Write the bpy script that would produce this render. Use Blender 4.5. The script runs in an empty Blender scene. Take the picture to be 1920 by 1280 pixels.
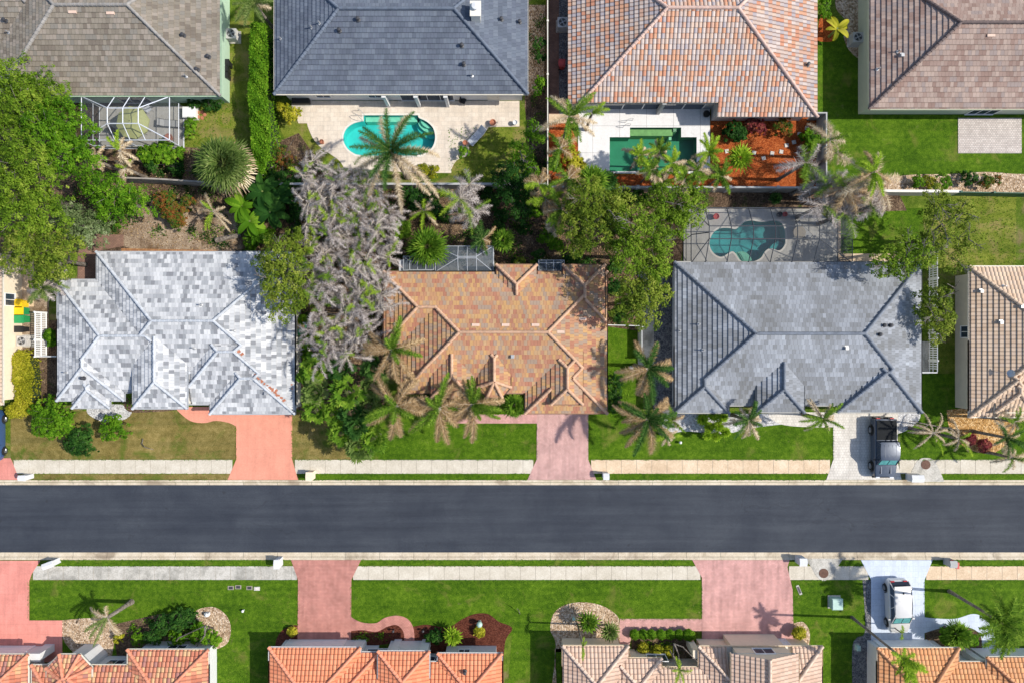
import bpy, math, random
import numpy as np
from mathutils import Vector
from mathutils.geometry import tessellate_polygon

# ------------------------------------------------------------------ camera, light, exposure
S = 1/21.0            # metres per photo pixel on the ground
H = 61.0              # drone height
SUN_EL = math.radians(46)
sc = bpy.context.scene
col = sc.collection
cam = bpy.data.cameras.new('camera'); cam_o = bpy.data.objects.new('camera', cam); col.objects.link(cam_o)
cam_o.location = (0, 0, H); cam.sensor_width = 36; cam.lens = 36*H/(1920*S); cam.clip_start = 1; cam.clip_end = 2000
sc.camera = cam_o
w = bpy.data.worlds.new('World'); sc.world = w; w.use_nodes = True
nt = w.node_tree; bg = nt.nodes['Background']
sky = nt.nodes.new('ShaderNodeTexSky'); sky.sky_type = 'NISHITA'; sky.sun_disc = False
sky.sun_elevation = SUN_EL; sky.sun_rotation = math.radians(90)
nt.links.new(sky.outputs[0], bg.inputs[0]); bg.inputs[1].default_value = 0.15
sun = bpy.data.lights.new('sun', 'SUN'); sun.energy = 4.3; sun.angle = math.radians(0.6); sun.color = (1, .95, .86)
sun_o = bpy.data.objects.new('sun', sun); col.objects.link(sun_o); sun_o.rotation_euler = (0, math.pi/2-SUN_EL, math.radians(-2))
sc.view_settings.view_transform = 'Standard'; sc.view_settings.look = 'None'
sc.view_settings.exposure = 0.2; sc.view_settings.gamma = 1
sc.cycles.max_bounces = 8; sc.cycles.transparent_max_bounces = 16

# ------------------------------------------------------------------ helpers
def P(px, py, z=0.0):
    k = (H-z)/H*S
    return ((px-960)*k, -(py-640)*k, z)
def P2(px, py, z=0.0): return P(px, py, z)[:2]

def tag(o, label=None, cat=None, group=None, kind=None):
    if label: o['label'] = label
    if cat: o['category'] = cat
    if group: o['group'] = group
    if kind: o['kind'] = kind
    return o
def empty(name, loc=(0, 0, 0), rz=0, label=None, cat=None, group=None):
    o = bpy.data.objects.new(name, None); col.objects.link(o); o.location = loc; o.rotation_euler = (0, 0, rz)
    o.empty_display_size = .3
    return tag(o, label, cat, group)
def link(name, me, parent=None, world=True):
    """link a mesh; if it was built in world coordinates shift it into its parent's frame"""
    o = bpy.data.objects.new(name, me); col.objects.link(o)
    if parent is not None:
        o.parent = parent
        if world:
            off = Vector((0, 0, 0)); p = parent
            while p is not None: off += p.location; p = p.parent
            me.transform(__import__('mathutils').Matrix.Translation(-off))
    return o
def copy_tree(o, parent=None):
    c = o.copy(); col.objects.link(c); c.parent = parent
    for ch in list(o.children): copy_tree(ch, c)
    return c

class MB:
    def __init__(s): s.v = []; s.f = []; s.uv = []; s.mi = []
    def face(s, pts, uv=None, mi=0):
        n = len(s.v); s.v += [tuple(p) for p in pts]; s.f.append(tuple(range(n, n+len(pts))))
        s.uv += list(uv) if uv else [(p[0], p[1]) for p in pts]; s.mi.append(mi)
    def box(s, x0, x1, y0, y1, z0, z1, mi=0, rz=0, c=None):
        pts = [(x0,y0,z0),(x1,y0,z0),(x1,y1,z0),(x0,y1,z0),(x0,y0,z1),(x1,y0,z1),(x1,y1,z1),(x0,y1,z1)]
        if rz:
            cx, cy = c if c else ((x0+x1)/2, (y0+y1)/2); ca, sa = math.cos(rz), math.sin(rz)
            pts = [(cx+(a-cx)*ca-(b-cy)*sa, cy+(a-cx)*sa+(b-cy)*ca, z) for a, b, z in pts]
        for f in ((0,3,2,1),(4,5,6,7),(0,1,5,4),(1,2,6,5),(2,3,7,6),(3,0,4,7)): s.face([pts[i] for i in f], mi=mi)
    def tube(s, pts, r, n=6, mi=0, cap=True):
        pts = [Vector(p) for p in pts]; rs = r if isinstance(r, (list, tuple)) else [r]*len(pts)
        rings = []
        for i, p in enumerate(pts):
            d = (pts[min(i+1, len(pts)-1)]-pts[max(i-1, 0)]).normalized()
            a = d.cross(Vector((0, 0, 1)) if abs(d.z) < .9 else Vector((1, 0, 0))).normalized(); b = d.cross(a)
            rings.append([p+(a*math.cos(t)+b*math.sin(t))*rs[i] for t in [2*math.pi*k/n for k in range(n)]])
        base = len(s.v)
        for rg in rings:
            for q in rg: s.v.append(tuple(q)); 
        for i in range(len(rings)-1):
            for k in range(n):
                f = (base+i*n+k, base+i*n+(k+1) % n, base+(i+1)*n+(k+1) % n, base+(i+1)*n+k)
                s.f.append(f); s.uv += [(0, 0)]*4; s.mi.append(mi)
        if cap:
            s.f.append(tuple(base+k for k in range(n))[::-1]); s.uv += [(0, 0)]*n; s.mi.append(mi)
            s.f.append(tuple(base+(len(rings)-1)*n+k for k in range(n))); s.uv += [(0, 0)]*n; s.mi.append(mi)
    def disc(s, c, r, n=16, mi=0):
        s.face([(c[0]+r*math.cos(2*math.pi*k/n), c[1]+r*math.sin(2*math.pi*k/n), c[2]) for k in range(n)], mi=mi)
    def lathe(s, c, prof, n=16, mi=0):
        base = len(s.v)
        for r, z in prof:
            for k in range(n): s.v.append((c[0]+r*math.cos(2*math.pi*k/n), c[1]+r*math.sin(2*math.pi*k/n), c[2]+z))
        for i in range(len(prof)-1):
            for k in range(n):
                s.f.append((base+i*n+k, base+i*n+(k+1) % n, base+(i+1)*n+(k+1) % n, base+(i+1)*n+k)); s.uv += [(0, 0)]*4; s.mi.append(mi)
    def build(s, name, mats, parent=None, smooth=False, world=True):
        me = bpy.data.meshes.new(name); me.from_pydata(s.v, [], s.f)
        uvl = me.uv_layers.new(name='uv'); uvl.data.foreach_set('uv', np.array(s.uv, dtype=np.float32).ravel())
        for m in (mats if isinstance(mats, (list, tuple)) else [mats]): me.materials.append(m)
        me.polygons.foreach_set('material_index', s.mi)
        if smooth: me.polygons.foreach_set('use_smooth', [True]*len(s.f))
        me.update()
        return link(name, me, parent, world)

def np_mesh(name, V, k, mat, tint=None, parent=None, world=True):
    """V: (n*k,3) vertices of n faces with k corners each"""
    V = np.asarray(V, dtype=np.float32).reshape(-1, 3); n = len(V)//k
    me = bpy.data.meshes.new(name)
    me.vertices.add(n*k); me.vertices.foreach_set('co', V.ravel())
    me.loops.add(n*k); me.loops.foreach_set('vertex_index', np.arange(n*k, dtype=np.int32))
    me.polygons.add(n); me.polygons.foreach_set('loop_start', np.arange(n, dtype=np.int32)*k)
    me.update(calc_edges=True)
    if tint is not None:
        a = me.attributes.new('tint', 'FLOAT', 'FACE'); a.data.foreach_set('value', np.asarray(tint, dtype=np.float32))
    me.materials.append(mat)
    return link(name, me, parent, world)

# ------------------------------------------------------------------ materials
def newmat(name, rough=.8, spec=.3):
    m = bpy.data.materials.new(name); m.use_nodes = True
    b = m.node_tree.nodes['Principled BSDF']; b.inputs['Roughness'].default_value = rough
    b.inputs['Specular IOR Level'].default_value = spec
    return m, m.node_tree, b
def c4(c): return (c[0], c[1], c[2], 1)
def nd(t, kind, **kw):
    n = t.nodes.new('ShaderNode'+kind)
    for k, v in kw.items(): setattr(n, k, v)
    return n
def ramp(t, fac, stops, const=False):
    r = nd(t, 'ValToRGB'); cr = r.color_ramp
    if const: cr.interpolation = 'CONSTANT'
    while len(cr.elements) < len(stops): cr.elements.new(.5)
    for e, (p, c) in zip(cr.elements, stops): e.position = p; e.color = c4(c)
    t.links.new(fac, r.inputs[0]); return r.outputs[0]
def mixc(t, fac, a, b, mode='MIX'):
    m = nd(t, 'Mix', data_type='RGBA', blend_type=mode)
    for i, v in ((0, fac), (6, a), (7, b)):
        if isinstance(v, (int, float)): m.inputs[i].default_value = v
        elif isinstance(v, tuple): m.inputs[i].default_value = c4(v)
        else: t.links.new(v, m.inputs[i])
    return m.outputs[2]
def noise(t, scale, detail=4, rough=.6, vec=None, dist=0):
    n = nd(t, 'TexNoise'); n.inputs['Scale'].default_value = scale; n.inputs['Detail'].default_value = detail
    n.inputs['Roughness'].default_value = rough; n.inputs['Distortion'].default_value = dist
    if vec is not None: t.links.new(vec, n.inputs['Vector'])
    return n.outputs[0]
def geo(t):
    return nd(t, 'NewGeometry').outputs['Position']
def math_(t, op, a, b=None):
    m = nd(t, 'Math', operation=op)
    for i, v in ((0, a), (1, b)):
        if v is None: continue
        if isinstance(v, (int, float)): m.inputs[i].default_value = v
        else: t.links.new(v, m.inputs[i])
    return m.outputs[0]
def bump(t, b, height, strength=.5, dist=.05):
    n = nd(t, 'Bump'); n.inputs['Strength'].default_value = strength; n.inputs['Distance'].default_value = dist
    t.links.new(height, n.inputs['Height']); t.links.new(n.outputs[0], b.inputs['Normal'])

def plain(name, c, rough=.6, spec=.4, metal=0, vary=.12, scale=3):
    m, t, b = newmat(name, rough, spec)
    g = geo(t); f = noise(t, scale, 4, .6, g)
    d = tuple(x*(1-vary) for x in c); e = tuple(min(1, x*(1+vary)) for x in c)
    t.links.new(ramp(t, f, [(.3, d), (.7, e)]), b.inputs['Base Color']); b.inputs['Metallic'].default_value = metal
    return m
def speckle(name, cols, fine=14, mid=1.5, big=.25, rough=.95, bs=.5, bd=.04, patch=None, voro=False, patch_lo=.52, patch_hi=.68, mow=False):
    """ground materials: cols = dark, middle, light; patch = colour of wear patches"""
    m, t, b = newmat(name, rough, .15)
    g = geo(t)
    f1 = noise(t, fine, 3, .7, g)
    if voro:
        v = nd(t, 'TexVoronoi'); v.inputs['Scale'].default_value = fine; t.links.new(g, v.inputs['Vector'])
        sp = nd(t, 'SeparateColor'); t.links.new(v.outputs['Color'], sp.inputs[0]); f0 = sp.outputs[0]
        hgt = math_(t, 'SUBTRACT', 1, v.outputs['Distance'])
    else:
        f0 = f1; hgt = f1
    f2 = noise(t, mid, 4, .6, g); f3 = noise(t, big, 3, .5, g)
    s = math_(t, 'ADD', math_(t, 'MULTIPLY', f0, .5), math_(t, 'ADD', math_(t, 'MULTIPLY', f2, .3), math_(t, 'MULTIPLY', f3, .2)))
    lo, hi = (.40, .62) if not voro else (.22, .80)
    c = ramp(t, s, [(lo, cols[0]), ((lo+hi)/2, cols[1]), (hi, cols[2])])
    if patch:
        f4 = noise(t, .45, 5, .65, g, .6)
        c = mixc(t, ramp(t, f4, [(patch_lo, (0, 0, 0)), (patch_hi, (1, 1, 1))]), c, mixc(t, f0, tuple(x*.6 for x in patch), tuple(min(1, x*1.35) for x in patch)))
    if 'grass' in name:
        mp = nd(t, 'Mapping'); mp.inputs['Scale'].default_value = (.10, 1.9, 1); mp.inputs['Rotation'].default_value = (0, 0, .03); t.links.new(g, mp.inputs[0])
        c = mixc(t, 1, c, ramp(t, noise(t, .9, 3, .55, mp.outputs[0]), [(.36, (.84, .86, .84)), (.62, (1.1, 1.07, 1.05))]), 'MULTIPLY')
        c = mixc(t, ramp(t, noise(t, 4.5, 3, .6, g), [(.66, (0, 0, 0)), (.74, (.55, .55, .55))]), c, tuple(x*1.5 for x in cols[2]))
        c = mixc(t, ramp(t, noise(t, .7, 5, .7, g, .3), [(.64, (0, 0, 0)), (.74, (.5, .5, .5))]), c, (.24, .20, .09))
    t.links.new(c, b.inputs['Base Color']); bump(t, b, hgt, bs, bd)
    return m
def bricks(name, c1, c2, mortar, bw, bh, rough=.85, ms=.012, stain=.25, rot=0, off=.5):
    m, t, b = newmat(name, rough, .2)
    g = geo(t); mp = nd(t, 'Mapping'); mp.inputs['Rotation'].default_value = (0, 0, rot); t.links.new(g, mp.inputs[0])
    br = nd(t, 'TexBrick'); br.offset = off; br.inputs['Scale'].default_value = 1
    br.inputs['Brick Width'].default_value = bw; br.inputs['Row Height'].default_value = bh; br.inputs['Mortar Size'].default_value = ms
    br.inputs['Color1'].default_value = c4(c1); br.inputs['Color2'].default_value = c4(c2); br.inputs['Mortar'].default_value = c4(mortar)
    t.links.new(mp.outputs[0], br.inputs['Vector'])
    f = noise(t, .8, 5, .65, g); f2 = noise(t, 9, 3, .6, g)
    c = mixc(t, 1.0, br.outputs[0], ramp(t, f, [(.3, (1-stain,)*3), (.6, (1, 1, 1))]), 'MULTIPLY')
    c = mixc(t, 1.0, c, ramp(t, f2, [(.3, (.86, .86, .86)), (.7, (1, 1, 1))]), 'MULTIPLY')
    mp3 = nd(t, 'Mapping'); mp3.inputs['Scale'].default_value = (2.6, .22, 1); t.links.new(g, mp3.inputs[0])
    c = mixc(t, 1.0, c, ramp(t, noise(t, 1.0, 5, .6, mp3.outputs[0]), [(.32, (1-stain*.7,)*3), (.56, (1, 1, 1)), (.75, (1.05, 1.05, 1.05))]), 'MULTIPLY')
    c = mixc(t, ramp(t, noise(t, .9, 4, .7, g, .4), [(.66, (0, 0, 0)), (.74, (.35, .35, .35))]), c, mortar)
    t.links.new(c, b.inputs['Base Color']); bump(t, b, math_(t, 'SUBTRACT', 1, br.outputs[1]), .3, .01)
    return m
def tiles(name, cols, tw=.33, barrel=False, clump=0., rowrun=0.0, rough=.75, weather=.25, joint=.55):
    """roof tiles: uv in metres, v is the distance up the slope; one random colour for each tile"""
    m, t, b = newmat(name, rough, .25)
    uv = nd(t, 'UVMap'); uv.uv_map = 'uv'; sp = nd(t, 'SeparateXYZ'); t.links.new(uv.outputs[0], sp.inputs[0])
    row = math_(t, 'FLOOR', math_(t, 'DIVIDE', sp.outputs[1], COURSE))
    u = math_(t, 'ADD', math_(t, 'DIVIDE', sp.outputs[0], tw), 0.0 if barrel else math_(t, 'MULTIPLY', math_(t, 'MODULO', row, 2), .5))
    cl = math_(t, 'FLOOR', u); fr = math_(t, 'FRACT', u)
    cb = nd(t, 'CombineXYZ'); t.links.new(cl, cb.inputs[0]); t.links.new(row, cb.inputs[1])
    wn = nd(t, 'TexWhiteNoise', noise_dimensions='2D'); t.links.new(cb.outputs[0], wn.inputs[0])
    f = wn.outputs[0]
    if rowrun:
        cb2 = nd(t, 'CombineXYZ'); t.links.new(math_(t, 'FLOOR', math_(t, 'DIVIDE', math_(t, 'ADD', cl, math_(t, 'MULTIPLY', row, 1.7)), rowrun)), cb2.inputs[0]); t.links.new(row, cb2.inputs[1])
        w2 = nd(t, 'TexWhiteNoise', noise_dimensions='2D'); t.links.new(cb2.outputs[0], w2.inputs[0])
        f = mixc(t, .55, f, w2.outputs[0])
    if clump:
        n2 = noise(t, .9, 2, .5, cb.outputs[0])
        n2b = noise(t, .12, 3, .6, cb.outputs[0])
        n2 = math_(t, 'MULTIPLY', math_(t, 'SUBTRACT', math_(t, 'ADD', n2b, math_(t, 'MULTIPLY', n2, .3)), .35), 1.5)
        f = mixc(t, clump, f, n2)
    n = len(cols); lo, hi = (.0, 1.0) if not (rowrun or clump) else (.12, .88)
    c = ramp(t, f, [(lo+(hi-lo)*i/n, cc) for i, cc in enumerate(cols)], True)
    c = mixc(t, 1, c, ramp(t, noise(t, 18, 3, .6, geo(t)), [(.3, (.88, .88, .88)), (.7, (1.0, 1.0, 1.0))]), 'MULTIPLY')
    c = mixc(t, 1, c, ramp(t, noise(t, .35, 4, .6, geo(t)), [(.3, (1-weather,)*3), (.65, (1, 1, 1))]), 'MULTIPLY')
    if barrel:
        a = math_(t, 'ABSOLUTE', math_(t, 'SINE', math_(t, 'MULTIPLY', u, math.pi)))
        hgt = math_(t, 'POWER', a, .8); bump(t, b, hgt, 1.0, .075)
        gap = math_(t, 'LESS_THAN', a, .22)
        c = mixc(t, math_(t, 'MULTIPLY', gap, joint), c, tuple(x*.35 for x in cols[0]))
    else:
        gap = math_(t, 'GREATER_THAN', math_(t, 'ABSOLUTE', math_(t, 'SUBTRACT', fr, .5)), .5-.012/tw)
        c = mixc(t, math_(t, 'MULTIPLY', gap, joint), c, tuple(x*.3 for x in cols[0]))
        bump(t, b, math_(t, 'ADD', math_(t, 'SUBTRACT', 1, gap), math_(t, 'MULTIPLY', f, .4)), .5, .012)
    t.links.new(c, b.inputs['Base Color'])
    return m
def leafmat(name, cols, trans=.40, rough=.75):
    m, t, b = newmat(name, rough, .12)
    a = nd(t, 'Attribute'); a.attribute_name = 'tint'
    c = ramp(t, a.outputs['Fac'], [(i/(len(cols)-1), cc) for i, cc in enumerate(cols)])
    t.links.new(c, b.inputs['Base Color'])
    tr = nd(t, 'BsdfTranslucent'); t.links.new(c, tr.inputs[0])
    mx = nd(t, 'MixShader'); mx.inputs[0].default_value = trans
    t.links.new(b.outputs[0], mx.inputs[1]); t.links.new(tr.outputs[0], mx.inputs[2])
    t.links.new(mx.outputs[0], t.nodes['Material Output'].inputs[0])
    return m
def screenmat(name, c=(.03, .03, .035), cover=.45):
    m, t, b = newmat(name, .9, .1); b.inputs['Base Color'].default_value = c4(c)
    tr = nd(t, 'BsdfTransparent'); mx = nd(t, 'MixShader'); mx.inputs[0].default_value = cover
    t.links.new(tr.outputs[0], mx.inputs[1]); t.links.new(b.outputs[0], mx.inputs[2]); t.links.new(mx.outputs[0], t.nodes['Material Output'].inputs[0])
    return m
def watermat(name, c):
    m, t, b = newmat(name, .05, .5)
    tr = nd(t, 'BsdfTransparent'); tr.inputs[0].default_value = c4(c)
    gl = nd(t, 'BsdfGlossy'); gl.inputs['Roughness'].default_value = .04
    fr = nd(t, 'Fresnel'); fr.inputs[0].default_value = 1.33
    bp = nd(t, 'Bump'); bp.inputs['Strength'].default_value = .25; bp.inputs['Distance'].default_value = .05
    t.links.new(noise(t, 3.5, 3, .5, geo(t)), bp.inputs['Height']); t.links.new(bp.outputs[0], gl.inputs['Normal']); t.links.new(bp.outputs[0], fr.inputs['Normal'])
    mx = nd(t, 'MixShader'); t.links.new(fr.outputs[0], mx.inputs[0]); t.links.new(tr.outputs[0], mx.inputs[1]); t.links.new(gl.outputs[0], mx.inputs[2])
    t.links.new(mx.outputs[0], t.nodes['Material Output'].inputs[0])
    return m
COURSE = .41
def asphalt():
    m, t, b = newmat('asphalt', .82, .25); g = geo(t)
    mp = nd(t, 'Mapping'); mp.inputs['Scale'].default_value = (.06, 1.6, 1); t.links.new(g, mp.inputs[0])
    f1 = noise(t, 26, 3, .7, g); streak = noise(t, 1.1, 5, .65, mp.outputs[0]); pat = noise(t, .22, 6, .68, g, .5)
    c = ramp(t, f1, [(.35, (.024, .029, .040)), (.5, (.037, .044, .058)), (.66, (.066, .074, .090))])
    c = mixc(t, 1, c, ramp(t, streak, [(.30, (.80, .80, .82)), (.5, (1, 1, 1)), (.70, (1.22, 1.20, 1.16))]), 'MULTIPLY')
    c = mixc(t, 1, c, ramp(t, pat, [(.35, (.82, .83, .86)), (.66, (1.22, 1.20, 1.15))]), 'MULTIPLY')
    v = nd(t, 'TexVoronoi', feature='DISTANCE_TO_EDGE'); v.inputs['Scale'].default_value = .16
    mp2 = nd(t, 'Mapping'); mp2.inputs['Scale'].default_value = (.6, 1.3, 1); t.links.new(g, mp2.inputs[0])
    dz = nd(t, 'VectorMath', operation='ADD'); t.links.new(mp2.outputs[0], dz.inputs[0]); nn = nd(t, 'TexNoise'); nn.inputs['Scale'].default_value = .8; nn.inputs['Detail'].default_value = 6; t.links.new(g, nn.inputs['Vector']); t.links.new(nn.outputs['Color'], dz.inputs[1])
    t.links.new(dz.outputs[0], v.inputs['Vector'])
    crack = math_(t, 'MULTIPLY', math_(t, 'LESS_THAN', v.outputs['Distance'], .0035), math_(t, 'GREATER_THAN', noise(t, .12, 2, .5, g), .52))
    c = mixc(t, math_(t, 'MULTIPLY', crack, .3), c, (.02, .022, .027))
    sp = noise(t, 1.3, 2, .5, g); c = mixc(t, ramp(t, sp, [(.71, (0, 0, 0)), (.76, (.5, .5, .5))]), c, (.025, .026, .03))
    t.links.new(c, b.inputs['Base Color']); bump(t, b, f1, .4, .015); return m
M = {}
M['grass'] = speckle('lawn_grass', [(.026, .072, .002), (.070, .150, .005), (.15, .25, .016)], 15, 2.6, .35, bs=1, bd=.08, patch=(.22, .21, .05), patch_lo=.56, patch_hi=.80)
M['grass_rough'] = speckle('rough_grass', [(.04, .085, .007), (.105, .165, .014), (.20, .25, .04)], 13, 1.6, .3, bs=1, bd=.08, patch=(.26, .19, .10), patch_lo=.52, patch_hi=.7)
M['grass_dry'] = speckle('dry_grass', [(.10, .085, .02), (.21, .165, .05), (.33, .26, .10)], 16, 2.0, .3, bs=.9, bd=.06, patch=(.09, .13, .015), patch_lo=.50, patch_hi=.66)
M['grass_yellow'] = speckle('thinning_grass', [(.07, .11, .01), (.15, .19, .02), (.25, .27, .05)], 16, 2.0, .35, bs=.9, bd=.06, patch=(.27, .22, .08), patch_lo=.5, patch_hi=.66)
M['soil'] = speckle('leaf_litter_soil', [(.045, .028, .018), (.13, .085, .055), (.30, .21, .13)], 7, 1.6, .3, bs=1, bd=.1, patch=(.05, .075, .012), patch_lo=.56, patch_hi=.68)
M['sand'] = speckle('sandy_soil', [(.16, .11, .075), (.30, .22, .15), (.48, .38, .28)], 9, 1.4, .35, bs=.8, bd=.06, patch=(.12, .07, .035))
M['mulch'] = speckle('orange_mulch', [(.20, .035, .010), (.42, .095, .022), (.60, .19, .06)], 14, 2, .5, bs=1, bd=.07, voro=True)
M['mulch_red'] = speckle('brown_red_mulch', [(.05, .012, .008), (.12, .035, .02), (.20, .07, .045)], 16, 2, .5, bs=1, bd=.06, voro=True)
M['gravel'] = speckle('white_gravel', [(.28, .27, .27), (.52, .51, .50), (.78, .77, .76)], 11, 2, .5, bs=1, bd=.05, voro=True)
M['gravel_grey'] = speckle('grey_gravel', [(.06, .06, .065), (.16, .16, .17), (.30, .29, .28)], 11, 2, .5, bs=1, bd=.05, voro=True)
M['rock'] = speckle('tan_river_rock', [(.22, .14, .08), (.48, .34, .22), (.74, .60, .46)], 8, 2, .5, bs=1, bd=.08, voro=True)
M['rock_orange'] = speckle('orange_tan_rock', [(.26, .13, .04), (.52, .30, .11), (.74, .52, .28)], 8, 2, .5, bs=1, bd=.08, voro=True)
M['asphalt'] = asphalt()
M['concrete'] = speckle('concrete', [(.48, .43, .34), (.59, .53, .43), (.68, .63, .53)], 12, 1.1, .35, rough=.9, bs=.15, bd=.01, patch=(.44, .39, .30), patch_lo=.62, patch_hi=.78)
M['concrete_old'] = speckle('stained_concrete', [(.34, .32, .28), (.52, .49, .43), (.62, .59, .54)], 12, 1.1, .35, rough=.9, bs=.15, bd=.01, patch=(.24, .23, .20), patch_lo=.50, patch_hi=.68)
M['concrete_warm'] = speckle('warm_concrete', [(.52, .38, .25), (.66, .50, .34), (.75, .62, .46)], 12, 1.1, .35, rough=.9, bs=.15, bd=.01)
M['kerb'] = speckle('kerb_concrete', [(.46, .38, .27), (.60, .51, .38), (.70, .62, .50)], 12, 1.3, .3, rough=.9, bs=.2, bd=.01, patch=(.35, .28, .20))
M['gap'] = plain('joint', (.34, .30, .24), .95)
M['coral'] = bricks('coral_paint', (.80, .34, .235), (.78, .32, .22), (.70, .29, .20), 3.2, 3.2, stain=.12, off=0)
M['coral2'] = bricks('salmon_paint', (.80, .32, .26), (.76, .29, .235), (.66, .26, .21), .9, .9, stain=.18, off=0)
M['pinkbrick'] = bricks('pink_stamped_brick', (.76, .42, .38), (.68, .36, .32), (.56, .32, .29), .24, .12, stain=.28, ms=.014)
M['pinkfan'] = bricks('pale_pink_cobbles', (.76, .47, .42), (.66, .38, .34), (.50, .31, .28), .13, .13, stain=.25, ms=.014, rot=.6)
M['redbrick'] = bricks('red_stamped_brick', (.66, .31, .25), (.57, .25, .20), (.42, .19, .16), .24, .12, stain=.28, ms=.014)
M['cream'] = bricks('cream_pavers', (.80, .75, .67), (.74, .68, .60), (.58, .53, .46), .24, .24, stain=.22, ms=.014)
M['travertine'] = bricks('travertine', (.80, .70, .58), (.74, .63, .51), (.58, .50, .42), .6, .4, stain=.16, ms=.01)
M['white_deck'] = bricks('white_deck', (.82, .80, .78), (.80, .78, .77), (.46, .45, .44), 2.4, 2.4, stain=.06, ms=.02, off=0)
M['cool_deck'] = bricks('cool_deck', (.60, .58, .53), (.57, .55, .51), (.50, .48, .45), 3, 3, stain=.2, ms=.01)
M['pale_pavers'] = bricks('pale_paver_pad', (.74, .66, .60), (.58, .50, .45), (.40, .36, .33), .22, .16, stain=.15, ms=.02)
M['bluewhite'] = bricks('pale_blue_paint', (.66, .72, .82), (.62, .68, .79), (.50, .55, .64), .5, .5, stain=.1, ms=.01)
M['brown_pave'] = bricks('brown_paving', (.34, .20, .14), (.26, .15, .11), (.16, .10, .08), .24, .12, stain=.25)
M['brick_edge'] = bricks('brick_edging', (.55, .30, .12), (.42, .18, .08), (.2, .1, .05), .12, .24, stain=.2)

T = {}
T['white'] = tiles('white_grey_tiles', [(.26, .265, .28), (.32, .33, .345), (.39, .40, .415), (.46, .465, .48), (.53, .535, .545), (.59, .595, .60), (.64, .64, .645), (.67, .67, .67)], .28, rowrun=1.7, weather=.12, joint=.3)
T['terra'] = tiles('terracotta_blend_tiles', [(.45, .20, .125), (.49, .25, .145), (.53, .29, .15), (.58, .34, .15), (.44, .30, .20), (.54, .34, .18), (.48, .24, .15), (.40, .29, .215)], .28, rowrun=2.2, weather=.18)
T['grey'] = tiles('grey_tiles', [(.20, .205, .21), (.24, .25, .265), (.29, .305, .33), (.35, .37, .405), (.42, .45, .49)], .30, clump=.7, weather=.15)
T['taupe'] = tiles('taupe_tiles', [(.21, .175, .14), (.25, .215, .17), (.29, .25, .20), (.34, .29, .24), (.26, .235, .20)], .30, rowrun=2, weather=.2)
T['slate'] = tiles('blue_grey_tiles', [(.115, .135, .175), (.13, .15, .195), (.145, .17, .215), (.165, .19, .235)], .30, rowrun=2, weather=.2)
T['barrel'] = tiles('barrel_blend_tiles', [(.58, .27, .17), (.56, .35, .26), (.54, .42, .36), (.60, .50, .45), (.42, .37, .38), (.60, .32, .20), (.60, .45, .36), (.50, .42, .39)], .33, barrel=True, weather=.12, joint=.9)
T['brown'] = tiles('rose_brown_tiles', [(.29, .19, .155), (.34, .235, .195), (.38, .28, .235), (.44, .33, .275), (.33, .26, .235)], .30, rowrun=2, weather=.2)
T['beige'] = tiles('beige_barrel_tiles', [(.60, .43, .30), (.64, .47, .33), (.68, .51, .37), (.63, .47, .35)], .33, barrel=True, weather=.12, joint=.4)
T['salmon'] = tiles('salmon_blend_tiles', [(.56, .20, .12), (.66, .25, .15), (.68, .29, .17), (.70, .42, .22), (.46, .21, .17), (.66, .28, .17)], .33, barrel=True, weather=.12, joint=.5)
T['orange'] = tiles('orange_barrel_tiles', [(.78, .27, .14), (.82, .30, .155), (.84, .33, .175), (.80, .29, .145)], .33, barrel=True, weather=.1, joint=.5)
T['pink'] = tiles('pinkish_barrel_tiles', [(.62, .42, .31), (.66, .46, .345), (.70, .50, .38), (.64, .455, .345)], .33, barrel=True, weather=.1, joint=.45)
T['tan'] = tiles('orange_tan_tiles', [(.66, .30, .13), (.70, .33, .15), (.74, .37, .17), (.66, .32, .155)], .33, barrel=True, weather=.1, joint=.5)
def capmat(name, c, v=.22): return plain(name, c, .8, .2, vary=v, scale=2.2)
CAP = dict(white=capmat('cap_white', (.48, .50, .53)), terra=capmat('cap_terra', (.56, .35, .23)), grey=capmat('cap_grey', (.19, .21, .245)),
    taupe=capmat('cap_taupe', (.30, .28, .26)), slate=capmat('cap_slate', (.14, .165, .21)), barrel=capmat('cap_barrel', (.60, .42, .35)),
    brown=capmat('cap_brown', (.16, .12, .11)), beige=capmat('cap_beige', (.62, .46, .33)), salmon=capmat('cap_salmon', (.64, .26, .16)),
    orange=capmat('cap_orange', (.74, .30, .18), .1), pink=capmat('cap_pink', (.66, .50, .39)), tan=capmat('cap_tan', (.66, .33, .17)))
M['fascia_brown'] = plain('brown_fascia', (.30, .18, .12), .7)
M['wall_cream'] = plain('cream_stucco', (.78, .66, .50), .9, .2, vary=.05)
M['wall_white'] = plain('white_stucco', (.66, .66, .66), .9, .2, vary=.05)
M['wall_grey'] = plain('grey_stucco', (.42, .42, .41), .9, .2, vary=.06)
M['wall_green'] = plain('pale_green_stucco', (.42, .56, .42), .9, .2, vary=.05)
M['wall_beige'] = plain('beige_stucco', (.58, .52, .42), .9, .2, vary=.05)
M['wall_sage'] = plain('sage_stucco', (.50, .52, .40), .9, .2, vary=.05)
M['fence_stucco'] = plain('grey_stucco_fence', (.30, .27, .235), .95, .1, vary=.25, scale=1.2)
M['white'] = plain('white_vinyl', (.80, .80, .79), .5, .4, vary=.04)
M['off_white'] = plain('off_white_paint', (.72, .68, .60), .6, .3, vary=.06)
M['brown_fence'] = plain('brown_stained_boards', (.16, .10, .07), .85, vary=.3)
M['green_fascia'] = plain('dark_green_fascia', (.03, .10, .06), .6)
M['glass'] = plain('window_glass', (.03, .045, .07), .06, .8, vary=.1)
M['shade_teal'] = plain('windscreen_sunshade', (.10, .34, .33), .4, .5, vary=.25, scale=4)
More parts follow.
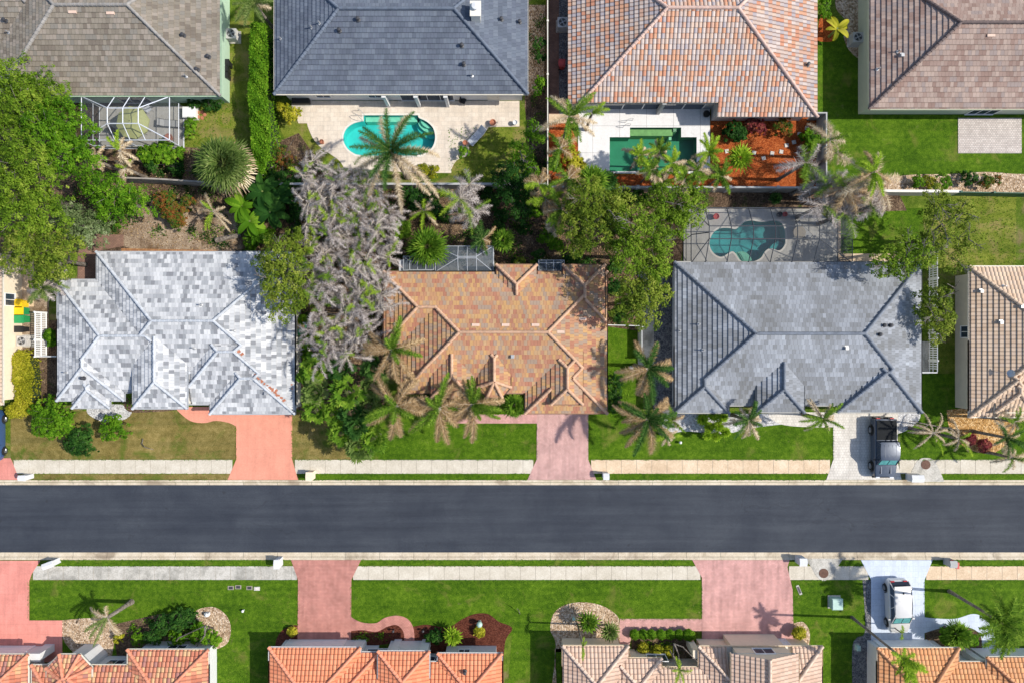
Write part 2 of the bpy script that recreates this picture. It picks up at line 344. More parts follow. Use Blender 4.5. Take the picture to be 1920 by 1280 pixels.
M['black'] = plain('black_plastic', (.018, .018, .02), .45)
M['bed'] = plain('matt_bed_cover', (.012, .014, .016), .75, .15)
M['cage_grey'] = plain('weathered_bronze_metal', (.075, .08, .09), .5, .5)
M['dark_metal'] = plain('dark_bronze_metal', (.045, .045, .05), .5, .5)
M['frame_white'] = plain('white_aluminium', (.60, .63, .69), .45, .5, vary=.04)
M['frame_grey'] = plain('grey_aluminium', (.45, .47, .50), .45, .5, vary=.04)
M['metal'] = plain('galvanised_metal', (.42, .42, .42), .5, .5, .4, vary=.2)
M['ac'] = plain('ac_beige_metal', (.55, .53, .50), .5, .5, .2)
M['yellow'] = plain('yellow_plastic', (.80, .52, .01), .45, vary=.08)
M['green_bin'] = plain('green_plastic', (.02, .28, .09), .45, vary=.08)
M['red'] = plain('red_paint', (.50, .06, .05), .5)
M['terra_pot'] = plain('terracotta', (.42, .16, .09), .8)
M['umbrella'] = plain('lime_canvas', (.50, .52, .22), .9, .1, vary=.08)
M['trunk'] = speckle('palm_trunk', [(.10, .08, .065), (.22, .185, .15), (.38, .33, .28)], 9, 4, 1, bs=1, bd=.04)
M['bark'] = speckle('bark', [(.06, .05, .04), (.15, .13, .11), (.30, .27, .24)], 9, 4, 1, bs=1, bd=.04)
M['stone'] = speckle('stepping_stone', [(.48, .44, .40), (.62, .58, .52), (.72, .69, .64)], 9, 4, 1, bs=.4, bd=.02)
M['utility'] = plain('pale_green_enamel', (.42, .58, .50), .5, vary=.06)
M['iron'] = plain('rusty_iron', (.13, .07, .05), .7, .3, .3, vary=.3, scale=8)
M['rubber'] = plain('rubber', (.012, .012, .012), .8)
M['rim'] = plain('wheel_rim', (.30, .31, .33), .35, .5, .8)
M['lamp'] = plain('clear_lamp_glass', (.70, .72, .75), .15, .6)
M['lamp_red'] = plain('red_lamp_glass', (.50, .02, .02), .2, .6)
M['screen_dark'] = screenmat('dark_screen_mesh', (.10, .12, .14), .62)
M['screen'] = screenmat('screen_mesh', (.08, .085, .10), .32)
M['screen_light'] = screenmat('pale_screen_mesh', (.09, .10, .115), .30)
M['basin_turq'] = plain('turquoise_plaster', (.10, .56, .54), .5, vary=.12, scale=.8)
M['basin_teal'] = plain('teal_plaster', (.12, .45, .45), .5, vary=.2, scale=.8)
M['basin_green'] = plain('green_plaster', (.06, .25, .16), .5, vary=.15, scale=.8)
M['basin_step'] = plain('pale_step_plaster', (.50, .66, .48), .6)
M['basin_shelf'] = plain('algae_green_shelf', (.38, .42, .18), .7, vary=.2)
M['water_turq'] = watermat('pool_water_turquoise', (.60, .95, .93))
M['water_teal'] = watermat('pool_water_teal', (.62, .90, .90))
M['water_green'] = watermat('pool_water_green', (.66, .92, .82))
def carpaint(name, c, metal=.5, rough=.28):
    m, t, b = newmat(name, rough, .6); b.inputs['Base Color'].default_value = c4(c); b.inputs['Metallic'].default_value = metal
    b.inputs['Coat Weight'].default_value = .6; b.inputs['Coat Roughness'].default_value = .05
    t.links.new(ramp(t, noise(t, 2.5, 4, .6, geo(t)), [(.3, (rough, )*3), (.7, (rough+.12, )*3)]), b.inputs['Roughness'])
    return m
M['car_grey'] = carpaint('grey_blue_car_paint', (.045, .062, .095), .2, .34)
M['car_silver'] = carpaint('silver_car_paint', (.66, .64, .61), .25)
M['car_blue'] = carpaint('blue_car_paint', (.05, .12, .30), .4)

L = {}
L['oak'] = leafmat('oak_leaf', [(.045, .10, .006), (.11, .205, .012), (.21, .33, .025), (.36, .45, .06)])
L['olive'] = leafmat('olive_leaf', [(.05, .10, .010), (.135, .205, .018), (.25, .32, .035), (.42, .45, .09)])
L['bright'] = leafmat('bright_leaf', [(.03, .10, .004), (.085, .215, .008), (.16, .33, .015), (.30, .47, .04)])
L['dark'] = leafmat('dark_leaf', [(.008, .035, .006), (.022, .085, .012), (.05, .14, .02), (.10, .22, .035)])
L['pale'] = leafmat('pale_leaf', [(.06, .11, .03), (.14, .20, .07), (.25, .32, .14), (.42, .48, .28)])
L['yellow'] = leafmat('yellow_green_leaf', [(.12, .14, .01), (.28, .30, .015), (.48, .45, .03), (.65, .58, .08)])
L['croton'] = leafmat('croton_leaf', [(.05, .11, .015), (.09, .18, .02), (.30, .10, .03), (.45, .16, .04)])
L['redleaf'] = leafmat('red_leaf', [(.08, .02, .02), (.22, .04, .05), (.38, .08, .08), (.30, .16, .08)])
L['palm'] = leafmat('palm_leaflet', [(.035, .10, .008), (.09, .20, .014), (.19, .33, .028), (.36, .50, .06)])
L['palm_dark'] = leafmat('dark_palm_leaflet', [(.012, .05, .008), (.03, .10, .016), (.07, .17, .03), (.15, .27, .06)])
L['palm_lime'] = leafmat('lime_palm_leaflet', [(.09, .19, .01), (.22, .38, .02), (.38, .55, .035), (.55, .68, .08)])
L['dead_grey'] = leafmat('grey_dead_leaflet', [(.09, .072, .065), (.24, .20, .18), (.42, .365, .335), (.66, .60, .565)], .1)
L['dead_tan'] = leafmat('tan_dead_leaflet', [(.20, .135, .07), (.42, .305, .18), (.60, .47, .30), (.78, .66, .46)], .12)
L['dead_brown'] = leafmat('brown_dead_leaflet', [(.14, .08, .035), (.31, .20, .095), (.47, .32, .165), (.64, .48, .28)], .12)
L['cabbage'] = leafmat('fan_palm_leaflet', [(.05, .10, .02), (.11, .18, .035), (.20, .28, .07), (.36, .42, .14)])

# ------------------------------------------------------------------ ground sheets
def smooth(pts, n=6, closed=True):
    """Catmull-Rom through the points"""
    out = []; m = len(pts)
    for i in range(m):
        p0, p1, p2, p3 = pts[(i-1) % m], pts[i], pts[(i+1) % m], pts[(i+2) % m]
        for k in range(n):
            t = k/n
            out.append(tuple(.5*(2*p1[j]+(p2[j]-p0[j])*t+(2*p0[j]-5*p1[j]+4*p2[j]-p3[j])*t*t+(3*p1[j]-p0[j]-3*p2[j]+p3[j])*t**3) for j in (0, 1)))
    return out
def mixed(pts):
    """polyline where points given as (x, y, 1) are curve points, others corners"""
    out = []; m = len(pts)
    for i in range(m):
        p1, p2 = pts[i], pts[(i+1) % m]; out.append(p1[:2])
        if len(p1) == 3 or len(p2) == 3:
            p0 = pts[(i-1) % m] if len(p1) == 3 else p1; p3 = pts[(i+2) % m] if len(p2) == 3 else p2
            for k in range(1, 6):
                t = k/6
                out.append(tuple(.5*(2*p1[j]+(p2[j]-p0[j])*t+(2*p0[j]-5*p1[j]+4*p2[j]-p3[j])*t*t+(3*p1[j]-p0[j]-3*p2[j]+p3[j])*t**3) for j in (0, 1)))
    return out
LAYER = {}
def sheet(name, pts, z, mat, holes=(), down=.03, world_pts=False, parent=None, kind='structure', label=None, cat=None, group=None):
    LAYER[z] = LAYER.get(z, -1)+1; z = z+LAYER[z]*.00022
    tr = (lambda p: (p[0], p[1])) if world_pts else (lambda p: P2(p[0], p[1]))
    loops = [[Vector((*tr(p), 0)) for p in pts]]+[[Vector((*tr(p), 0)) for p in h] for h in holes]
    flat = [v for l in loops for v in l]
    tris = tessellate_polygon(loops)
    mb = MB()
    for a, b_, c in tris:
        q = [flat[a], flat[b_], flat[c]]
        if (q[1]-q[0]).cross(q[2]-q[0]).z < 0: q.reverse()
        mb.face([(v.x, v.y, z) for v in q])
    if down:
        for l in loops:
            for i in range(len(l)):
                a, b_ = l[i], l[(i+1) % len(l)]
                mb.face([(a.x, a.y, z), (b_.x, b_.y, z), (b_.x, b_.y, z-down), (a.x, a.y, z-down)])
    o = mb.build(name, mat, parent)
    return tag(o, label, cat, group, kind)

pool2 = [(682,217),(784,217),(786,222,1),(800,229,1),(812,241,1),(816,259,1),(811,276,1),(798,287,1),(776,292,1),(684,292,1),(660,286,1),(647,272,1),(644,257,1),(650,242,1),(664,232,1),(682,228)]
pool2 = mixed(pool2)
pool3 = [(1143,258),(1181,258),(1181,240),(1277,240),(1277,258),(1306,258),(1306,322),(1143,322)]
pool7 = smooth([(1330,459),(1335,440),(1349,429),(1366,428),(1379,430),(1388,423),(1397,416),(1410,414),(1428,417),(1451,414),(1464,418),(1470,428),(1472,443),(1471,459),(1461,470),(1444,466),(1434,472),(1426,484),(1410,491),(1390,490),(1379,476),(1371,472),(1353,482),(1338,475)], 4)

ROADZ = -.12
# yards: one sheet with holes where the road and the three pools go down
sheet('ground', [(-320, -300), (320, -300), (320, 300), (-320, 300)], 0, M['grass_rough'], down=0, world_pts=True,
      holes=[[(-319, P2(0, 903.5)[1]), (319, P2(0, 903.5)[1]), (319, P2(0, 1045)[1]), (-319, P2(0, 1045)[1])],
             [P2(*p) for p in pool2], [P2(*p) for p in pool3], [P2(*p) for p in pool7]])
sheet('road', [(-6000, 896), (8000, 896), (8000, 1052), (-6000, 1052)], ROADZ, M['asphalt'], down=0)
# kerb: a lip at lawn level and a gutter that falls to the asphalt
for nm, ys in (('kerb', (899, 902.6, 909)), ('kerb', (1048.6, 1045, 1035.5))):
    mb = MB(); step = 3.05/S*1.0
    x = -3000
    while x < 5000:
        x0, x1 = x, x+63.5
        (ax, ay, _), (bx, by, _) = P(x0, ys[0]), P(x1, ys[1]); cy = P(0, ys[2])[1]
        for (ya, za, yb, zb) in ((ay, .035, by, .03), (by, .03, (by*.7+cy*.3), ROADZ+.04), ((by*.7+cy*.3), ROADZ+.04, cy, ROADZ+.012)):
            mb.face([(ax, ya, za), (bx, ya, za), (bx, yb, zb), (ax, yb, zb)])
        x += 64
    tag(mb.build('kerb', M['kerb']), kind='structure')
    # dark bedding that shows in the joints
    sheet('kerb_bed', [(-3000, min(ys[0], ys[1])), (5000, min(ys[0], ys[1])), (5000, max(ys[0], ys[1])), (-3000, max(ys[0], ys[1]))], .006, M['gap'], down=0)

# lawns
Z1, Z2, Z3, Z4, Z5 = .006, .012, .018, .026, .04
def lawn(pts, mat='grass', z=Z1): return sheet('lawn', mixed(pts), z, M[mat], down=0)
lawn([(20,770),(443,770),(443,861),(20,861)], 'grass_dry')
lawn([(545,770),(650,780),(668,861),(545,861)], 'grass_dry', Z2)
lawn([(600,770),(1008,770),(1008,861),(600,861)], 'grass')
lawn([(1100,770),(1565,770),(1565,861),(1100,861)], 'grass')
lawn([(1688,690),(2100,690),(2100,866),(1688,866)], 'grass')
lawn([(1135,610),(1206,610),(1206,780),(1135,780)], 'grass', Z2)
lawn([(1520,60),(2400,40),(2400,328),(1900,328,1),(1850,322,1),(1780,326,1),(1690,328,1),(1548,332)], 'grass')
lawn([(395,40),(474,40),(474,300),(430,320),(345,300),(345,180),(395,180)], 'grass_yellow')
lawn([(520,230),(600,225),(650,300),(640,330),(560,320)], 'grass_yellow')
lawn([(840,235),(980,225),(1000,300),(960,335),(840,330)], 'grass_yellow')
lawn([(1575,395),(1730,390),(1735,478),(1575,478)], 'grass')
lawn([(1745,368),(1905,368),(1905,700),(1745,700)], 'grass_yellow')
lawn([(22,887),(432,887),(430,899),(22,899)], 'grass_dry')
lawn([(560,887),(995,887),(993,899),(560,899)])
lawn([(1112,887),(1553,887),(1553,899),(1112,899)])
lawn([(1762,889),(2300,889),(2300,900.5),(1768,900.5)])
lawn([(100,1049),(510,1049),(510,1062),(100,1062)])
lawn([(672,1049),(1302,1049),(1302,1059),(672,1059)])
lawn([(1570,1049),(1620,1049),(1622,1060),(1570,1060)]); lawn([(1742,1049),(2300,1049),(2300,1061),(1742,1061)])
lawn([(52,1088),(560,1086),(560,1500),(400,1500),(380,1290),(118,1220),(52,1162)])
lawn([(655,1083),(1318,1083),(1318,1162),(1160,1165),(1060,1500),(935,1500),(960,1190),(700,1220),(655,1160)])
lawn([(1484,1083),(1640,1083),(1640,1500),(1540,1500),(1520,1200),(1484,1160)])
lawn([(1728,1083),(2300,1083),(2300,1250),(1900,1220),(1728,1170)])
# soil and planting beds
def bed(name, pts, mat, z=Z2, curve=True): return sheet(name, smooth(pts, 4) if curve else mixed(pts), z, M[mat], down=0)
bed('soil_bed', [(556,345),(1062,345),(1066,330),(1180,352),(1290,352),(1290,400),(1275,500),(1262,545),(1195,620),(1138,612),(1135,505),(720,505),(720,760),(640,790),(552,765),(552,480)], 'soil', Z3, False)
bed('soil_bed', [(140,335),(560,345),(560,480),(470,478),(240,470),(140,478)], 'soil', Z2, False)
bed('sandy_bed', [(235,395),(300,372),(370,388),(440,400),(470,440),(455,468),(300,468),(232,462),(225,425)], 'sand', Z3)
bed('soil_bed', [(-60,100),(200,120),(290,260),(330,300),(300,345),(150,345),(140,478),(-60,478)], 'soil', Z1, False)
bed('soil_bed', [(255,270),(400,280),(480,330),(480,350),(250,340)], 'soil', Z2, False)
bed('soil_bed', [(478,285),(560,250),(610,320),(640,350),(478,350)], 'soil', Z3, False)
bed('soil_bed', [(64,600),(112,600),(112,760),(64,760)], 'soil', Z2, False)
bed('soil_bed', [(1290,352),(1680,352),(1700,395),(1580,400),(1560,392),(1290,392)], 'soil', Z2, False)
bed('soil_bed', [(984,10),(1028,10),(1028,340),(1000,340),(984,200)], 'soil', Z2, False)
bed('mulch_bed', [(1332,215),(1550,215),(1550,350),(1145,350),(1145,327.5),(1332,327.5)], 'mulch', Z4, False)
bed('mulch_bed', [(1029,225),(1066,225),(1110,345),(1029,345)], 'mulch', Z3, False)
bed('mulch_bed', [(1536,30),(1560,30,1),(1572,60,1),(1560,78,1),(1532,78)], 'mulch', Z3, False)
bed('rock_bed', [(1572,-60),(1622,-60),(1622,110),(1612,112,1),(1592,95,1),(1582,70,1),(1585,40,1),(1566,10,1)], 'rock', Z3, False)
bed('rock_bed', [(1640,342),(1700,329,1),(1780,327,1),(1850,323,1),(1920,327,1),(2100,327),(2100,366),(1640,366)], 'rock', Z3, False)
bed('rock_bed', [(1775,768),(1830,765,1),(1880,785,1),(1905,800,1),(1880,838,1),(1850,850,1),(1810,838,1),(1790,815,1),(1778,795,1)], 'rock_orange', Z3, False)
bed('gravel_bed', [(1226,520),(1270,520),(1270,780),(1225,780),(1222,700)], 'gravel_grey', Z3, False)
bed('gravel_bed', [(1250,775),(1562,775),(1562,785),(1420,800,1),(1360,812,1),(1290,808,1),(1262,810,1),(1240,800)], 'gravel', Z3, False)
bed('gravel_bed', [(1684,772),(1722,772,1),(1722,788,1),(1700,806,1),(1684,812)], 'gravel', Z3, False)
bed('gravel_bed', [(984,10),(1022,10),(1020,170),(990,182)], 'rock', Z3, False)
bed('gravel_bed', [(165,758),(230,758,1),(248,768,1),(235,785,1),(195,790,1),(165,775,1)], 'gravel', Z3, False)
bed('soil_bed', [(228,745),(345,745),(345,762),(330,768,1),(280,772,1),(240,770,1)], 'soil', Z3, False)
bed('rock_bed', [(116,1162),(165,1158,1),(200,1163,1),(215,1185,1),(210,1230),(150,1235),(120,1200,1)], 'rock', Z3, False)
bed('rock_bed', [(368,1144,1),(400,1137,1),(424,1152,1),(433,1175,1),(430,1198,1),(420,1210,1),(398,1215,1),(385,1185,1),(372,1165,1)], 'rock', Z3, False)
bed('soil_bed', [(212,1170),(300,1150),(372,1150),(400,1215),(220,1235)], 'soil', Z2, False)
bed('rock_bed', [(50,1186),(92,1186),(92,1205),(50,1205)], 'rock', Z5, False)
bed('mulch_bed', [(516,1212),(519,1195,1),(530,1180,1),(545,1172,1),(558,1171),(558,1220),(516,1220)], 'mulch_red', Z3, False)
bed('mulch_bed', [(658,1180),(672,1178,1),(695,1182,1),(712,1178,1),(728,1171,1),(745,1169,1),(756,1178,1),(760,1202),(658,1215)], 'mulch_red', Z4, False)
bed('mulch_bed', [(774,1174),(800,1170,1),(840,1175,1),(866,1160,1),(890,1150,1),(915,1150,1),(935,1164,1),(955,1172,1),(960,1180,1),(948,1200,1),(944,1240,1),(945,1290),(920,1290),(780,1240)], 'mulch_red', Z4, False)
bed('rock_bed', [(1032,1180,1),(1038,1150,1),(1060,1133,1),(1095,1128,1),(1130,1135,1),(1156,1152,1),(1162,1168),(1162,1215),(1040,1215),(1044,1290),(1034,1290),(1042,1210,1)], 'rock', Z3, False)
bed('mulch_bed', [(1184,1182),(1300,1182),(1300,1250),(1184,1250)], 'soil', Z3, False)
bed('rock_bed', [(1487,1168),(1505,1165,1),(1517,1180,1),(1518,1200,1),(1514,1215),(1487,1215)], 'rock', Z3, False)
bed('gravel_bed', [(1617,1086),(1634,1086),(1636,1300),(1598,1300),(1598,1215,1),(1606,1195,1),(1622,1180,1)], 'gravel_grey', Z3, False)
bed('mulch_bed', [(1735,1185),(1758,1176,1),(1800,1174,1),(1830,1182,1),(1842,1200),(1842,1240),(1735,1230)], 'soil', Z3, False)
# drives and paths
def paving(name, pts, mat, z=Z5): return sheet(name, mixed(pts), z, M[mat])
paving('driveway', [(443,770),(548,770),(548,861),(559,898.5),(427,898.5),(443,861)], 'coral')
paving('front_path', [(330,764),(349,764,1),(362,776,1),(380,781,1),(402,777,1),(425,781,1),(444,797),(444,770),(400,770),(395,762),(330,762)], 'coral', Z4)
sheet('front_path', smooth([(328,762),(348,764),(366,770),(395,770),(420,772),(450,775),(450,800),(430,792),(405,788),(385,792),(362,790),(345,780)], 5), Z4+.004, M['coral'], down=0)
paving('driveway', [(1007,770),(1103,770),(1103,861),(1118,898.5),(989,898.5),(1006,861)], 'pinkfan')
paving('front_path', [(850,776),(1007,776),(1007,793),(850,793)], 'pinkbrick', Z4)
paving('driveway', [(1562,770),(1684,770),(1682,861),(1690,898.5),(1549,898.5),(1562,861)], 'cream')
paving('front_path', [(1440,772),(1562,772),(1562,800),(1520,800,1),(1470,796,1),(1445,784,1)], 'cream', Z4)
paving('driveway', [(-200,858),(20,858),(24,866),(37,898.5),(-200,898.5)], 'coral2')
paving('driveway', [(-200,1050),(76,1050),(60,1075),(55,1088),(55,1162),(117,1162),(117,1240),(-200,1240)], 'coral2')
paving('driveway', [(546,1049),(677,1049),(659,1086),(658,1208),(558,1208),(559,1086)], 'redbrick')
paving('front_path', [(657,1152),(662,1158,1),(680,1166,1),(705,1167,1),(722,1157,1),(745,1153,1),(765,1160,1),(776,1180,1),(777,1215),(758,1215),(757,1185,1),(745,1171,1),(728,1173,1),(706,1183,1),(680,1180,1),(657,1182)], 'redbrick', Z5+.006)
paving('driveway', [(1298,1049),(1480,1049),(1476,1062),(1486,1105),(1488,1210),(1316,1210),(1316,1082)], 'pinkbrick')
paving('front_path', [(1162,1159),(1318,1159),(1318,1182),(1186,1182),(1180,1210),(1162,1212)], 'pinkbrick', Z4)
paving('driveway', [(1614,1049),(1748,1049),(1733,1086),(1733,1215),(1633,1215),(1633,1086)], 'bluewhite')
paving('front_path', [(1732,1156),(1750,1158,1),(1790,1159,1),(1825,1150,1),(1848,1160,1),(1862,1185,1),(1870,1225),(1842,1225),(1838,1190,1),(1815,1175,1),(1775,1174,1),(1732,1186)], 'bluewhite', Z4)
def sidewalk(runs, y0, y1, first=0):
    for a, b_, mat in runs:
        mb = MB(); x = a
        ya, yb = P2(0, y1)[1], P2(0, y0)[1]
        while x < b_-2:
            e = min(x+28.5, b_)
            mb.box(P2(x+.35, 0)[0], P2(e-.35, 0)[0], ya, yb, -.02, .034)
            x = e
        tag(mb.build('sidewalk', M[mat]), kind='structure')
        sheet('sidewalk_bed', [(a, y0), (b_, y0), (b_, y1), (a, y1)], .02, M['gap'], down=0)
sidewalk([(26, 436, 'concrete'), (553, 1000, 'concrete'), (1108, 1556, 'concrete_warm'), (1686, 2400, 'concrete')], 861, 887)
sidewalk([(62, 557, 'concrete_old'), (662, 1313, 'concrete'), (1479, 1628, 'concrete'), (1736, 2400, 'concrete_warm')], 1060.5, 1086)
paving('drain_apron', [(1700,902),(1712,876,1),(1722,861,1),(1735,857.5,1),(1749,861,1),(1760,878,1),(1770,902)], 'concrete_old', Z5+.01)
paving('drain_apron', [(1502,1046),(1580,1046),(1570,1062,1),(1558,1080,1),(1544,1088,1),(1531,1080,1),(1518,1058,1)], 'concrete_old', Z5+.01)
# back yards
sheet('patio', mixed([(547,190),(974,190),(974,238),(916,239),(908,252,1),(895,264,1),(880,274),(876,292,1),(858,300,1),(848,314,1),(846,325),(776,325),(645,315),(634,300,1),(604,279,1),(588,262,1),(578,240,1),(576,232),(560,232),(547,200)]), Z5, M['travertine'], holes=[pool2])
sheet('patio', [(1084,205),(1331,205),(1331,326),(1084,326)], Z5, M['white_deck'], holes=[pool3])
sheet('patio', [(1281,392),(1530,392),(1570,430),(1570,498),(1281,498)], Z5, M['cool_deck'], holes=[pool7])
paving('patio', [(1796,222),(1915,222),(1915,288),(1796,288)], 'pale_pavers')
paving('patio', [(188,200),(344,200),(344,278),(188,278)], 'cool_deck')
paving('patio', [(822,468),(925,468),(925,515),(822,515)], 'cool_deck')
paving('side_path', [(1196,500),(1226,500),(1226,690),(1196,690)], 'concrete_old')
paving('side_path', [(1029,-80),(1048,-80),(1048,225),(1029,225)], 'brown_pave')
paving('side_path', [(1029,215),(1086,215),(1086,232),(1029,232)], 'concrete_warm', Z5+.01)
bed('gravel_bed', [(1048,-80),(1068,-80),(1068,215),(1048,215)], 'gravel_grey', Z3, False)
paving('back_path', [(146,440),(232,440),(232,462),(188,470),(188,530),(146,530)], 'brown_pave')
paving('back_path', [(228,466),(440,470),(440,482),(228,482)], 'brick_edge', Z5+.01)
paving('back_path', [(1568,395),(1576,395),(1576,476),(1690,476),(1690,500),(1560,500)], 'concrete_warm', Z4)
paving('side_path', [(1728,640),(1742,640),(1742,700),(1728,700)], 'concrete_old')
paving('side_path', [(-40,478),(64,478),(64,575),(-40,575)], 'concrete_warm', Z4)
bed('gravel_bed', [(28,560),(92,560),(92,670),(28,670)], 'sand', Z4-.004, False)

# ------------------------------------------------------------------ houses
def clip(poly, a, b, c, eps=1e-9):
    out = []
    n = len(poly)
    for i in range(n):
        p, q = poly[i], poly[(i+1) % n]; dp = a*p[0]+b*p[1]+c; dq = a*q[0]+b*q[1]+c
        if dp >= -eps: out.append(p)
        if (dp > eps and dq < -eps) or (dp < -eps and dq > eps):
            t = dp/(dp-dq); out.append((p[0]+(q[0]-p[0])*t, p[1]+(q[1]-p[1])*t))
    return out
def area(p): return abs(sum(p[i][0]*p[(i+1) % len(p)][1]-p[(i+1) % len(p)][0]*p[i][1] for i in range(len(p))))/2 if len(p) > 2 else 0
def subtract(polys, hps):
    res = []
    for poly in polys:
        rest = poly
        for a, b, c in hps:
            o = clip(rest, -a, -b, -c)
            if area(o) > 1e-4: res.append(o)
            rest = clip(rest, a, b, c)
            if area(rest) < 1e-4: break
    return res
class Block:
    """one hipped roof over a convex footprint"""
    def __init__(s, pts, ze, slope=.4, gables=()):
        s.pts = pts; s.ze = ze; s.m = slope; s.g = set(gables); s.n = len(pts); s.d = []; s.z = []
        for i in range(s.n):
            (x0, y0), (x1, y1) = pts[i], pts[(i+1) % s.n]; l = math.hypot(x1-x0, y1-y0)
            nx, ny = -(y1-y0)/l, (x1-x0)/l; d = (nx, ny, -(nx*x0+ny*y0)); s.d.append(d)
            s.z.append((slope*d[0], slope*d[1], slope*d[2]+ze))
    def act(s): return [i for i in range(s.n) if i not in s.g]
    def height(s, x, y):
        if any(a*x+b*y+c < -1e-6 for a, b, c in s.d): return -1
        return min(s.z[i][0]*x+s.z[i][1]*y+s.z[i][2] for i in s.act())
def RB(x0, y0, x1, y1, ze=2.8, slope=.4, g=''):
    (a, d), (c, b) = P2(x0, y0, ze), P2(x1, y1, ze)
    return Block([(a, b), (c, b), (c, d), (a, d)], ze, slope, ['SENW'.index(k) for k in g])
def inset(pts, d):
    n = len(pts); out = []
    for i in range(n):
        p0, p1, p2 = pts[i-1], pts[i], pts[(i+1) % n]
        def nrm(a, b):
            l = math.hypot(b[0]-a[0], b[1]-a[1]); return (-(b[1]-a[1])/l, (b[0]-a[0])/l)
        n1, n2 = nrm(p0, p1), nrm(p1, p2); k = d/(1+n1[0]*n2[0]+n1[1]*n2[1])
        out.append((p1[0]+(n1[0]+n2[0])*k, p1[1]+(n1[1]+n2[1])*k))
    return out

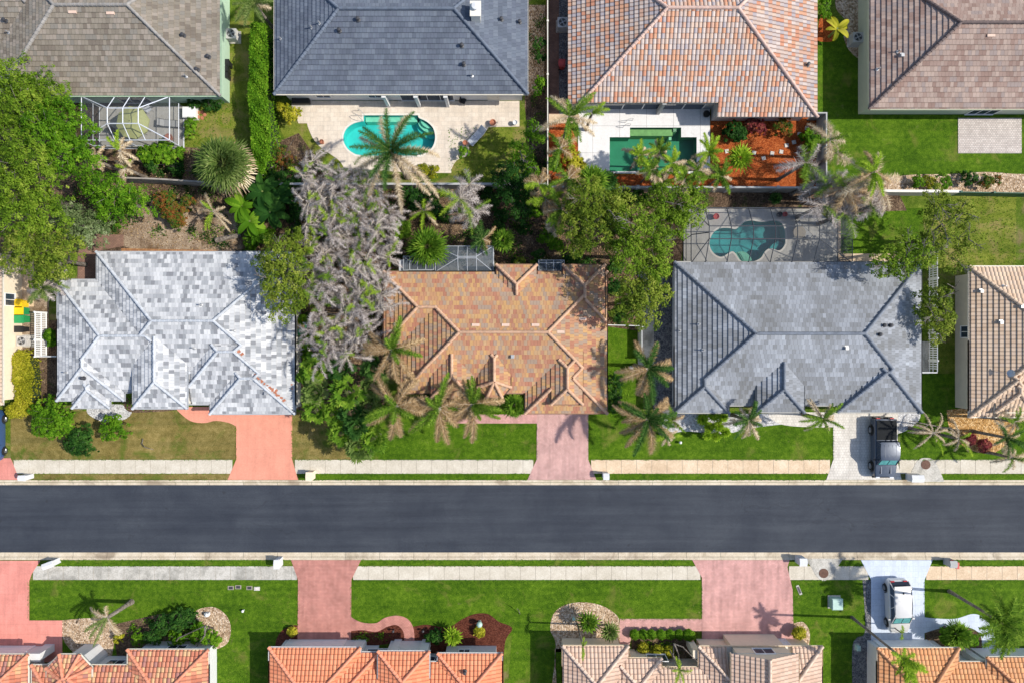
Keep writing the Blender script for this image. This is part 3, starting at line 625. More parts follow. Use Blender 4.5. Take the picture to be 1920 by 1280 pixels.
def link_child(o, parent):
    o.parent = parent; return o
class House:
    def __init__(s, name, label, blocks, tile, cap, wall, fascia='white', over=.45, cuts=(), group=None, capr=.13, shell=True):
        s.blocks = blocks; s.over = over
        bx = blocks[0].pts; cx = sum(p[0] for p in bx)/len(bx); cy = sum(p[1] for p in bx)/len(bx)
        s.root = empty(name, (cx, cy, 0), 0, label, 'house', group)
        roof = MB(); segs = []
        th = .078
        for ai, A in enumerate(blocks):
            sinm = A.m/math.hypot(1, A.m)
            for i in A.act():
                poly = list(A.pts); zi = A.z[i]
                for j in A.act():
                    if j != i:
                        zj = A.z[j]; poly = clip(poly, zj[0]-zi[0], zj[1]-zi[1], zj[2]-zi[2])
                if area(poly) < .01: continue
                # creases of this facet
                for k in range(len(poly)):
                    p, q = poly[k], poly[(k+1) % len(poly)]; mx, my = (p[0]+q[0])/2, (p[1]+q[1])/2
                    di = A.d[i][0]*mx+A.d[i][1]*my+A.d[i][2]
                    if di < 1e-4 or math.hypot(q[0]-p[0], q[1]-p[1]) < .2: continue
                    if any(abs(A.d[g][0]*mx+A.d[g][1]*my+A.d[g][2]) < 1e-4 for g in A.g): continue
                    key = (ai, round(mx, 2), round(my, 2))
                    if key not in [x[0] for x in segs]: segs.append((key, p, q, A, i, ai))
                pieces = [poly]
                for bi, B in enumerate(blocks):
                    if bi == ai: continue
                    hps = list(B.d); skip = False
                    for j in B.act():
                        zj = B.z[j]; h = (zj[0]-zi[0], zj[1]-zi[1], zj[2]-zi[2])
                        if abs(h[0])+abs(h[1]) < 1e-6 and abs(h[2]) < .004:
                            if bi > ai: skip = True
                            continue
                        if abs(h[0])+abs(h[1]) < 1e-6:
                            if h[2] < 0: skip = True
                            continue
                        hps.append(h)
                    if not skip: pieces = subtract(pieces, hps)
                for cpoly in cuts: pieces = subtract(pieces, Block(cpoly, 0).d)
                ex, ey = A.pts[i], A.pts[(i+1) % A.n]; l = math.hypot(ey[0]-ex[0], ey[1]-ex[1]); tx, ty = (ey[0]-ex[0])/l, (ey[1]-ex[1])/l
                z0 = 0
                for pc in pieces:
                    vs = [(zi[0]*x+zi[1]*y+zi[2]-z0)/sinm for x, y in pc]
                    for r in range(int(math.floor(min(vs)/COURSE+1e-6)), int(math.ceil(max(vs)/COURSE-1e-6))):
                        a_, b_, c_ = zi[0]/sinm, zi[1]/sinm, (zi[2]-z0)/sinm
                        q = clip(clip(pc, a_, b_, c_-r*COURSE), -a_, -b_, -(c_-(r+1)*COURSE))
                        if area(q) < 2e-4: continue
                        P3 = []; uv = []; low = []
                        for x, y in q:
                            z = zi[0]*x+zi[1]*y+zi[2]; v = (z-z0)/sinm; f = (v-r*COURSE)/COURSE
                            P3.append((x, y, z+th*(1-f)+.004)); uv.append((tx*x+ty*y+i*13.7, min(max(v, r*COURSE+1e-3), (r+1)*COURSE-1e-3))); low.append(f < 1e-3)
                        roof.face(P3, uv)
                        for k in range(len(q)):
                            k2 = (k+1) % len(q)
                            if low[k] and low[k2]:
                                a3, b3 = P3[k], P3[k2]
                                roof.face([b3, a3, (a3[0], a3[1], a3[2]-th-.01), (b3[0], b3[1], b3[2]-th-.01)], [uv[k2], uv[k], uv[k], uv[k2]])
        s.roof = roof.build('roof', tile, s.root)
        # ridge and hip caps
        cm = MB(); rr = random.Random(len(blocks)*7)
        for key, p, q, A, i, ai in segs:
            iv = [(0, 1)]; zi = A.z[i]
            for bi, B in enumerate(blocks):
                if bi == ai: continue
                lo, hi = 0, 1; dead = False
                for h in list(B.d)+[(B.z[j][0]-zi[0], B.z[j][1]-zi[1], B.z[j][2]-zi[2]+1e-3) for j in B.act()]:
                    f0 = h[0]*p[0]+h[1]*p[1]+h[2]; f1 = h[0]*q[0]+h[1]*q[1]+h[2]
                    if f0 < 0 and f1 < 0: dead = True; break
                    if f0 < 0 or f1 < 0:
                        t = f0/(f0-f1)
                        if f0 < 0: lo = max(lo, t)
                        else: hi = min(hi, t)
                if dead or lo >= hi: continue
                nv = []
                for a, b in iv:
                    if lo > a: nv.append((a, min(b, lo)))
                    if hi < b: nv.append((max(a, hi), b))
                iv = [x for x in nv if x[1]-x[0] > .01]
            for cp in cuts:
                pass
            for a, b in iv:
                pa = Vector((p[0]+(q[0]-p[0])*a, p[1]+(q[1]-p[1])*a, 0)); pb = Vector((p[0]+(q[0]-p[0])*b, p[1]+(q[1]-p[1])*b, 0))
                for v in (pa, pb): v.z = zi[0]*v.x+zi[1]*v.y+zi[2]
                if cuts and any(Block(cp, 0).height(pa.x, pa.y) > -1 or Block(cp, 0).height(pb.x, pb.y) > -1 for cp in cuts): pass
                if pa.z > pb.z: pa, pb = pb, pa
                d = pb-pa; ln = d.length
                if ln < .15: continue
                d.normalize(); side = d.cross(Vector((0, 0, 1))).normalized(); up = side.cross(d)
                if up.z < 0: up = -up
                nb = max(1, round(ln/.36))
                for k in range(nb):
                    s0 = ln*k/nb-.03; s1 = ln*(k+1)/nb
                    jit = rr.uniform(-.006, .006)
                    ring = []
                    for st, rd in ((s0, capr+.02), (s1, capr-.015)):
                        c = pa+d*st+up*(.075+jit)
                        ring.append([c+side*math.cos(t)*rd+up*(math.sin(t)*rd*1.15) for t in [math.pi*e/6-.25*(1 if e == 0 else -1 if e == 6 else 0) for e in range(7)]])
                    for e in range(6): cm.face([ring[0][e], ring[0][e+1], ring[1][e+1], ring[1][e]])
                    cm.face(ring[0][::-1]); cm.face(ring[1])
        if cm.f: s.caps = link_child(cm.build('ridge_cap', cap, s.root), s.roof)
        # eaves: fascia boards and soffit; walls
        fm = MB(); wm = MB(); sm = MB()
        for bi, B in enumerate(blocks if shell else []):
            zt = B.ze+.035; zb = B.ze-.2; ins = inset(B.pts, .05); out_ = inset(B.pts, .012)
            for i in range(B.n):
                a, b = out_[i], out_[(i+1) % B.n]; c, d = ins[i], ins[(i+1) % B.n]
                if i in B.g: continue
                fm.face([(a[0], a[1], zb), (b[0], b[1], zb), (b[0], b[1], zt-.03), (a[0], a[1], zt-.03)])
                fm.face([(c[0], c[1], zb), (a[0], a[1], zb), (b[0], b[1], zb), (d[0], d[1], zb)])
                # gutter lip
                g0, g1 = inset(B.pts, -.09)[i], inset(B.pts, -.09)[(i+1) % B.n]
                fm.face([(g0[0], g0[1], zt-.10), (g1[0], g1[1], zt-.10), (g1[0], g1[1], zt-.015), (g0[0], g0[1], zt-.015)])
                fm.face([(a[0], a[1], zt-.10), (b[0], b[1], zt-.10), (g1[0], g1[1], zt-.10), (g0[0], g0[1], zt-.10)])
            so = [(x, y, zb+.02+.003*bi) for x, y in inset(B.pts, .05)]; sm.face(so[::-1])
            wi = s.wpts(bi)
            for i in range(B.n):
                a, b = wi[i], wi[(i+1) % B.n]
                if i in B.g:
                    a, b = (a[0], a[1]), (b[0], b[1])
                    zz = lambda p: min(B.z[j][0]*p[0]+B.z[j][1]*p[1]+B.z[j][2] for j in B.act())
                    mid = ((a[0]+b[0])/2, (a[1]+b[1])/2)
                    wm.face([(a[0], a[1], 0), (b[0], b[1], 0), (b[0], b[1], zz(b)-.05), (mid[0], mid[1], zz(mid)-.05), (a[0], a[1], zz(a)-.05)])
                else:
                    wm.face([(a[0], a[1], 0), (b[0], b[1], 0), (b[0], b[1], B.ze-.17), (a[0], a[1], B.ze-.17)])
        s.wm = wm
        if not shell: return
        s.wall = wm.build('wall', wall, s.root)
        f_o = link_child(fm.build('fascia', M[fascia] if isinstance(fascia, str) else fascia, s.root), s.roof)
        s.soffit = link_child(sm.build('soffit', M['off_white'], s.root), s.roof)
    def wpts(s, bi):
        B = s.blocks[bi]; wi = [list(p) for p in inset(B.pts, s.over+.011*bi)]
        for g in B.g:
            for v in (g, (g+1) % B.n): wi[v][0] -= B.d[g][0]*(s.over-.06); wi[v][1] -= B.d[g][1]*(s.over-.06)
        return [tuple(p) for p in wi]
    def zroof(s, x, y): return max(b.height(x, y) for b in s.blocks)
    def on_roof(s, px, py):
        z = 4
        for _ in range(8):
            x, y = P2(px, py, z); z = s.zroof(x, y)
        return x, y, z
    def vent(s, px, py, kind='pipe'):
        x, y, z = s.on_roof(px, py)
        if z < 0: return
        mb = MB()
        if kind == 'pipe':
            mb.lathe((x, y, z-.1), [(.16, .1), (.16, .15), (.07, .19), (.055, .2), (.055, .55), (.03, .55)], 10); mt = M['metal']; nm = 'vent_pipe'
        elif kind == 'dark':
            mb.lathe((x, y, z-.1), [(.2, .1), (.2, .16), (.11, .2), (.10, .42), (.16, .44), (.14, .52), (.0, .56)], 10); mt = M['dark_metal']; nm = 'vent_pipe'
        elif kind == 'goose':
            mb.box(x-.16, x+.16, y-.16, y+.16, z+.0, z+.12); mb.box(x-.13, x+.13, y-.2, y+.05, z+.12, z+.26); mt = M['metal']; nm = 'roof_vent'
        elif kind == 'flat':
            mb.box(x-.32, x+.32, y-.11, y+.11, z+.0, z+.13); mt = M['cap_vent']; nm = 'tile_vent'
        mb.build(nm, mt, s.roof)
    def wallplane(s, b, side):
        pts = s.wpts(b); return pts['SENW'.index(side)], pts[('SENW'.index(side)+1) % len(pts)]
    def opening(s, b, side, at, width, z0, z1, kind='window', cols=2):
        """at: photo pixel (x for N and S walls, y for E and W) read at the opening's mid height"""
        a, c = s.wallplane(b, side); zm = (z0+z1)/2
        nx, ny = {'S': (0, -1), 'N': (0, 1), 'E': (1, 0), 'W': (-1, 0)}[side]
        if side in 'NS': u = P2(at, 0, zm)[0]; f = lambda uu, o, z: (uu, a[1]+ny*o, z)
        else: u = P2(0, at, zm)[1]; f = lambda uu, o, z: (a[0]+nx*o, uu, z)
        def slab(mb, u0, u1, o0, o1, za, zb):
            p = [f(u0, o0, za), f(u1, o1, zb)]; xs = sorted((p[0][0], p[1][0])); ys = sorted((p[0][1], p[1][1]))
            mb.box(xs[0], xs[1], ys[0], ys[1], za, zb)
        h = width/2
        if kind == 'window':
            mb = MB(); t = .07
            slab(mb, u-h-t, u+h+t, 0, .07, z1, z1+t); slab(mb, u-h-t, u+h+t, 0, .10, z0-t, z0)
            slab(mb, u-h-t, u-h, 0, .07, z0, z1); slab(mb, u+h, u+h+t, 0, .07, z0, z1)
            for k in range(1, cols): slab(mb, u-h+width*k/cols-.025, u-h+width*k/cols+.025, 0, .055, z0, z1)
            fr = mb.build('window', M['white'], s.root)
            g = MB(); slab(g, u-h, u+h, .0, .03, z0, z1); g.build('pane', M['glass'], fr)
        elif kind == 'door':
            mb = MB(); slab(mb, u-h, u+h, 0, .06, 0.02, z1)
            slab(mb, u-h-.08, u-h, 0, .09, 0.02, z1+.08); slab(mb, u+h, u+h+.08, 0, .09, 0.02, z1+.08); slab(mb, u-h, u+h, 0, .09, z1, z1+.08)
            d = mb.build('door', M['off_white'], s.root); k_ = MB(); slab(k_, u+h*.7, u+h*.8, .06, .12, .95, 1.05); k_.build('handle', M['metal'], d)
        elif kind == 'garage':
            mb = MB(); slab(mb, u-h, u+h, 0, .04, 0.02, z1)
            for k in range(5): slab(mb, u-h+.03, u+h-.03, .04, .055, .06+k*(z1-.1)/5, .0+(k+1)*(z1-.1)/5)
            slab(mb, u-h-.12, u-h, 0, .08, 0.02, z1+.12); slab(mb, u+h, u+h+.12, 0, .08, 0.02, z1+.12); slab(mb, u-h, u+h, 0, .08, z1, z1+.12)
            mb.build('garage_door', M['white'], s.root)
M['cap_vent'] = plain('pale_tile_vent', (.66, .48, .38), .8, vary=.1)

h5 = House('tiled_house', 'house with patchwork white and grey tiled hip roof beside the coral driveway', [
    RB(182,473,553,733), RB(108,525,400,734.5), RB(108,600,233,750), RB(137,690,206,764), RB(250,560,351,765,3.75),
    RB(327,560,553,757), RB(394.5,640,553,775)], T['white'], CAP['white'], M['wall_white'], 'frame_grey', capr=.115)
h6 = House('tiled_house', 'house with orange and brown blended tile roof in the middle of the street', [
    RB(752,510,1138,736), RB(720,510,930,644), RB(931,497,1006,600,2.95), RB(1056,497,1134,600,2.95), RB(985,640,1138,774),
    RB(808,560,889,746,3.4),
    Block([P2(*p, 3.45) for p in [(913,744),(941,744),(957,725),(957,640),(897,640),(897,725)]], 3.45, .55),
    RB(1034,660,1092,757,3.67)], T['terra'], CAP['terra'], M['wall_beige'], 'fascia_brown', capr=.135)
h7 = House('tiled_house', 'house with plain grey flat tile roof above the parked pickup truck', [
    RB(1265,492,1727,759.5), RB(1265,650,1366,773), RB(1419,600,1507,772,3.5), RB(1570,620,1727,772)], T['grey'], CAP['grey'], M['wall_white'], 'wall_grey')
h8 = House('tiled_house', 'house with beige barrel tile roof cut off by the right edge above the street', [
    RB(1817,500,2200,768,2.7), RB(1817,640,1957,781,2.7), RB(1866,690,1938,772,3.2)], T['beige'], CAP['beige'], M['wall_beige'], 'off_white', over=.55)
h1 = House('tiled_house', 'house with taupe flat tile roof and pale green walls at the top left', [
    RB(-2,-104,413,180), RB(-260,-160,140,90)], T['taupe'], CAP['taupe'], M['wall_green'], M['wall_green'], over=.35)
h2 = House('tiled_house', 'house with blue grey slate coloured roof and white chimney above the turquoise pool', [
    RB(515,-91,989.5,177)], T['slate'], CAP['slate'], M['wall_white'], 'off_white')
B3 = RB(1065,-122,1532,220,2.6); (ax3, ay3), (bx3, _), (_, ty3), _ = B3.pts[0], B3.pts[1], B3.pts[2], 0
nx3, ny3 = P2(1347, 193, 3.05); nz3 = 2.6+.4*(ny3-ay3)
h3 = House('tiled_house', 'house with pink white and orange barrel tile roof above the dark green pool', [B3], T['barrel'], CAP['barrel'], M['wall_grey'], cuts=[[(ax3-2, ay3-2), (nx3, ay3-2), (nx3, ny3), (ax3-2, ny3)]], shell=False)
def poly_walls(h, pts, mat, name='wall'):
    mb = MB()
    for k in range(len(pts)-1):
        (x0, y0, z0), (x1, y1, z1) = pts[k], pts[k+1]; mb.face([(x0, y0, 0), (x1, y1, 0), (x1, y1, z1), (x0, y0, z0)])
    return mb.build(name, mat, h.root)
o3 = .5
poly_walls(h3, [(ax3+o3, ty3-o3, 2.5), (ax3+o3, ny3+o3, 2.6), (nx3+.25, ny3+o3, nz3+.1), (nx3+.25, ay3+o3, 2.6), (bx3-o3, ay3+o3, 2.5), (bx3-o3, ty3-o3, 2.5), (ax3+o3, ty3-o3, 2.5)], M['wall_grey'])
fb = MB(); fb.box(nx3, bx3, ay3+.01, ay3+.05, 2.44, 2.6); fb.box(ax3+.01, ax3+.05, ny3, ty3, 2.44, 2.6); fb.box(bx3-.05, bx3-.01, ay3+.05, ty3, 2.44, 2.6)
fb.box(ax3+1.1, nx3, ny3+.01, ny3+.05, nz3-.17, nz3-.01)
fb.face([(nx3+.02, ay3+.05, 2.42), (nx3+.02, ny3+.05, nz3-.18), (nx3+.02, ny3+.05, nz3-.01), (nx3+.02, ay3+.05, 2.60)])
fb.box(ax3+.05, bx3-.05, ny3+.06, ty3, 2.46, 2.5); fb.box(nx3+.03, bx3-.05, ay3+.05, ny3+.055, 2.46, 2.5)
link_child(fb.build('fascia', M['wall_beige'], h3.root), h3.roof)
wg = MB(); wg.box(ax3+3.2, nx3-.6, ny3+o3-.05, ny3+o3-.02, .1, 2.2); wo = wg.build('window', M['glass'], h3.root)
fg = MB()
for k in range(6): fg = MB(); xx = ax3+3.2+(nx3-.6-ax3-3.2)*k/5; fg.box(xx-.04, xx+.04, ny3+o3-.09, ny3+o3-.05, .1, 2.2); fg.build('window_frame', M['white'], wo)

h4 = House('tiled_house', 'house with rose brown flat tile roof at the top right corner', [
    RB(1629,-68,2100,205,2.7)], T['brown'], CAP['brown'], M['wall_sage'], 'wall_sage')
h9 = House('tiled_house', 'house with salmon and ochre barrel roof and fanned turret at the bottom left corner', [
    RB(60,1246,391,1520,2.7), RB(240,1217,391,1400,2.7), RB(-200,1226,53,1500,2.7),
    Block([P2(*p, 3.1) for p in [(88,1300),(88,1252),(112,1226),(150,1226),(172,1250),(172,1300)][::-1]], 3.1, .4)], T['salmon'], CAP['salmon'], M['wall_white'], 'off_white')
h10 = House('tiled_house', 'house with plain bright orange barrel tile roof beside the winding brick path', [
    RB(505,1240,941,1560,2.7), RB(505,1213,676,1450,2.7), RB(709,1220,805,1400,3.25), RB(821,1224,941,1450,2.7), RB(560,1222,712,1450,2.6)],
    T['orange'], CAP['orange'], M['wall_white'], 'wall_white', over=.5)
h11 = House('tiled_house', 'house with pale pinkish beige barrel roof and gabled dormer facing the street', [
    RB(1055,1250,1541,1560,2.7), RB(1055,1210,1178,1400,2.7), RB(1310,1211,1541,1480,2.7), RB(1371,1224,1497,1400,4.0,.4,'N'), RB(1150,1233,1240,1420,2.75)],
    T['pink'], CAP['pink'], M['wall_cream'], 'wall_cream', over=.5)
h12 = House('tiled_house', 'house with orange tan barrel tile roof cut off by the bottom right corner', [
    RB(1645,1240,2150,1560,2.7), RB(1645,1214,1797,1450,2.7), RB(1850,1231,1995,1450,2.9)], T['tan'], CAP['tan'], M['wall_white'], 'off_white', over=.5)
h0 = House('tiled_house', 'house with long cream side wall and one window at the left edge of the street', [
    RB(-420,478,5,757,2.75)], T['beige'], CAP['beige'], M['wall_cream'], 'off_white', over=.3)

for hh, kinds in ((h1, [(18,62,'pipe'),(12,40,'dark'),(345,68,'dark'),(392,108,'dark'),(371,132,'dark'),(350,144,'pipe'),(137,24,'flat'),(208,26,'flat')]),
                  (h2, [(585,53,'pipe'),(600,45,'pipe'),(527,74,'pipe'),(672,38,'dark'),(637,59,'dark'),(940,38,'dark'),(974,43,'dark'),(866,87,'dark'),(870,122,'dark'),(885,143,'pipe')]),
                  (h3, [(1513,123,'dark'),(1535,165,'dark')]), (h4, [(1683,98,'pipe'),(1690,104,'goose'),(1645,131,'pipe'),(1857,68,'flat')]),
                  (h5, [(126,698,'pipe'),(158,708,'dark'),(365,652,'pipe'),(378,572,'pipe'),(500,735,'goose'),(439,620,'pipe')]),
                  (h6, [(741,608,'pipe'),(961,667,'goose'),(892,609,'flat'),(948,609,'flat'),(1004,609,'flat'),(1051,622,'flat'),(1092,598,'flat')]),
                  (h7, [(1310,608,'pipe'),(1274,620,'pipe'),(1318,656,'pipe'),(1586,651,'goose'),(1656,610,'dark'),(1668,610,'dark'),(1648,627,'dark')]),
                  (h8, [(1838,545,'goose'),(1836,579,'goose'),(1875,603,'goose'),(1880,537,'pipe')]), (h10, [(872,1258,'dark')])):
    for a in kinds: hh.vent(*a)
# chimney on the slate roof
x, y, z = h2.on_roof(893, 30); ch = MB(); ch.box(x-.38, x+.38, y-.55, y+.55, z-.4, z+1.15); ch.box(x-.45, x+.45, y-.62, y+.62, z+1.15, z+1.25)
cho = ch.build('chimney', M['off_white'], h2.roof); f = MB(); f.lathe((x, y+.1, z+1.25), [(.24, 0), (.24, .18), (.32, .2), (.30, .30), (0, .36)], 14); f.build('chimney_cap', M['wall_white'], cho)
# damaged ridge mortar on the white and grey roof
for (p0, p1, n) in (((478,702),(536,752),16), ((444,655),(455,664),4), ((548,720),(549,735),4)):
    r_ = random.Random(n)
    mb = MB()
    for k in range(n):
        t = (k+r_.random()*.6)/n; x, y, z = h5.on_roof(p0[0]+(p1[0]-p0[0])*t+r_.uniform(-1, 1), p0[1]+(p1[1]-p0[1])*t+r_.uniform(-1, 1)); a = r_.uniform(.06, .15)
        mb.box(x-a, x+a, y-a*.7, y+a*.7, z+.03, z+.10, rz=r_.uniform(0, 3))
        mb.build('broken_tile', M['terra_pot'], h5.roof); mb = MB()

# openings that show on the walls facing the camera's middle
h0.opening(0, 'E', 562, 1.0, 1.0, 2.1); 
h8.opening(0, 'W', 622, .95, .9, 2.0)
h10.opening(1, 'N', 590, 4.9, 0, 2.2, 'garage'); h10.opening(4, 'N', 707, 1.8, .9, 2.1, 'window', 2); h10.opening(3, 'N', 870, .9, .9, 2.0)
h10.opening(0, 'N', 815, .9, .7, 2.0)
h11.opening(3, 'N', 1432, 1.6, 3.0, 3.9, 'window', 2); h11.opening(4, 'N', 1232, 1.6, 1.0, 2.2, 'window', 2); h11.opening(2, 'N', 1425, 5.0, 0, 2.2, 'garage')
h12.opening(1, 'N', 1700, 4.6, 0, 2.2, 'garage'); h9.opening(0, 'N', 215, 1.4, .9, 2.1)
h9.opening(2, 'N', 10, 3.6, 0, 2.2, 'garage'); h9.opening(1, 'N', 330, 1.5, .9, 2.1)
h2.opening(0, 'S', 604, 1.2, .9, 2.1); h2.opening(0, 'S', 702, 1.1, .9, 2.1); h2.opening(0, 'S', 925, .9, 0, 2.05, 'door'); h2.opening(0, 'S', 800, 4.6, .1, 2.2, 'window', 4)
h1.opening(0, 'S', 250, 2.6, .1, 2.1, 'window', 3); h4.opening(0, 'S', 1850, 2.4, .1, 2.1, 'window', 3)
h7.opening(0, 'N', 1430, 3.2, .1, 2.1, 'window', 3); h5.opening(0, 'N', 340, 2.2, .1, 2.1, 'window', 3); h6.opening(0, 'N', 850, 2.4, .1, 2.1, 'window', 3)
h5.opening(6, 'S', 470, 4.9, 0, 2.2, 'garage'); h6.opening(4, 'S', 1060, 4.9, 0, 2.2, 'garage'); h7.opening(3, 'S', 1645, 4.9, 0, 2.2, 'garage')
# pillars and wing walls that stand out in front of the street-side walls
def pillar(h, x0, y0, x1, y1, z, mat):
    if y0 > 640: y0 = 640+(y0-640)*H/(H-z); y1 = y0+14     # y0 is where its foot shows
    (a, d), (c, b) = P2(x0, y0, z), P2(x1, y1, z); mb = MB(); mb.box(a, c, b, d, 0, z); mb.box(a-.04, c+.04, b-.04, d+.04, z-.12, z+.03); mb.build('pillar', mat, h.root)
for a in ((655,1197,676,1216,2.5), (731,1197,745,1224,2.5), (785,1197,801,1224,2.5)): pillar(h10, *a, M['wall_white'])
for a in ((1057,1195,1080,1216,2.4), (1300,1195,1312,1216,2.5), (1427,1196,1446,1216,2.3), (1186,1216,1198,1236,2.2)): pillar(h11, *a, M['wall_cream'])
for a in ((56,1206,74,1234,2.0), (270,1209,282,1226,1.6)): pillar(h9, *a, M['wall_white'])
for a in ((1733,1202,1752,1216,2.0), (1832,1214,1846,1236,2.3)): pillar(h12, *a, M['wall_white'])
for a in ((832,193,838,205,2.5), (716,193,722,205,2.5), (776,193,782,205,2.5)): pillar(h2, a[0], 175, a[2], 183, 2.6, M['wall_white'])
pillar(h3, 1243, 187, 1249, 196, 2.8, M['wall_grey'])
# satellite dish on the beige house
def dish(h, px, py, face, parent):
    x, y, z = h.on_roof(px, py)
    mb = MB(); mb.tube([(x, y, z-.1), (x, y, z+.3), (x-.2, y, z+.5)], .03); o = mb.build('antenna_mast', M['metal'], parent)
    d = MB(); d.lathe((0, 0, 0), [(.0, .0), (.16, .03), (.30, .10), (.31, .11), (.16, .05), (0, .02)], 16)
    dd = d.build('dish_reflector', M['frame_grey'], None, world=False); dd.parent = o
    dd.location = Vector((x-.25, y, z+.5))-h.root.location-parent.location; dd.rotation_euler = (0, -1.0, 0)
dish(h8, 1822, 694, 0, h8.roof)

# ------------------------------------------------------------------ pools and screen cages
def pool(name, label, outline, basin, water, steps=(), depth=1.25, coping=None):
    pts = [P2(*p) for p in outline]; cx = sum(p[0] for p in pts)/len(pts); cy = sum(p[1] for p in pts)/len(pts)
    root = empty(name, (cx, cy, 0), 0, label, 'pool')
    mb = MB(); tri = tessellate_polygon([[Vector((*p, 0)) for p in pts]])
    for t in tri:
        q = [Vector((*pts[i], -depth)) for i in t]
        if (q[1]-q[0]).cross(q[2]-q[0]).z < 0: q.reverse()
        mb.face(q)
    for i in range(len(pts)):
        a, b = pts[i], pts[(i+1) % len(pts)]; mb.face([(*a, .038), (*b, .038), (*b, -depth), (*a, -depth)])
    bs = mb.build('basin', M[basin], root)
    for (poly, z, mt) in steps:
        sp = [P2(*p) for p in poly]; m2 = MB(); tr = tessellate_polygon([[Vector((*p, 0)) for p in sp]])
        for t in tr:
            q = [Vector((*sp[i], z)) for i in t]
            if (q[1]-q[0]).cross(q[2]-q[0]).z < 0: q.reverse()
            m2.face(q)
        for i in range(len(sp)): a, b = sp[i], sp[(i+1) % len(sp)]; m2.face([(*a, z), (*b, z), (*b, -depth), (*a, -depth)])
        m2.build('step', M[mt], bs)
    m3 = MB()
    for t in tri:
        q = [Vector((*pts[i], -.10)) for i in t]
        if (q[1]-q[0]).cross(q[2]-q[0]).z < 0: q.reverse()
        m3.face(q)
    m3.build('water', M[water], root)
    if coping:
        c = MB(); n = len(pts); sgn = sum(pts[i][0]*pts[(i+1) % n][1]-pts[(i+1) % n][0]*pts[i][1] for i in range(n))
        o = inset(pts if sgn > 0 else pts[::-1], -.16); q = pts if sgn > 0 else pts[::-1]
        for i in range(n):
            a, b, c1, d1 = q[i], q[(i+1) % n], o[(i+1) % n], o[i]
            c.face([(*a, .052), (*d1, .052), (*c1, .052), (*b, .052)])
            c.face([(*a, .052), (*b, .052), (*b, -.02), (*a, -.02)])
        c.build('coping', M[coping], root)
    return root
p2 = pool('swimming_pool', 'turquoise oval swimming pool with corner steps behind the slate roofed house', pool2, 'basin_turq', 'water_turq',
     [([(684,218),(781,218),(781,227),(684,227)], -.35, 'basin_step'),
      (mixed([(787,223),(799,230),(809,240),(815,254),(806,256,1),(795,252,1),(784,243,1),(779,233,1),(777,228)]), -.8, 'basin_turq'),
      (mixed([(787,222),(799,229),(811,240),(813,247),(803,247,1),(793,242,1),(785,234,1),(783,228)]), -.5, 'basin_step'),
      (mixed([(788,223),(799,230),(809,239),(801,239,1),(794,235,1),(789,229)]), -.25, 'basin_step')], coping='off_white')
p3 = pool('swimming_pool', 'dark green rectangular swimming pool with raised ledge in the white deck', pool3, 'basin_green', 'water_green',
     [([(1182,242),(1262,242),(1262,254),(1182,254)], -.22, 'basin_shelf'), ([(1263,241),(1269,241),(1269,247),(1263,247)], -.1+.0, 'basin_step'), ([(1255,256),(1260,256),(1260,262),(1255,262)], -.2, 'basin_step')])
p7 = pool('swimming_pool', 'teal kidney shaped swimming pool under the dark framed screen cage', pool7, 'basin_teal', 'water_teal',
     [(mixed([(1381,474),(1390,471,1),(1400,472,1),(1409,480,1),(1414,490),(1392,489),(1384,482)]), -.35, 'basin_step'),
      (mixed([(1446,465),(1452,457,1),(1462,452,1),(1471,454),(1470,461),(1462,469)]), -.4, 'basin_teal'),
      (mixed([(1386,474),(1392,475,1),(1400,478,1),(1407,488),(1394,488)]), -.22, 'basin_step')], coping='off_white')
# handrail loops
def handrail(px, py, px2, py2, label):
    (x, y, _), (x2, y2, _) = P(px, py), P(px2, py2); mb = MB()
    pts = [(x, y, .04), (x, y, .55), (x+(x2-x)*.2, y+(y2-y)*.2, .85), (x+(x2-x)*.6, y+(y2-y)*.6, .85), (x2, y2, .5), (x2, y2, .04)]
    mb.tube(pts, .022, 6)
    for dx in (.45,): mb.tube([(a+dx*.5, b+dx, c) for a, b, c in pts], .022, 6)
    tag(mb.build('pool_handrail', M['metal'], None, world=False), label, 'handrail')
handrail(669, 218, 680, 228, 'steel grab rail at the left end of the turquoise pool')
handrail(1168, 240, 1181, 236, 'steel loop rail at the left of the dark green pool ledge')

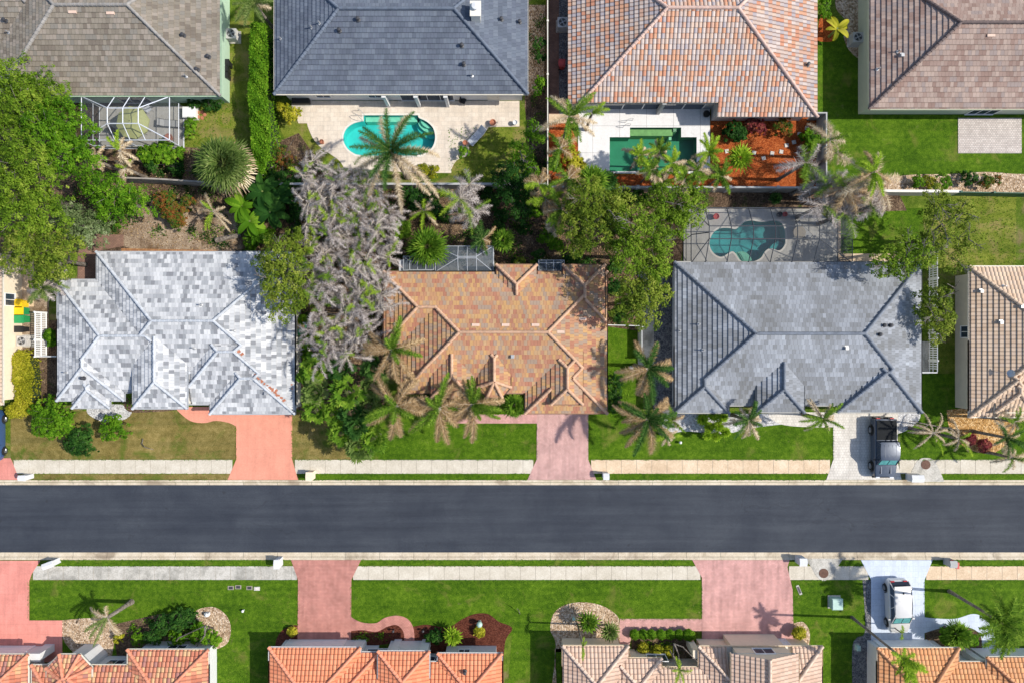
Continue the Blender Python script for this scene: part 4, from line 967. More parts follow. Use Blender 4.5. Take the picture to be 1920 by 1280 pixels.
def cage(name, label, x0, y0, x1, y1, ze, zr, ridge, matf, mats, skip_side='', nx=4, ny=2, r=.035, beams=None, side_r=None, hroof='hip'):
    """x0..y1: foot of the cage in photo pixels; ridge: (x0,y0,x1,y1) flat top rectangle read at zr"""
    (a, d), (c, b) = P2(x0, y0), P2(x1, y1)
    root = empty(name, ((a+c)/2, (b+d)/2, 0), 0, label, 'screen enclosure')
    fr = MB(); sc_ = MB()
    ra, rd = P2(ridge[0], ridge[1], zr); rc, rb = P2(ridge[2], ridge[3], zr)
    E = [(a, b, ze), (c, b, ze), (c, d, ze), (a, d, ze)]; R = [(ra, rb, zr), (rc, rb, zr), (rc, rd, zr), (ra, rd, zr)]
    G = [(x, y, 0) for x, y, _ in E]; sides = 'SENW'
    lerp = lambda p, q, t: tuple(p[k]+(q[k]-p[k])*t for k in range(3))
    for i in range(4):
        j = (i+1) % 4; n = nx if i in (0, 2) else ny
        fr.tube([E[i], E[j]], r, 4); fr.tube([R[i], R[j]], r, 4); fr.tube([E[i], R[i]], r, 4)
        sc_.face([E[i], E[j], R[j], R[i]])
        for k in range(1, n) if i in (1, 3) else range(0, n+1):
            q = lerp(R[i], R[j], k/n); e = (q[0], E[i][1], ze) if i in (0, 2) else (E[i][0], q[1], ze); fr.tube([e, q], r, 4)
        if sides[i] in skip_side: continue
        sc_.face([G[i], G[j], E[j], E[i]]); fr.tube([G[i], E[i]], r, 4); fr.tube([lerp(G[i], E[i], .38), lerp(G[j], E[j], .38)], r*.8, 4); fr.tube([lerp(G[i], E[i], .02), lerp(G[j], E[j], .02)], r, 4)
        for k in range(1, n): fr.tube([lerp(G[i], G[j], k/n), lerp(E[i], E[j], k/n)], r, 4)
    sc_.face(R)
    for k in range(1, nx): fr.tube([lerp(R[0], R[1], k/nx), lerp(R[3], R[2], k/nx)], r, 4)
    fr.build('frame', matf, root); sc_.build('screen', mats, root)
    return root
cage('screen_enclosure', 'white framed screen cage over the green umbrella at the top left', 187, 201, 345, 279, 2.6, 3.7, (201, 203, 259, 232), M['frame_white'], M['screen_light'], 'N', 2, 1, .045)
cage('screen_enclosure', 'small grey framed cage with dark mesh behind the orange tiled house', 822, 469, 926, 515, 2.5, 3.0, (858, 481, 893, 484), M['frame_grey'], M['screen_dark'], 'S', 2, 1, .03)
cage('screen_enclosure', 'low narrow glazed strip along the roof edge left of the small dark cage', 764, 487, 817, 512, 2.4, 2.5, (768, 490, 813, 506), M['frame_grey'], M['screen_dark'], 'S', 3, 1, .03)
cage('screen_enclosure', 'low narrow glazed strip between the two rear gablets of the orange tiled house', 1008, 494, 1054, 514, 2.4, 2.5, (1010, 493, 1052, 507), M['frame_grey'], M['screen_dark'], 'S', 3, 1, .03)
(xa, ya, _), (xb, yb, _) = P(748, 508, 2.2), P(765, 487, 2.2); lb_ = MB(); lb_.box(xa, xb, ya, yb, 2.1, 2.2); lb_r = empty('lean_to_roof', ((xa+xb)/2, (ya+yb)/2, 0), 0, 'pale panel lean-to roof at the left rear of the orange tiled house', 'lean-to'); lb_.build('panel', M['frame_grey'], lb_r)
for xx, yy in ((xa+.05, yb-.05), (xb-.05, yb-.05)): q_ = MB(); q_.box(xx-.04, xx+.04, yy-.04, yy+.04, 0, 2.1); q_.build('post', M['frame_grey'], lb_r)
cage('screen_enclosure', 'wide dark framed pool cage behind the plain grey roofed house', 1281, 401, 1570, 500, 2.7, 3.9, (1330, 424, 1537, 448), M['cage_grey'], M['screen'], 'NS', 5, 2, .042)

# ------------------------------------------------------------------ fences and walls
def garden_wall(name, label, pts, z, th, mat, cap=None, posts=0, cat='wall', base=0):
    """pts are photo pixels read at the top of the wall"""
    w_ = [P2(*p, z) for p in pts]
    root = empty(name, (*w_[0], 0), 0, label, cat); mb = MB(); cm = MB(); pm = []
    for i in range(len(w_)-1):
        (x0, y0), (x1, y1) = w_[i], w_[i+1]; l = math.hypot(x1-x0, y1-y0); nx, ny = -(y1-y0)/l*th/2, (x1-x0)/l*th/2
        ex, ey = (x1-x0)/l*th*.49, (y1-y0)/l*th*.49
        def prism(m_, k, za, zb, e=0):
            q = [(x0-ex*e+nx*k, y0-ey*e+ny*k), (x1+ex*e+nx*k, y1+ey*e+ny*k), (x1+ex*e-nx*k, y1+ey*e-ny*k), (x0-ex*e-nx*k, y0-ey*e-ny*k)]
            m_.face([(*p, zb) for p in q][::-1]); 
            for t in range(4): m_.face([(*q[t], za), (*q[t], zb), (*q[(t+1) % 4], zb), (*q[(t+1) % 4], za)])
        prism(mb, 1, base, z-.06, 1-.01*i)
        if cap: prism(cm, 1.12, z-.06+.002*i, z+.002*i, 1)
        if posts:
            n = max(1, int(l/posts))
            for k in range(n+1):
                x, y = x0+(x1-x0)*k/n, y0+(y1-y0)*k/n; h = th*.75; pm.append((x, y, h))
    mb.build('wall_panel', M[mat], root)
    if cap: cm.build('coping', M[cap], root)
    seen = []
    for x, y, h in pm:
        if any(abs(x-a)+abs(y-b) < .3 for a, b in seen): continue
        seen.append((x, y)); p = MB(); p.box(x-h, x+h, y-h, y+h, base, z+.05); p.box(x-h-.03, x+h+.03, y-h-.03, y+h+.03, z+.05, z+.10); p.build('post', M[cap or mat], root)
    return root
garden_wall('garden_wall', 'stucco wall between the screen cage yard and the sandy planting bed', [(225,333),(300,336),(390,342),(478,342)], 1.8, .12, 'fence_stucco', 'fence_stucco')
garden_wall('garden_wall', 'grey stucco wall behind the turquoise pool garden', [(478,345),(700,345),(1026,345)], 1.8, .16, 'fence_stucco', 'wall_grey')
garden_wall('garden_wall', 'grey stucco wall with small posts behind the green pool and orange mulch', [(1028,350),(1280,351),(1548,352)], 1.8, .14, 'fence_stucco', 'wall_grey', 3.5)
garden_wall('garden_wall', 'low stucco wall along the tan rock bed with round shrubs', [(1650,358),(1800,359)], 1.5, .2, 'wall_beige', 'off_white')
garden_wall('slatted_fence', 'dark green slatted fence continuing the rock bed wall to the right edge', [(1802,360),(2050,364)], 1.5, .08, 'green_fascia', None, 2.4, 'fence')
garden_wall('garden_fence', 'tall brown fence with white capped posts between the two pool houses', [(1027,-60),(1027,140),(1027,348)], 1.9, .07, 'brown_fence', 'off_white', 3.2, 'fence')
garden_wall('garden_wall', 'short grey wall closing the orange mulch garden on its right side', [(1531,212),(1550,212),(1550,349)], 1.9, .10, 'wall_grey', 'wall_grey')
garden_wall('garden_fence', 'white fence running behind the tall mixed hedge', [(484,60),(486,343)], 1.5, .04, 'white', None, 0, 'fence')
garden_wall('garden_fence', 'thin white fence between the orange house and the oak shaded strip', [(1138,609),(1206,611)], 1.2, .05, 'white', None, 1.6, 'fence')
garden_wall('garden_fence', 'narrow white fence beside the grey gravel strip', [(1204,612),(1204,672)], 1.2, .05, 'white', None, 1.6, 'fence')
garden_wall('garden_fence', 'long yellowish fence board strip along the right side of the patchwork roofed house', [(556,560),(556,762)], 1.2, .06, 'off_white', None, 2.4, 'fence')
def picket(label, pts, z, name='picket_fence', gap=.16):
    w_ = [P2(*p, z) for p in pts]; root = empty(name, (*w_[0], 0), 0, label, 'fence'); rails = MB(); pk = MB(); posts = []
    for i in range(len(w_)-1):
        (x0, y0), (x1, y1) = w_[i], w_[i+1]; l = math.hypot(x1-x0, y1-y0); tx, ty = (x1-x0)/l, (y1-y0)/l
        for zz in (z-.04, z*.5, .15): rails.tube([(x0, y0, zz), (x1, y1, zz)], .045, 4)
        for k in range(int(l/gap)): x, y = x0+tx*gap*(k+.5), y0+ty*gap*(k+.5); pk.box(x-.02-abs(tx)*.03, x+.02+abs(tx)*.03, y-.02-abs(ty)*.03, y+.02+abs(ty)*.03, .05, z-.02)
        for k in range(int(l/2.4)+1): posts.append((x0+tx*2.4*k, y0+ty*2.4*k))
    rails.build('rail', M['white'], root); pk.build('picket_panel', M['white'], root)
    for x, y in posts: p = MB(); p.box(x-.065, x+.065, y-.065, y+.065, 0, z+.06); p.lathe((x, y, z+.06), [(.1, 0), (.0, .08)], 4); p.build('post', M['white'], root)
picket('white picket fence beside the yellow and green trash bins', [(65,585),(65,668)], 1.6)
picket('short white picket return between the yellow hedge and the patchwork roofed house', [(65,668),(112,668)], 1.2)
picket('white picket fence between the plain grey roofed house and the beige tiled house', [(1758,470),(1758,697)], 1.3, gap=.2)
picket('short white picket return at the right wall of the plain grey roofed house', [(1722,698),(1758,698)], 1.3, gap=.2)

# ------------------------------------------------------------------ vehicles
def car(name, label, loc, rz, L_, W_, Hh, paint, kind, wheel=.38, dark_cover=False):
    """front points to local -y; built of lofted cross sections"""
    root = empty(name, loc, rz, label, 'truck' if kind == 'pickup' else 'car')
    def loft(sec, mat, nm, parent, closed_ends=True, smooth_=True):
        mb = MB(); n = len(sec[0]); base = 0
        for s_ in sec: mb.v += s_
        for i in range(len(sec)-1):
            for k in range(n):
                mb.f.append((i*n+k, i*n+(k+1) % n, (i+1)*n+(k+1) % n, (i+1)*n+k)); mb.uv += [(0, 0)]*4; mb.mi.append(0)
        if closed_ends:
            mb.f.append(tuple(range(n))); mb.uv += [(0, 0)]*n; mb.mi.append(0)
            mb.f.append(tuple(range((len(sec)-1)*n, len(sec)*n))[::-1]); mb.uv += [(0, 0)]*n; mb.mi.append(0)
        o = mb.build(nm, mat, parent, smooth=False, world=False)
        if smooth_:
            me = o.data; me.polygons.foreach_set('use_smooth', [True]*len(me.polygons))
            try: me.set_sharp_from_angle(angle=math.radians(38))
            except Exception: pass
        return o
    def ringsec(y, hw, z0, z1, r=.10, crown=.03):
        pts = []
        for sx, sz, a0 in ((1, 1, 0), (-1, 1, 90), (-1, -1, 180), (1, -1, 270)):
            for k in range(4):
                t = math.radians(a0+k*30); cx = sx*(hw-r); cz = (z1-r) if sz > 0 else (z0+r)
                pts.append((cx+r*math.cos(t), y, cz+r*math.sin(t)+(crown if sz > 0 and abs(cx+r*math.cos(t)) < hw*.8 else 0)))
        return pts
    hl, hw = L_/2, W_/2; g = .28
    if kind == 'pickup':
        hood, cowl = 1.08, 1.14; bl = 1.16
        ys = [(-hl, hw*.82, .45, .86), (-hl+.10, hw*.90, .36, .98), (-hl+.5, hw*.98, g, hood-.03), (-hl+1.25, hw*.99, g, cowl), (-hl+1.5, hw, g, cowl+.02), (.0, hw, g, bl), (hl-1.9, hw, g, bl), (hl-.12, hw, g, bl), (hl, hw*.97, .38, bl-.03)]
    else:
        hood, cowl = .98, 1.04
        ys = [(-hl, hw*.62, .42, .70), (-hl+.12, hw*.80, .32, .84), (-hl+.45, hw*.94, g-.05, hood-.07), (-hl+1.0, hw*.99, g-.05, cowl), (-.6, hw, g-.05, cowl+.02), (.8, hw, g-.05, cowl+.04), (hl-.5, hw*.97, g-.02, cowl+.02), (hl-.12, hw*.88, .34, cowl-.05), (hl, hw*.76, .42, .86)]
    body = loft([ringsec(y, w_, z0, z1, .11) for y, w_, z0, z1 in ys], paint, 'body', root)
    # cabin: glass house then roof panel
    if kind == 'pickup': c0, c1, c2, c3, top = -hl+1.12, -hl+1.72, hl-2.02, hl-1.88, Hh
    else: c0, c1, c2, c3, top = -hl+.95, -hl+1.75, hl-.55, hl-.12, Hh
    bz = bl-.02 if kind == 'pickup' else cowl
    iw = hw*.97; rw = hw*.85
    gm = MB()
    def q(y, w_, z): return [(-w_, y, z), (w_, y, z)]
    A, B_, C_, D = q(c0, iw*.9, bz), q(c1, rw, top-.07), q(c2, rw, top-.07), q(c3, iw*.92, bz)
    gm.face([A[0], A[1], B_[1], B_[0]]); gm.face([C_[0], C_[1], D[1], D[0]])
    gm.face([A[0], B_[0], C_[0], D[0]]); gm.face([A[1], D[1], C_[1], B_[1]])
    cabin = gm.build('windows', M['glass'], root, world=False)
    # the windscreen shade behind the glass
    sh = MB(); t0, t1 = .12, .86
    lp = lambda p, q_, t: tuple(p[k]+(q_[k]-p[k])*t for k in range(3))
    up = Vector((0, -(top-bz), (c1-c0))).normalized()*.02
    P0, P1, P2_, P3 = [Vector(v)+up for v in (lp(A[0], B_[0], t0), lp(A[1], B_[1], t0), lp(A[1], B_[1], t1), lp(A[0], B_[0], t1))]
    for s_ in (0, 1):
        f0, f1 = (.06, .48) if s_ == 0 else (.52, .94)
        sh.face([P0.lerp(P1, f0), P0.lerp(P1, f1), P3.lerp(P2_, f1-.03*(s_ == 1)), P3.lerp(P2_, f0+.03*(s_ == 0))])
    sh.build('sunshade', M['shade_teal'], cabin, world=False)
    # pillars and door frames in body colour
    pm = MB()
    for s_ in (0, 1):
        pm.tube([A[s_], B_[s_]], .045, 5); pm.tube([D[s_], C_[s_]], .05, 5)
        for f in ((.36, .38), (.70, .72)):
            lo = lp(A[s_], D[s_], sum(f)/2); hi = lp(B_[s_], C_[s_], sum(f)/2); pm.tube([lo, hi], .035, 5)
    pm.build('door_pillar', paint, body, world=False)
    nr = 7; sec = []
    for i in range(nr):
        t = i/(nr-1); y = c1-.08+(c2-c1+.16)*t; e = 1-.10*abs(2*t-1)**3; dz = .07*(1-abs(2*t-1)**3)
        sec.append([(x*rw*1.03*e, y, top-.10+dz+.05*(1-abs(x)**2.5)) for x in [-1, -.85, -.5, 0, .5, .85, 1]]+[(x*rw*1.0*e, y, top-.12) for x in (1, 0, -1)])
    roof = loft(sec, paint, 'roof', root)
    if kind == 'pickup':
        rb = MB()
        for k in range(4): x = (-.48+.32*k); rb.box(x-.02, x+.02, c1+.2, c2-.15, top-.01, top+.012)
        rb.build('roof_rib', paint, roof, world=False)
        bc = MB(); bc.box(-hw*.88, hw*.88, hl-1.82, hl-.12, bl+.02, bl+.07)
        for k in range(3): y = hl-1.4+k*.42; bc.box(-hw*.88, hw*.88, y-.03, y+.03, bl+.07, bl+.095)
        bc.build('bed_cover', M['bed'], root, world=False)
        gr = MB(); gr.box(-hw*.55, hw*.55, -hl-.03, -hl+.05, .58, .86); gr.build('grille', M['black'], root, world=False)
        for nm, y in (('front_bumper', -hl-.1), ('rear_bumper', hl-.04)): b2 = MB(); b2.box(-hw*.9, hw*.9, y, y+.16, .36, .56); b2.build(nm, M['black'], root, world=False)
        hr = MB()
        for x in (-.42, .42): hr.box(x-.05, x+.05, -hl+.35, -hl+1.0, hood-.02, hood+.045)
        hr.build('hood_vent', paint, body, world=False)
        lights = ((-1, -hl-.0, .82, 'lamp', 'headlight'), (1, -hl-.0, .82, 'lamp', 'headlight'), (-1, hl-.02, .9, 'lamp_red', 'tail_light'), (1, hl-.02, .9, 'lamp_red', 'tail_light'))
    else:
        rr_ = MB()
        for x in (-1, 1): rr_.tube([(x*rw*.93, c1+.2, top-.03), (x*rw*.95, 0.3, top+.03), (x*rw*.93, c2-.1, top-.03)], .028, 5)
        rr_.build('roof_rail', M['metal'], roof, world=False)
        sp = MB(); sp.box(-rw*.92, rw*.92, c2-.02, c2+.22, top-.08, top-.03); sp.build('spoiler', paint, roof, world=False)
        gr = MB(); gr.box(-hw*.42, hw*.42, -hl-.02, -hl+.1, .50, .66); gr.build('grille', M['black'], root, world=False)
        an = MB(); an.box(-.04, .04, c2-.45, c2-.28, top, top+.06); an.build('antenna_fin', M['black'], roof, world=False)
        lights = ((-1, -hl+.12, .74, 'lamp', 'headlight'), (1, -hl+.12, .74, 'lamp', 'headlight'), (-1, hl-.16, .98, 'lamp_red', 'tail_light'), (1, hl-.16, .98, 'lamp_red', 'tail_light'))
    for sx, y, z, mt, nm in lights:
        lb = MB(); k = .62 if kind == 'pickup' else .60; lb.box(sx*hw*k-.16, sx*hw*k+.16, y-.06, y+.10, z-.08, z+.08)
        o = lb.build(nm, M[mt], root, world=False)
    for sx in (-1, 1):
        mm = MB(); mm.box(sx*(hw+.12)-.10, sx*(hw+.12)+.10, c0+.42, c0+.52, bz+.02, bz+.2); mm.tube([(sx*hw*.95, c0+.5, bz), (sx*(hw+.05), c0+.48, bz+.06)], .03, 4)
        mm.build('mirror', M['black'] if kind == 'pickup' else paint, root, world=False)
        for y in ((-hl+.92, hl-1.05) if kind == 'pickup' else (-hl+.85, hl-.85)):
            wb = MB(); prof = [(.14, -.12), (.62, -.13), (.96, -.10), (1, -.05), (1, .05), (.96, .10), (.62, .13), (.14, .12)]; n = 20
            off = hw-.10 if kind != 'pickup' else hw-.05
            ring = [[(sx*off+w2, y+wheel*r_*math.cos(2*math.pi*k/n), wheel+wheel*r_*math.sin(2*math.pi*k/n)) for k in range(n)] for r_, w2 in prof]
            for rg in ring: wb.v += rg
            for i in range(len(ring)-1):
                for k in range(n): wb.f.append((i*n+k, i*n+(k+1) % n, (i+1)*n+(k+1) % n, (i+1)*n+k)); wb.uv += [(0, 0)]*4; wb.mi.append(0)
            wh = wb.build('wheel', M['rubber'], root, world=False)
            rm = MB(); xo = sx*(off+.0)+sx*.135
            rm.face([(xo, y+wheel*.6*math.cos(2*math.pi*k/n), wheel+wheel*.6*math.sin(2*math.pi*k/n)) for k in range(n)])
            rm.tube([(xo, y, wheel), (xo+sx*.02, y, wheel)], wheel*.16, 8)
            for k in range(5):
                t = 2*math.pi*k/5; rm.tube([(xo+sx*.015, y, wheel), (xo+sx*.015, y+wheel*.55*math.cos(t), wheel+wheel*.55*math.sin(t))], .03, 4)
            rm.build('rim', M['rim'], wh, world=False)
            # wheel arch
            am = MB(); am.tube([(sx*(hw+.005), y+wheel*1.18*math.cos(t), wheel+wheel*1.18*math.sin(t)) for t in [math.pi*k/8 for k in range(9)]], .045, 5)
            am.build('wheel_arch', M['black'], body, world=False)
    return root
x, y, _ = P(1658.5, 839, .9); car('pickup_truck', 'grey blue pickup truck with black bed cover on the cream driveway', (x, y, .045), 0, 5.15, 1.95, 1.86, M['car_grey'], 'pickup', .42)
x, y, _ = P(1684, 1135.5, .8); car('parked_car', 'silver family car with teal windscreen shade on the pale blue driveway', (x, y, .045), 0.04, 4.75, 1.86, 1.68, M['car_silver'], 'suv', .35)
x, y, _ = P(-16, 816, .8); car('parked_car', 'blue car mostly cut off by the left edge above the pink driveway', (x, y, .045), 0, 4.5, 1.8, 1.45, M['car_blue'], 'suv', .33)

# ------------------------------------------------------------------ street and yard objects
def mailbox(px, py, label, mat, z=1.15, w_=.62, d_=.40, boxmat='white', flip=1, rz=0):
    x, y, _ = P(px, py, z); root = empty('mailbox', (x, y, 0), rz, label, 'mailbox', 'masonry mailboxes along the kerb')
    mb = MB(); mb.box(-w_/2, w_/2, -d_/2, d_/2, 0, z-.12); mb.box(-w_/2-.04, w_/2+.04, -d_/2-.04, d_/2+.04, z-.12, z-.06)
    a, b, c, d = (-w_/2-.04, -d_/2-.04), (w_/2+.04, -d_/2-.04), (w_/2+.04, d_/2+.04), (-w_/2-.04, d_/2+.04)
    r0, r1 = (-w_/2-.04, 0, z+.04), (w_/2+.04, 0, z+.04)
    mb.face([(*a, z-.06), (*b, z-.06), r1, r0]); mb.face([(*c, z-.06), (*d, z-.06), r0, r1]); mb.face([(*b, z-.06), (*c, z-.06), r1]); mb.face([(*d, z-.06), (*a, z-.06), r0])
    mb.build('pillar_body', mat, root, world=False)
    dm = MB(); dm.box(-.12, .12, flip*(d_/2+.0)-.02, flip*(d_/2)+.05, z-.42, z-.2); dm.build('mailbox_door', M[boxmat], root, world=False)
mailbox(40, 896, 'white mailbox between the salmon driveway and the dry kerb grass', M['wall_white'], flip=-1)
mailbox(579, 893, 'cream yellow mailbox at the right corner of the coral driveway', M['wall_cream'], w_=.5, d_=.7, flip=-1)
mailbox(1137, 893, 'small white mailbox right of the cobbled pink driveway', M['wall_white'], w_=.45, d_=.5, flip=-1)
mailbox(1722, 897, 'white mailbox between the pickup truck and the concrete drain apron', M['wall_white'], 1.1, 1.0, .55, flip=-1)
mailbox(88, 1060, 'white mailbox tilted beside the lower left salmon driveway', M['wall_white'], 1.15, .9, .45, flip=1, rz=.35)
mailbox(518, 1058, 'white mailbox left of the red brick driveway', M['wall_white'], 1.15, .42, .75, flip=1)
mailbox(1507, 1054, 'white mailbox between the pink driveway and the lower drain apron', M['wall_white'], 1.15, .6, .6, flip=1)
mailbox(1789, 1058, 'grey brick mailbox with red box on the lower right sidewalk edge', M['wall_grey'], 1.1, .55, .55, 'red', 1)
x, y, _ = P(1796, 1060, 1.0); b_ = MB(); b_.box(-.14, .14, -.28, .28, .72, 1.0); b_.lathe((0, 0, 0), [(.04, 0), (.04, .72)], 8); o = b_.build('letter_box', M['red'], None, world=False); o.location = (x, y, 0); tag(o, 'red letter box beside the grey brick mailbox', 'letter box')

def manhole(px, py, label):
    x, y, _ = P(px, py); mb = MB(); mb.lathe((x, y, .066), [(.42, 0), (.42, .014), (.36, .016), (.34, .010)], 28); mb.disc((x, y, .077), .35, 28)
    for k in range(-3, 4):
        for j in range(-3, 4):
            if k*k+j*j < 11: mb.box(x+k*.09-.02, x+k*.09+.02, y+j*.09-.02, y+j*.09+.02, .077, .085)
    tag(mb.build('manhole_cover', M['iron']), label, 'manhole cover')
manhole(1735, 870, 'round rusty manhole cover in the upper drain apron'); manhole(1544, 1073.5, 'round rusty manhole cover in the lower drain apron')
def ac(px, py, label, s=.85):
    x, y, _ = P(px, py, .9); root = empty('air_conditioner', (x, y, 0), 0, label, 'air conditioner', 'outdoor cooling units beside the houses')
    h = s/2; b = MB(); b.box(-h-.12, h+.12, -h-.12, h+.12, 0, .09); b.build('base_pad', M['concrete_old'], root, world=False)
    b = MB(); b.box(-h, h, -h, h, .09, .84); b.box(-h-.02, h+.02, -h-.02, h+.02, .84, .9)
    for k in range(9): z = .16+k*.075; b.box(-h-.015, h+.015, -h-.015, h+.015, z, z+.03)
    b.build('cabinet', M['ac'], root, world=False)
    g = MB(); g.disc((0, 0, .905), h*.80, 24); gg = g.build('fan_well', M['black'], root, world=False)
    f = MB()
    for k in range(4):
        t = k*math.pi/2+.4; a, c = math.cos(t), math.sin(t); f.face([(a*.05, c*.05, .912), (a*h*.7-c*.12, c*h*.7+a*.12, .93), (a*h*.7+c*.08, c*h*.7-a*.08, .912)])
    f.lathe((0, 0, .905), [(.09, 0), (.09, .03), (0, .04)], 12)
    for r_ in (h*.8, h*.55, h*.3): f.tube([(r_*math.cos(2*math.pi*k/24), r_*math.sin(2*math.pi*k/24), .95) for k in range(25)], .008, 4, cap=False)
    f.build('fan', M['metal'], gg, world=False)
ac(433, 63, 'white cooling unit beside the pale green wall at top left'); ac(40, 639, 'cooling unit at the foot of the cream wall near the trash bins')
ac(1055, 42, 'cooling unit on dark gravel left of the blended barrel roof'); ac(1609, 70, 'dark cooling unit on tan rocks by the top right house')
ac(566, 655, 'cooling unit half hidden beside the dead palm clump', .7)
def bin_(px, py, label, body, lid, w_=.58, d_=.68, rz=0):
    x, y, _ = P(px, py, 1.05); root = empty('trash_bin', (x, y, 0), rz, label, 'trash bin', 'wheeled bins and containers by the walls')
    b = MB(); a, c = w_/2*.8, d_/2*.8
    lo = [(-a, -c, .06), (a, -c, .06), (a, c, .06), (-a, c, .06)]; hi = [(-w_/2, -d_/2, .98), (w_/2, -d_/2, .98), (w_/2, d_/2, .98), (-w_/2, d_/2, .98)]
    b.face(lo[::-1]); b.face(hi)
    for k in range(4): b.face([lo[k], lo[(k+1) % 4], hi[(k+1) % 4], hi[k]])
    b.build('bin_body', body, root, world=False)
    l = MB(); l.box(-w_/2-.03, w_/2+.03, -d_/2-.04, d_/2+.04, .98, 1.03); l.box(-w_/2*.8, w_/2*.8, -d_/2*.8, d_/2*.85, 1.03, 1.065); l.box(-w_/2-.08, -w_/2-.02, -d_/2*.7, d_/2*.7, .93, 1.02); l.build('lid', lid, root, world=False)
    for s_ in (-1, 1): wm = MB(); wm.tube([(-w_/2*.7, s_*c, .12), (-w_/2*.7, s_*(c+.06), .12)], .12, 10); wm.build('wheel', M['black'], root, world=False)
bin_(34, 569, 'dull yellow trash bin nearest the window of the cream wall', M['yellow'], M['yellow']); bin_(34, 583, 'green trash bin with bright yellow lid by the cream wall', M['green_bin'], M['yellow'], .8)
bin_(34, 598, 'all green trash bin by the cream wall', M['green_bin'], M['green_bin'], .85); bin_(34, 617, 'small black bin between green bin and cooling unit', M['black'], M['black'], .75, .5)
for k, (px, py) in enumerate(((423, 117), (420, 129), (420, 140))): bin_(px, py, ['black bin farthest from the cage in the row of three by the green wall', 'middle black bin of the three by the green wall', 'black bin nearest the cage in the row of three by the green wall'][k], M['black'], M['black'], .55, .5)
bin_(564, 608, 'green bin with yellow lid beside the dead grey palms', M['green_bin'], M['yellow']); bin_(566, 622, 'plain green bin beside the dead grey palms', M['green_bin'], M['green_bin'])
bin_(1054, 118, 'red storage tub on dark gravel left of the barrel roof', M['red'], M['red'], .5, .6)
# utility box
def box_thing(name, px, py, z, w_, d_, mat, label, cat, bev=.04):
    x, y, _ = P(px, py, z); root = empty(name, (x, y, 0), 0, label, cat); b = MB()
    b.box(-w_/2, w_/2, -d_/2, d_/2, .06, z-.08)
    b.face([(-w_/2-.03, -d_/2-.03, z-.08), (w_/2+.03, -d_/2-.03, z-.08), (w_/2-.03, -d_/2+.05, z), (-w_/2+.03, -d_/2+.05, z)])
    b.face([(w_/2+.03, d_/2+.03, z-.08), (-w_/2-.03, d_/2+.03, z-.08), (-w_/2+.03, d_/2-.05, z), (w_/2-.03, d_/2-.05, z)])
    b.face([(w_/2+.03, -d_/2-.03, z-.08), (w_/2+.03, d_/2+.03, z-.08), (w_/2-.03, d_/2-.05, z), (w_/2-.03, -d_/2+.05, z)])
    b.face([(-w_/2-.03, d_/2+.03, z-.08), (-w_/2-.03, -d_/2-.03, z-.08), (-w_/2+.03, -d_/2+.05, z), (-w_/2+.03, d_/2-.05, z)])
    b.face([(-w_/2+.03, -d_/2+.05, z), (w_/2-.03, -d_/2+.05, z), (w_/2-.03, d_/2-.05, z), (-w_/2+.03, d_/2-.05, z)])
    b.build('cabinet', mat, root, world=False); p_ = MB(); p_.box(-w_/2-.1, w_/2+.1, -d_/2-.1, d_/2+.1, 0, .06); p_.build('base_pad', M['concrete_old'], root, world=False)
box_thing('utility_box', 1571, 1133, .75, .92, .95, M['utility'], 'pale green utility box on the lawn beside the pink driveway', 'utility box')
box_thing('storage_box', 353, 210, .7, 1.1, .9, M['white'], 'white lidded box beside the screen cage at top left', 'storage box')
box_thing('storage_box', 563, 186, .6, 1.5, .75, M['black'], 'dark storage box against the wall by the travertine patio', 'storage box')
box_thing('storage_box', 1611, 1216, .5, .3, .4, M['utility'], 'small green box in grey gravel at the bottom right', 'utility box')
for k, (px, py, lb) in enumerate(((433, 1101, 'left dark meter cover in the lower lawn beside the sidewalk'), (447, 1099.5, 'middle dark meter cover in the lower lawn'), (468, 1101, 'dark meter cover paired with a pale one near the red driveway'), (482, 1102.5, 'pale concrete meter cover nearest the red driveway'), (1498, 1105, 'narrow concrete meter cover in grass by the pink driveway'))):
    x, y, _ = P(px, py); b = MB(); rz = .4 if k == 4 else 0; hx, hy = (.13, .45) if k == 4 else (.26, .17)
    b.box(x-hx, x+hx, y-hy, y+hy, 0, .05, rz=rz); m_ = b.build('meter_cover', M['concrete_old'] if k > 2 else M['gap'], None); i_ = MB(); i_.box(x-hx*.7, x+hx*.7, y-hy*.7, y+hy*.7, .05, .062, rz=rz, c=(x, y)); io = i_.build('lid', M['dark_metal'] if k != 3 else M['stone'], None); io.parent = m_
    tag(m_, lb, 'meter cover', 'meter covers in the lawn')
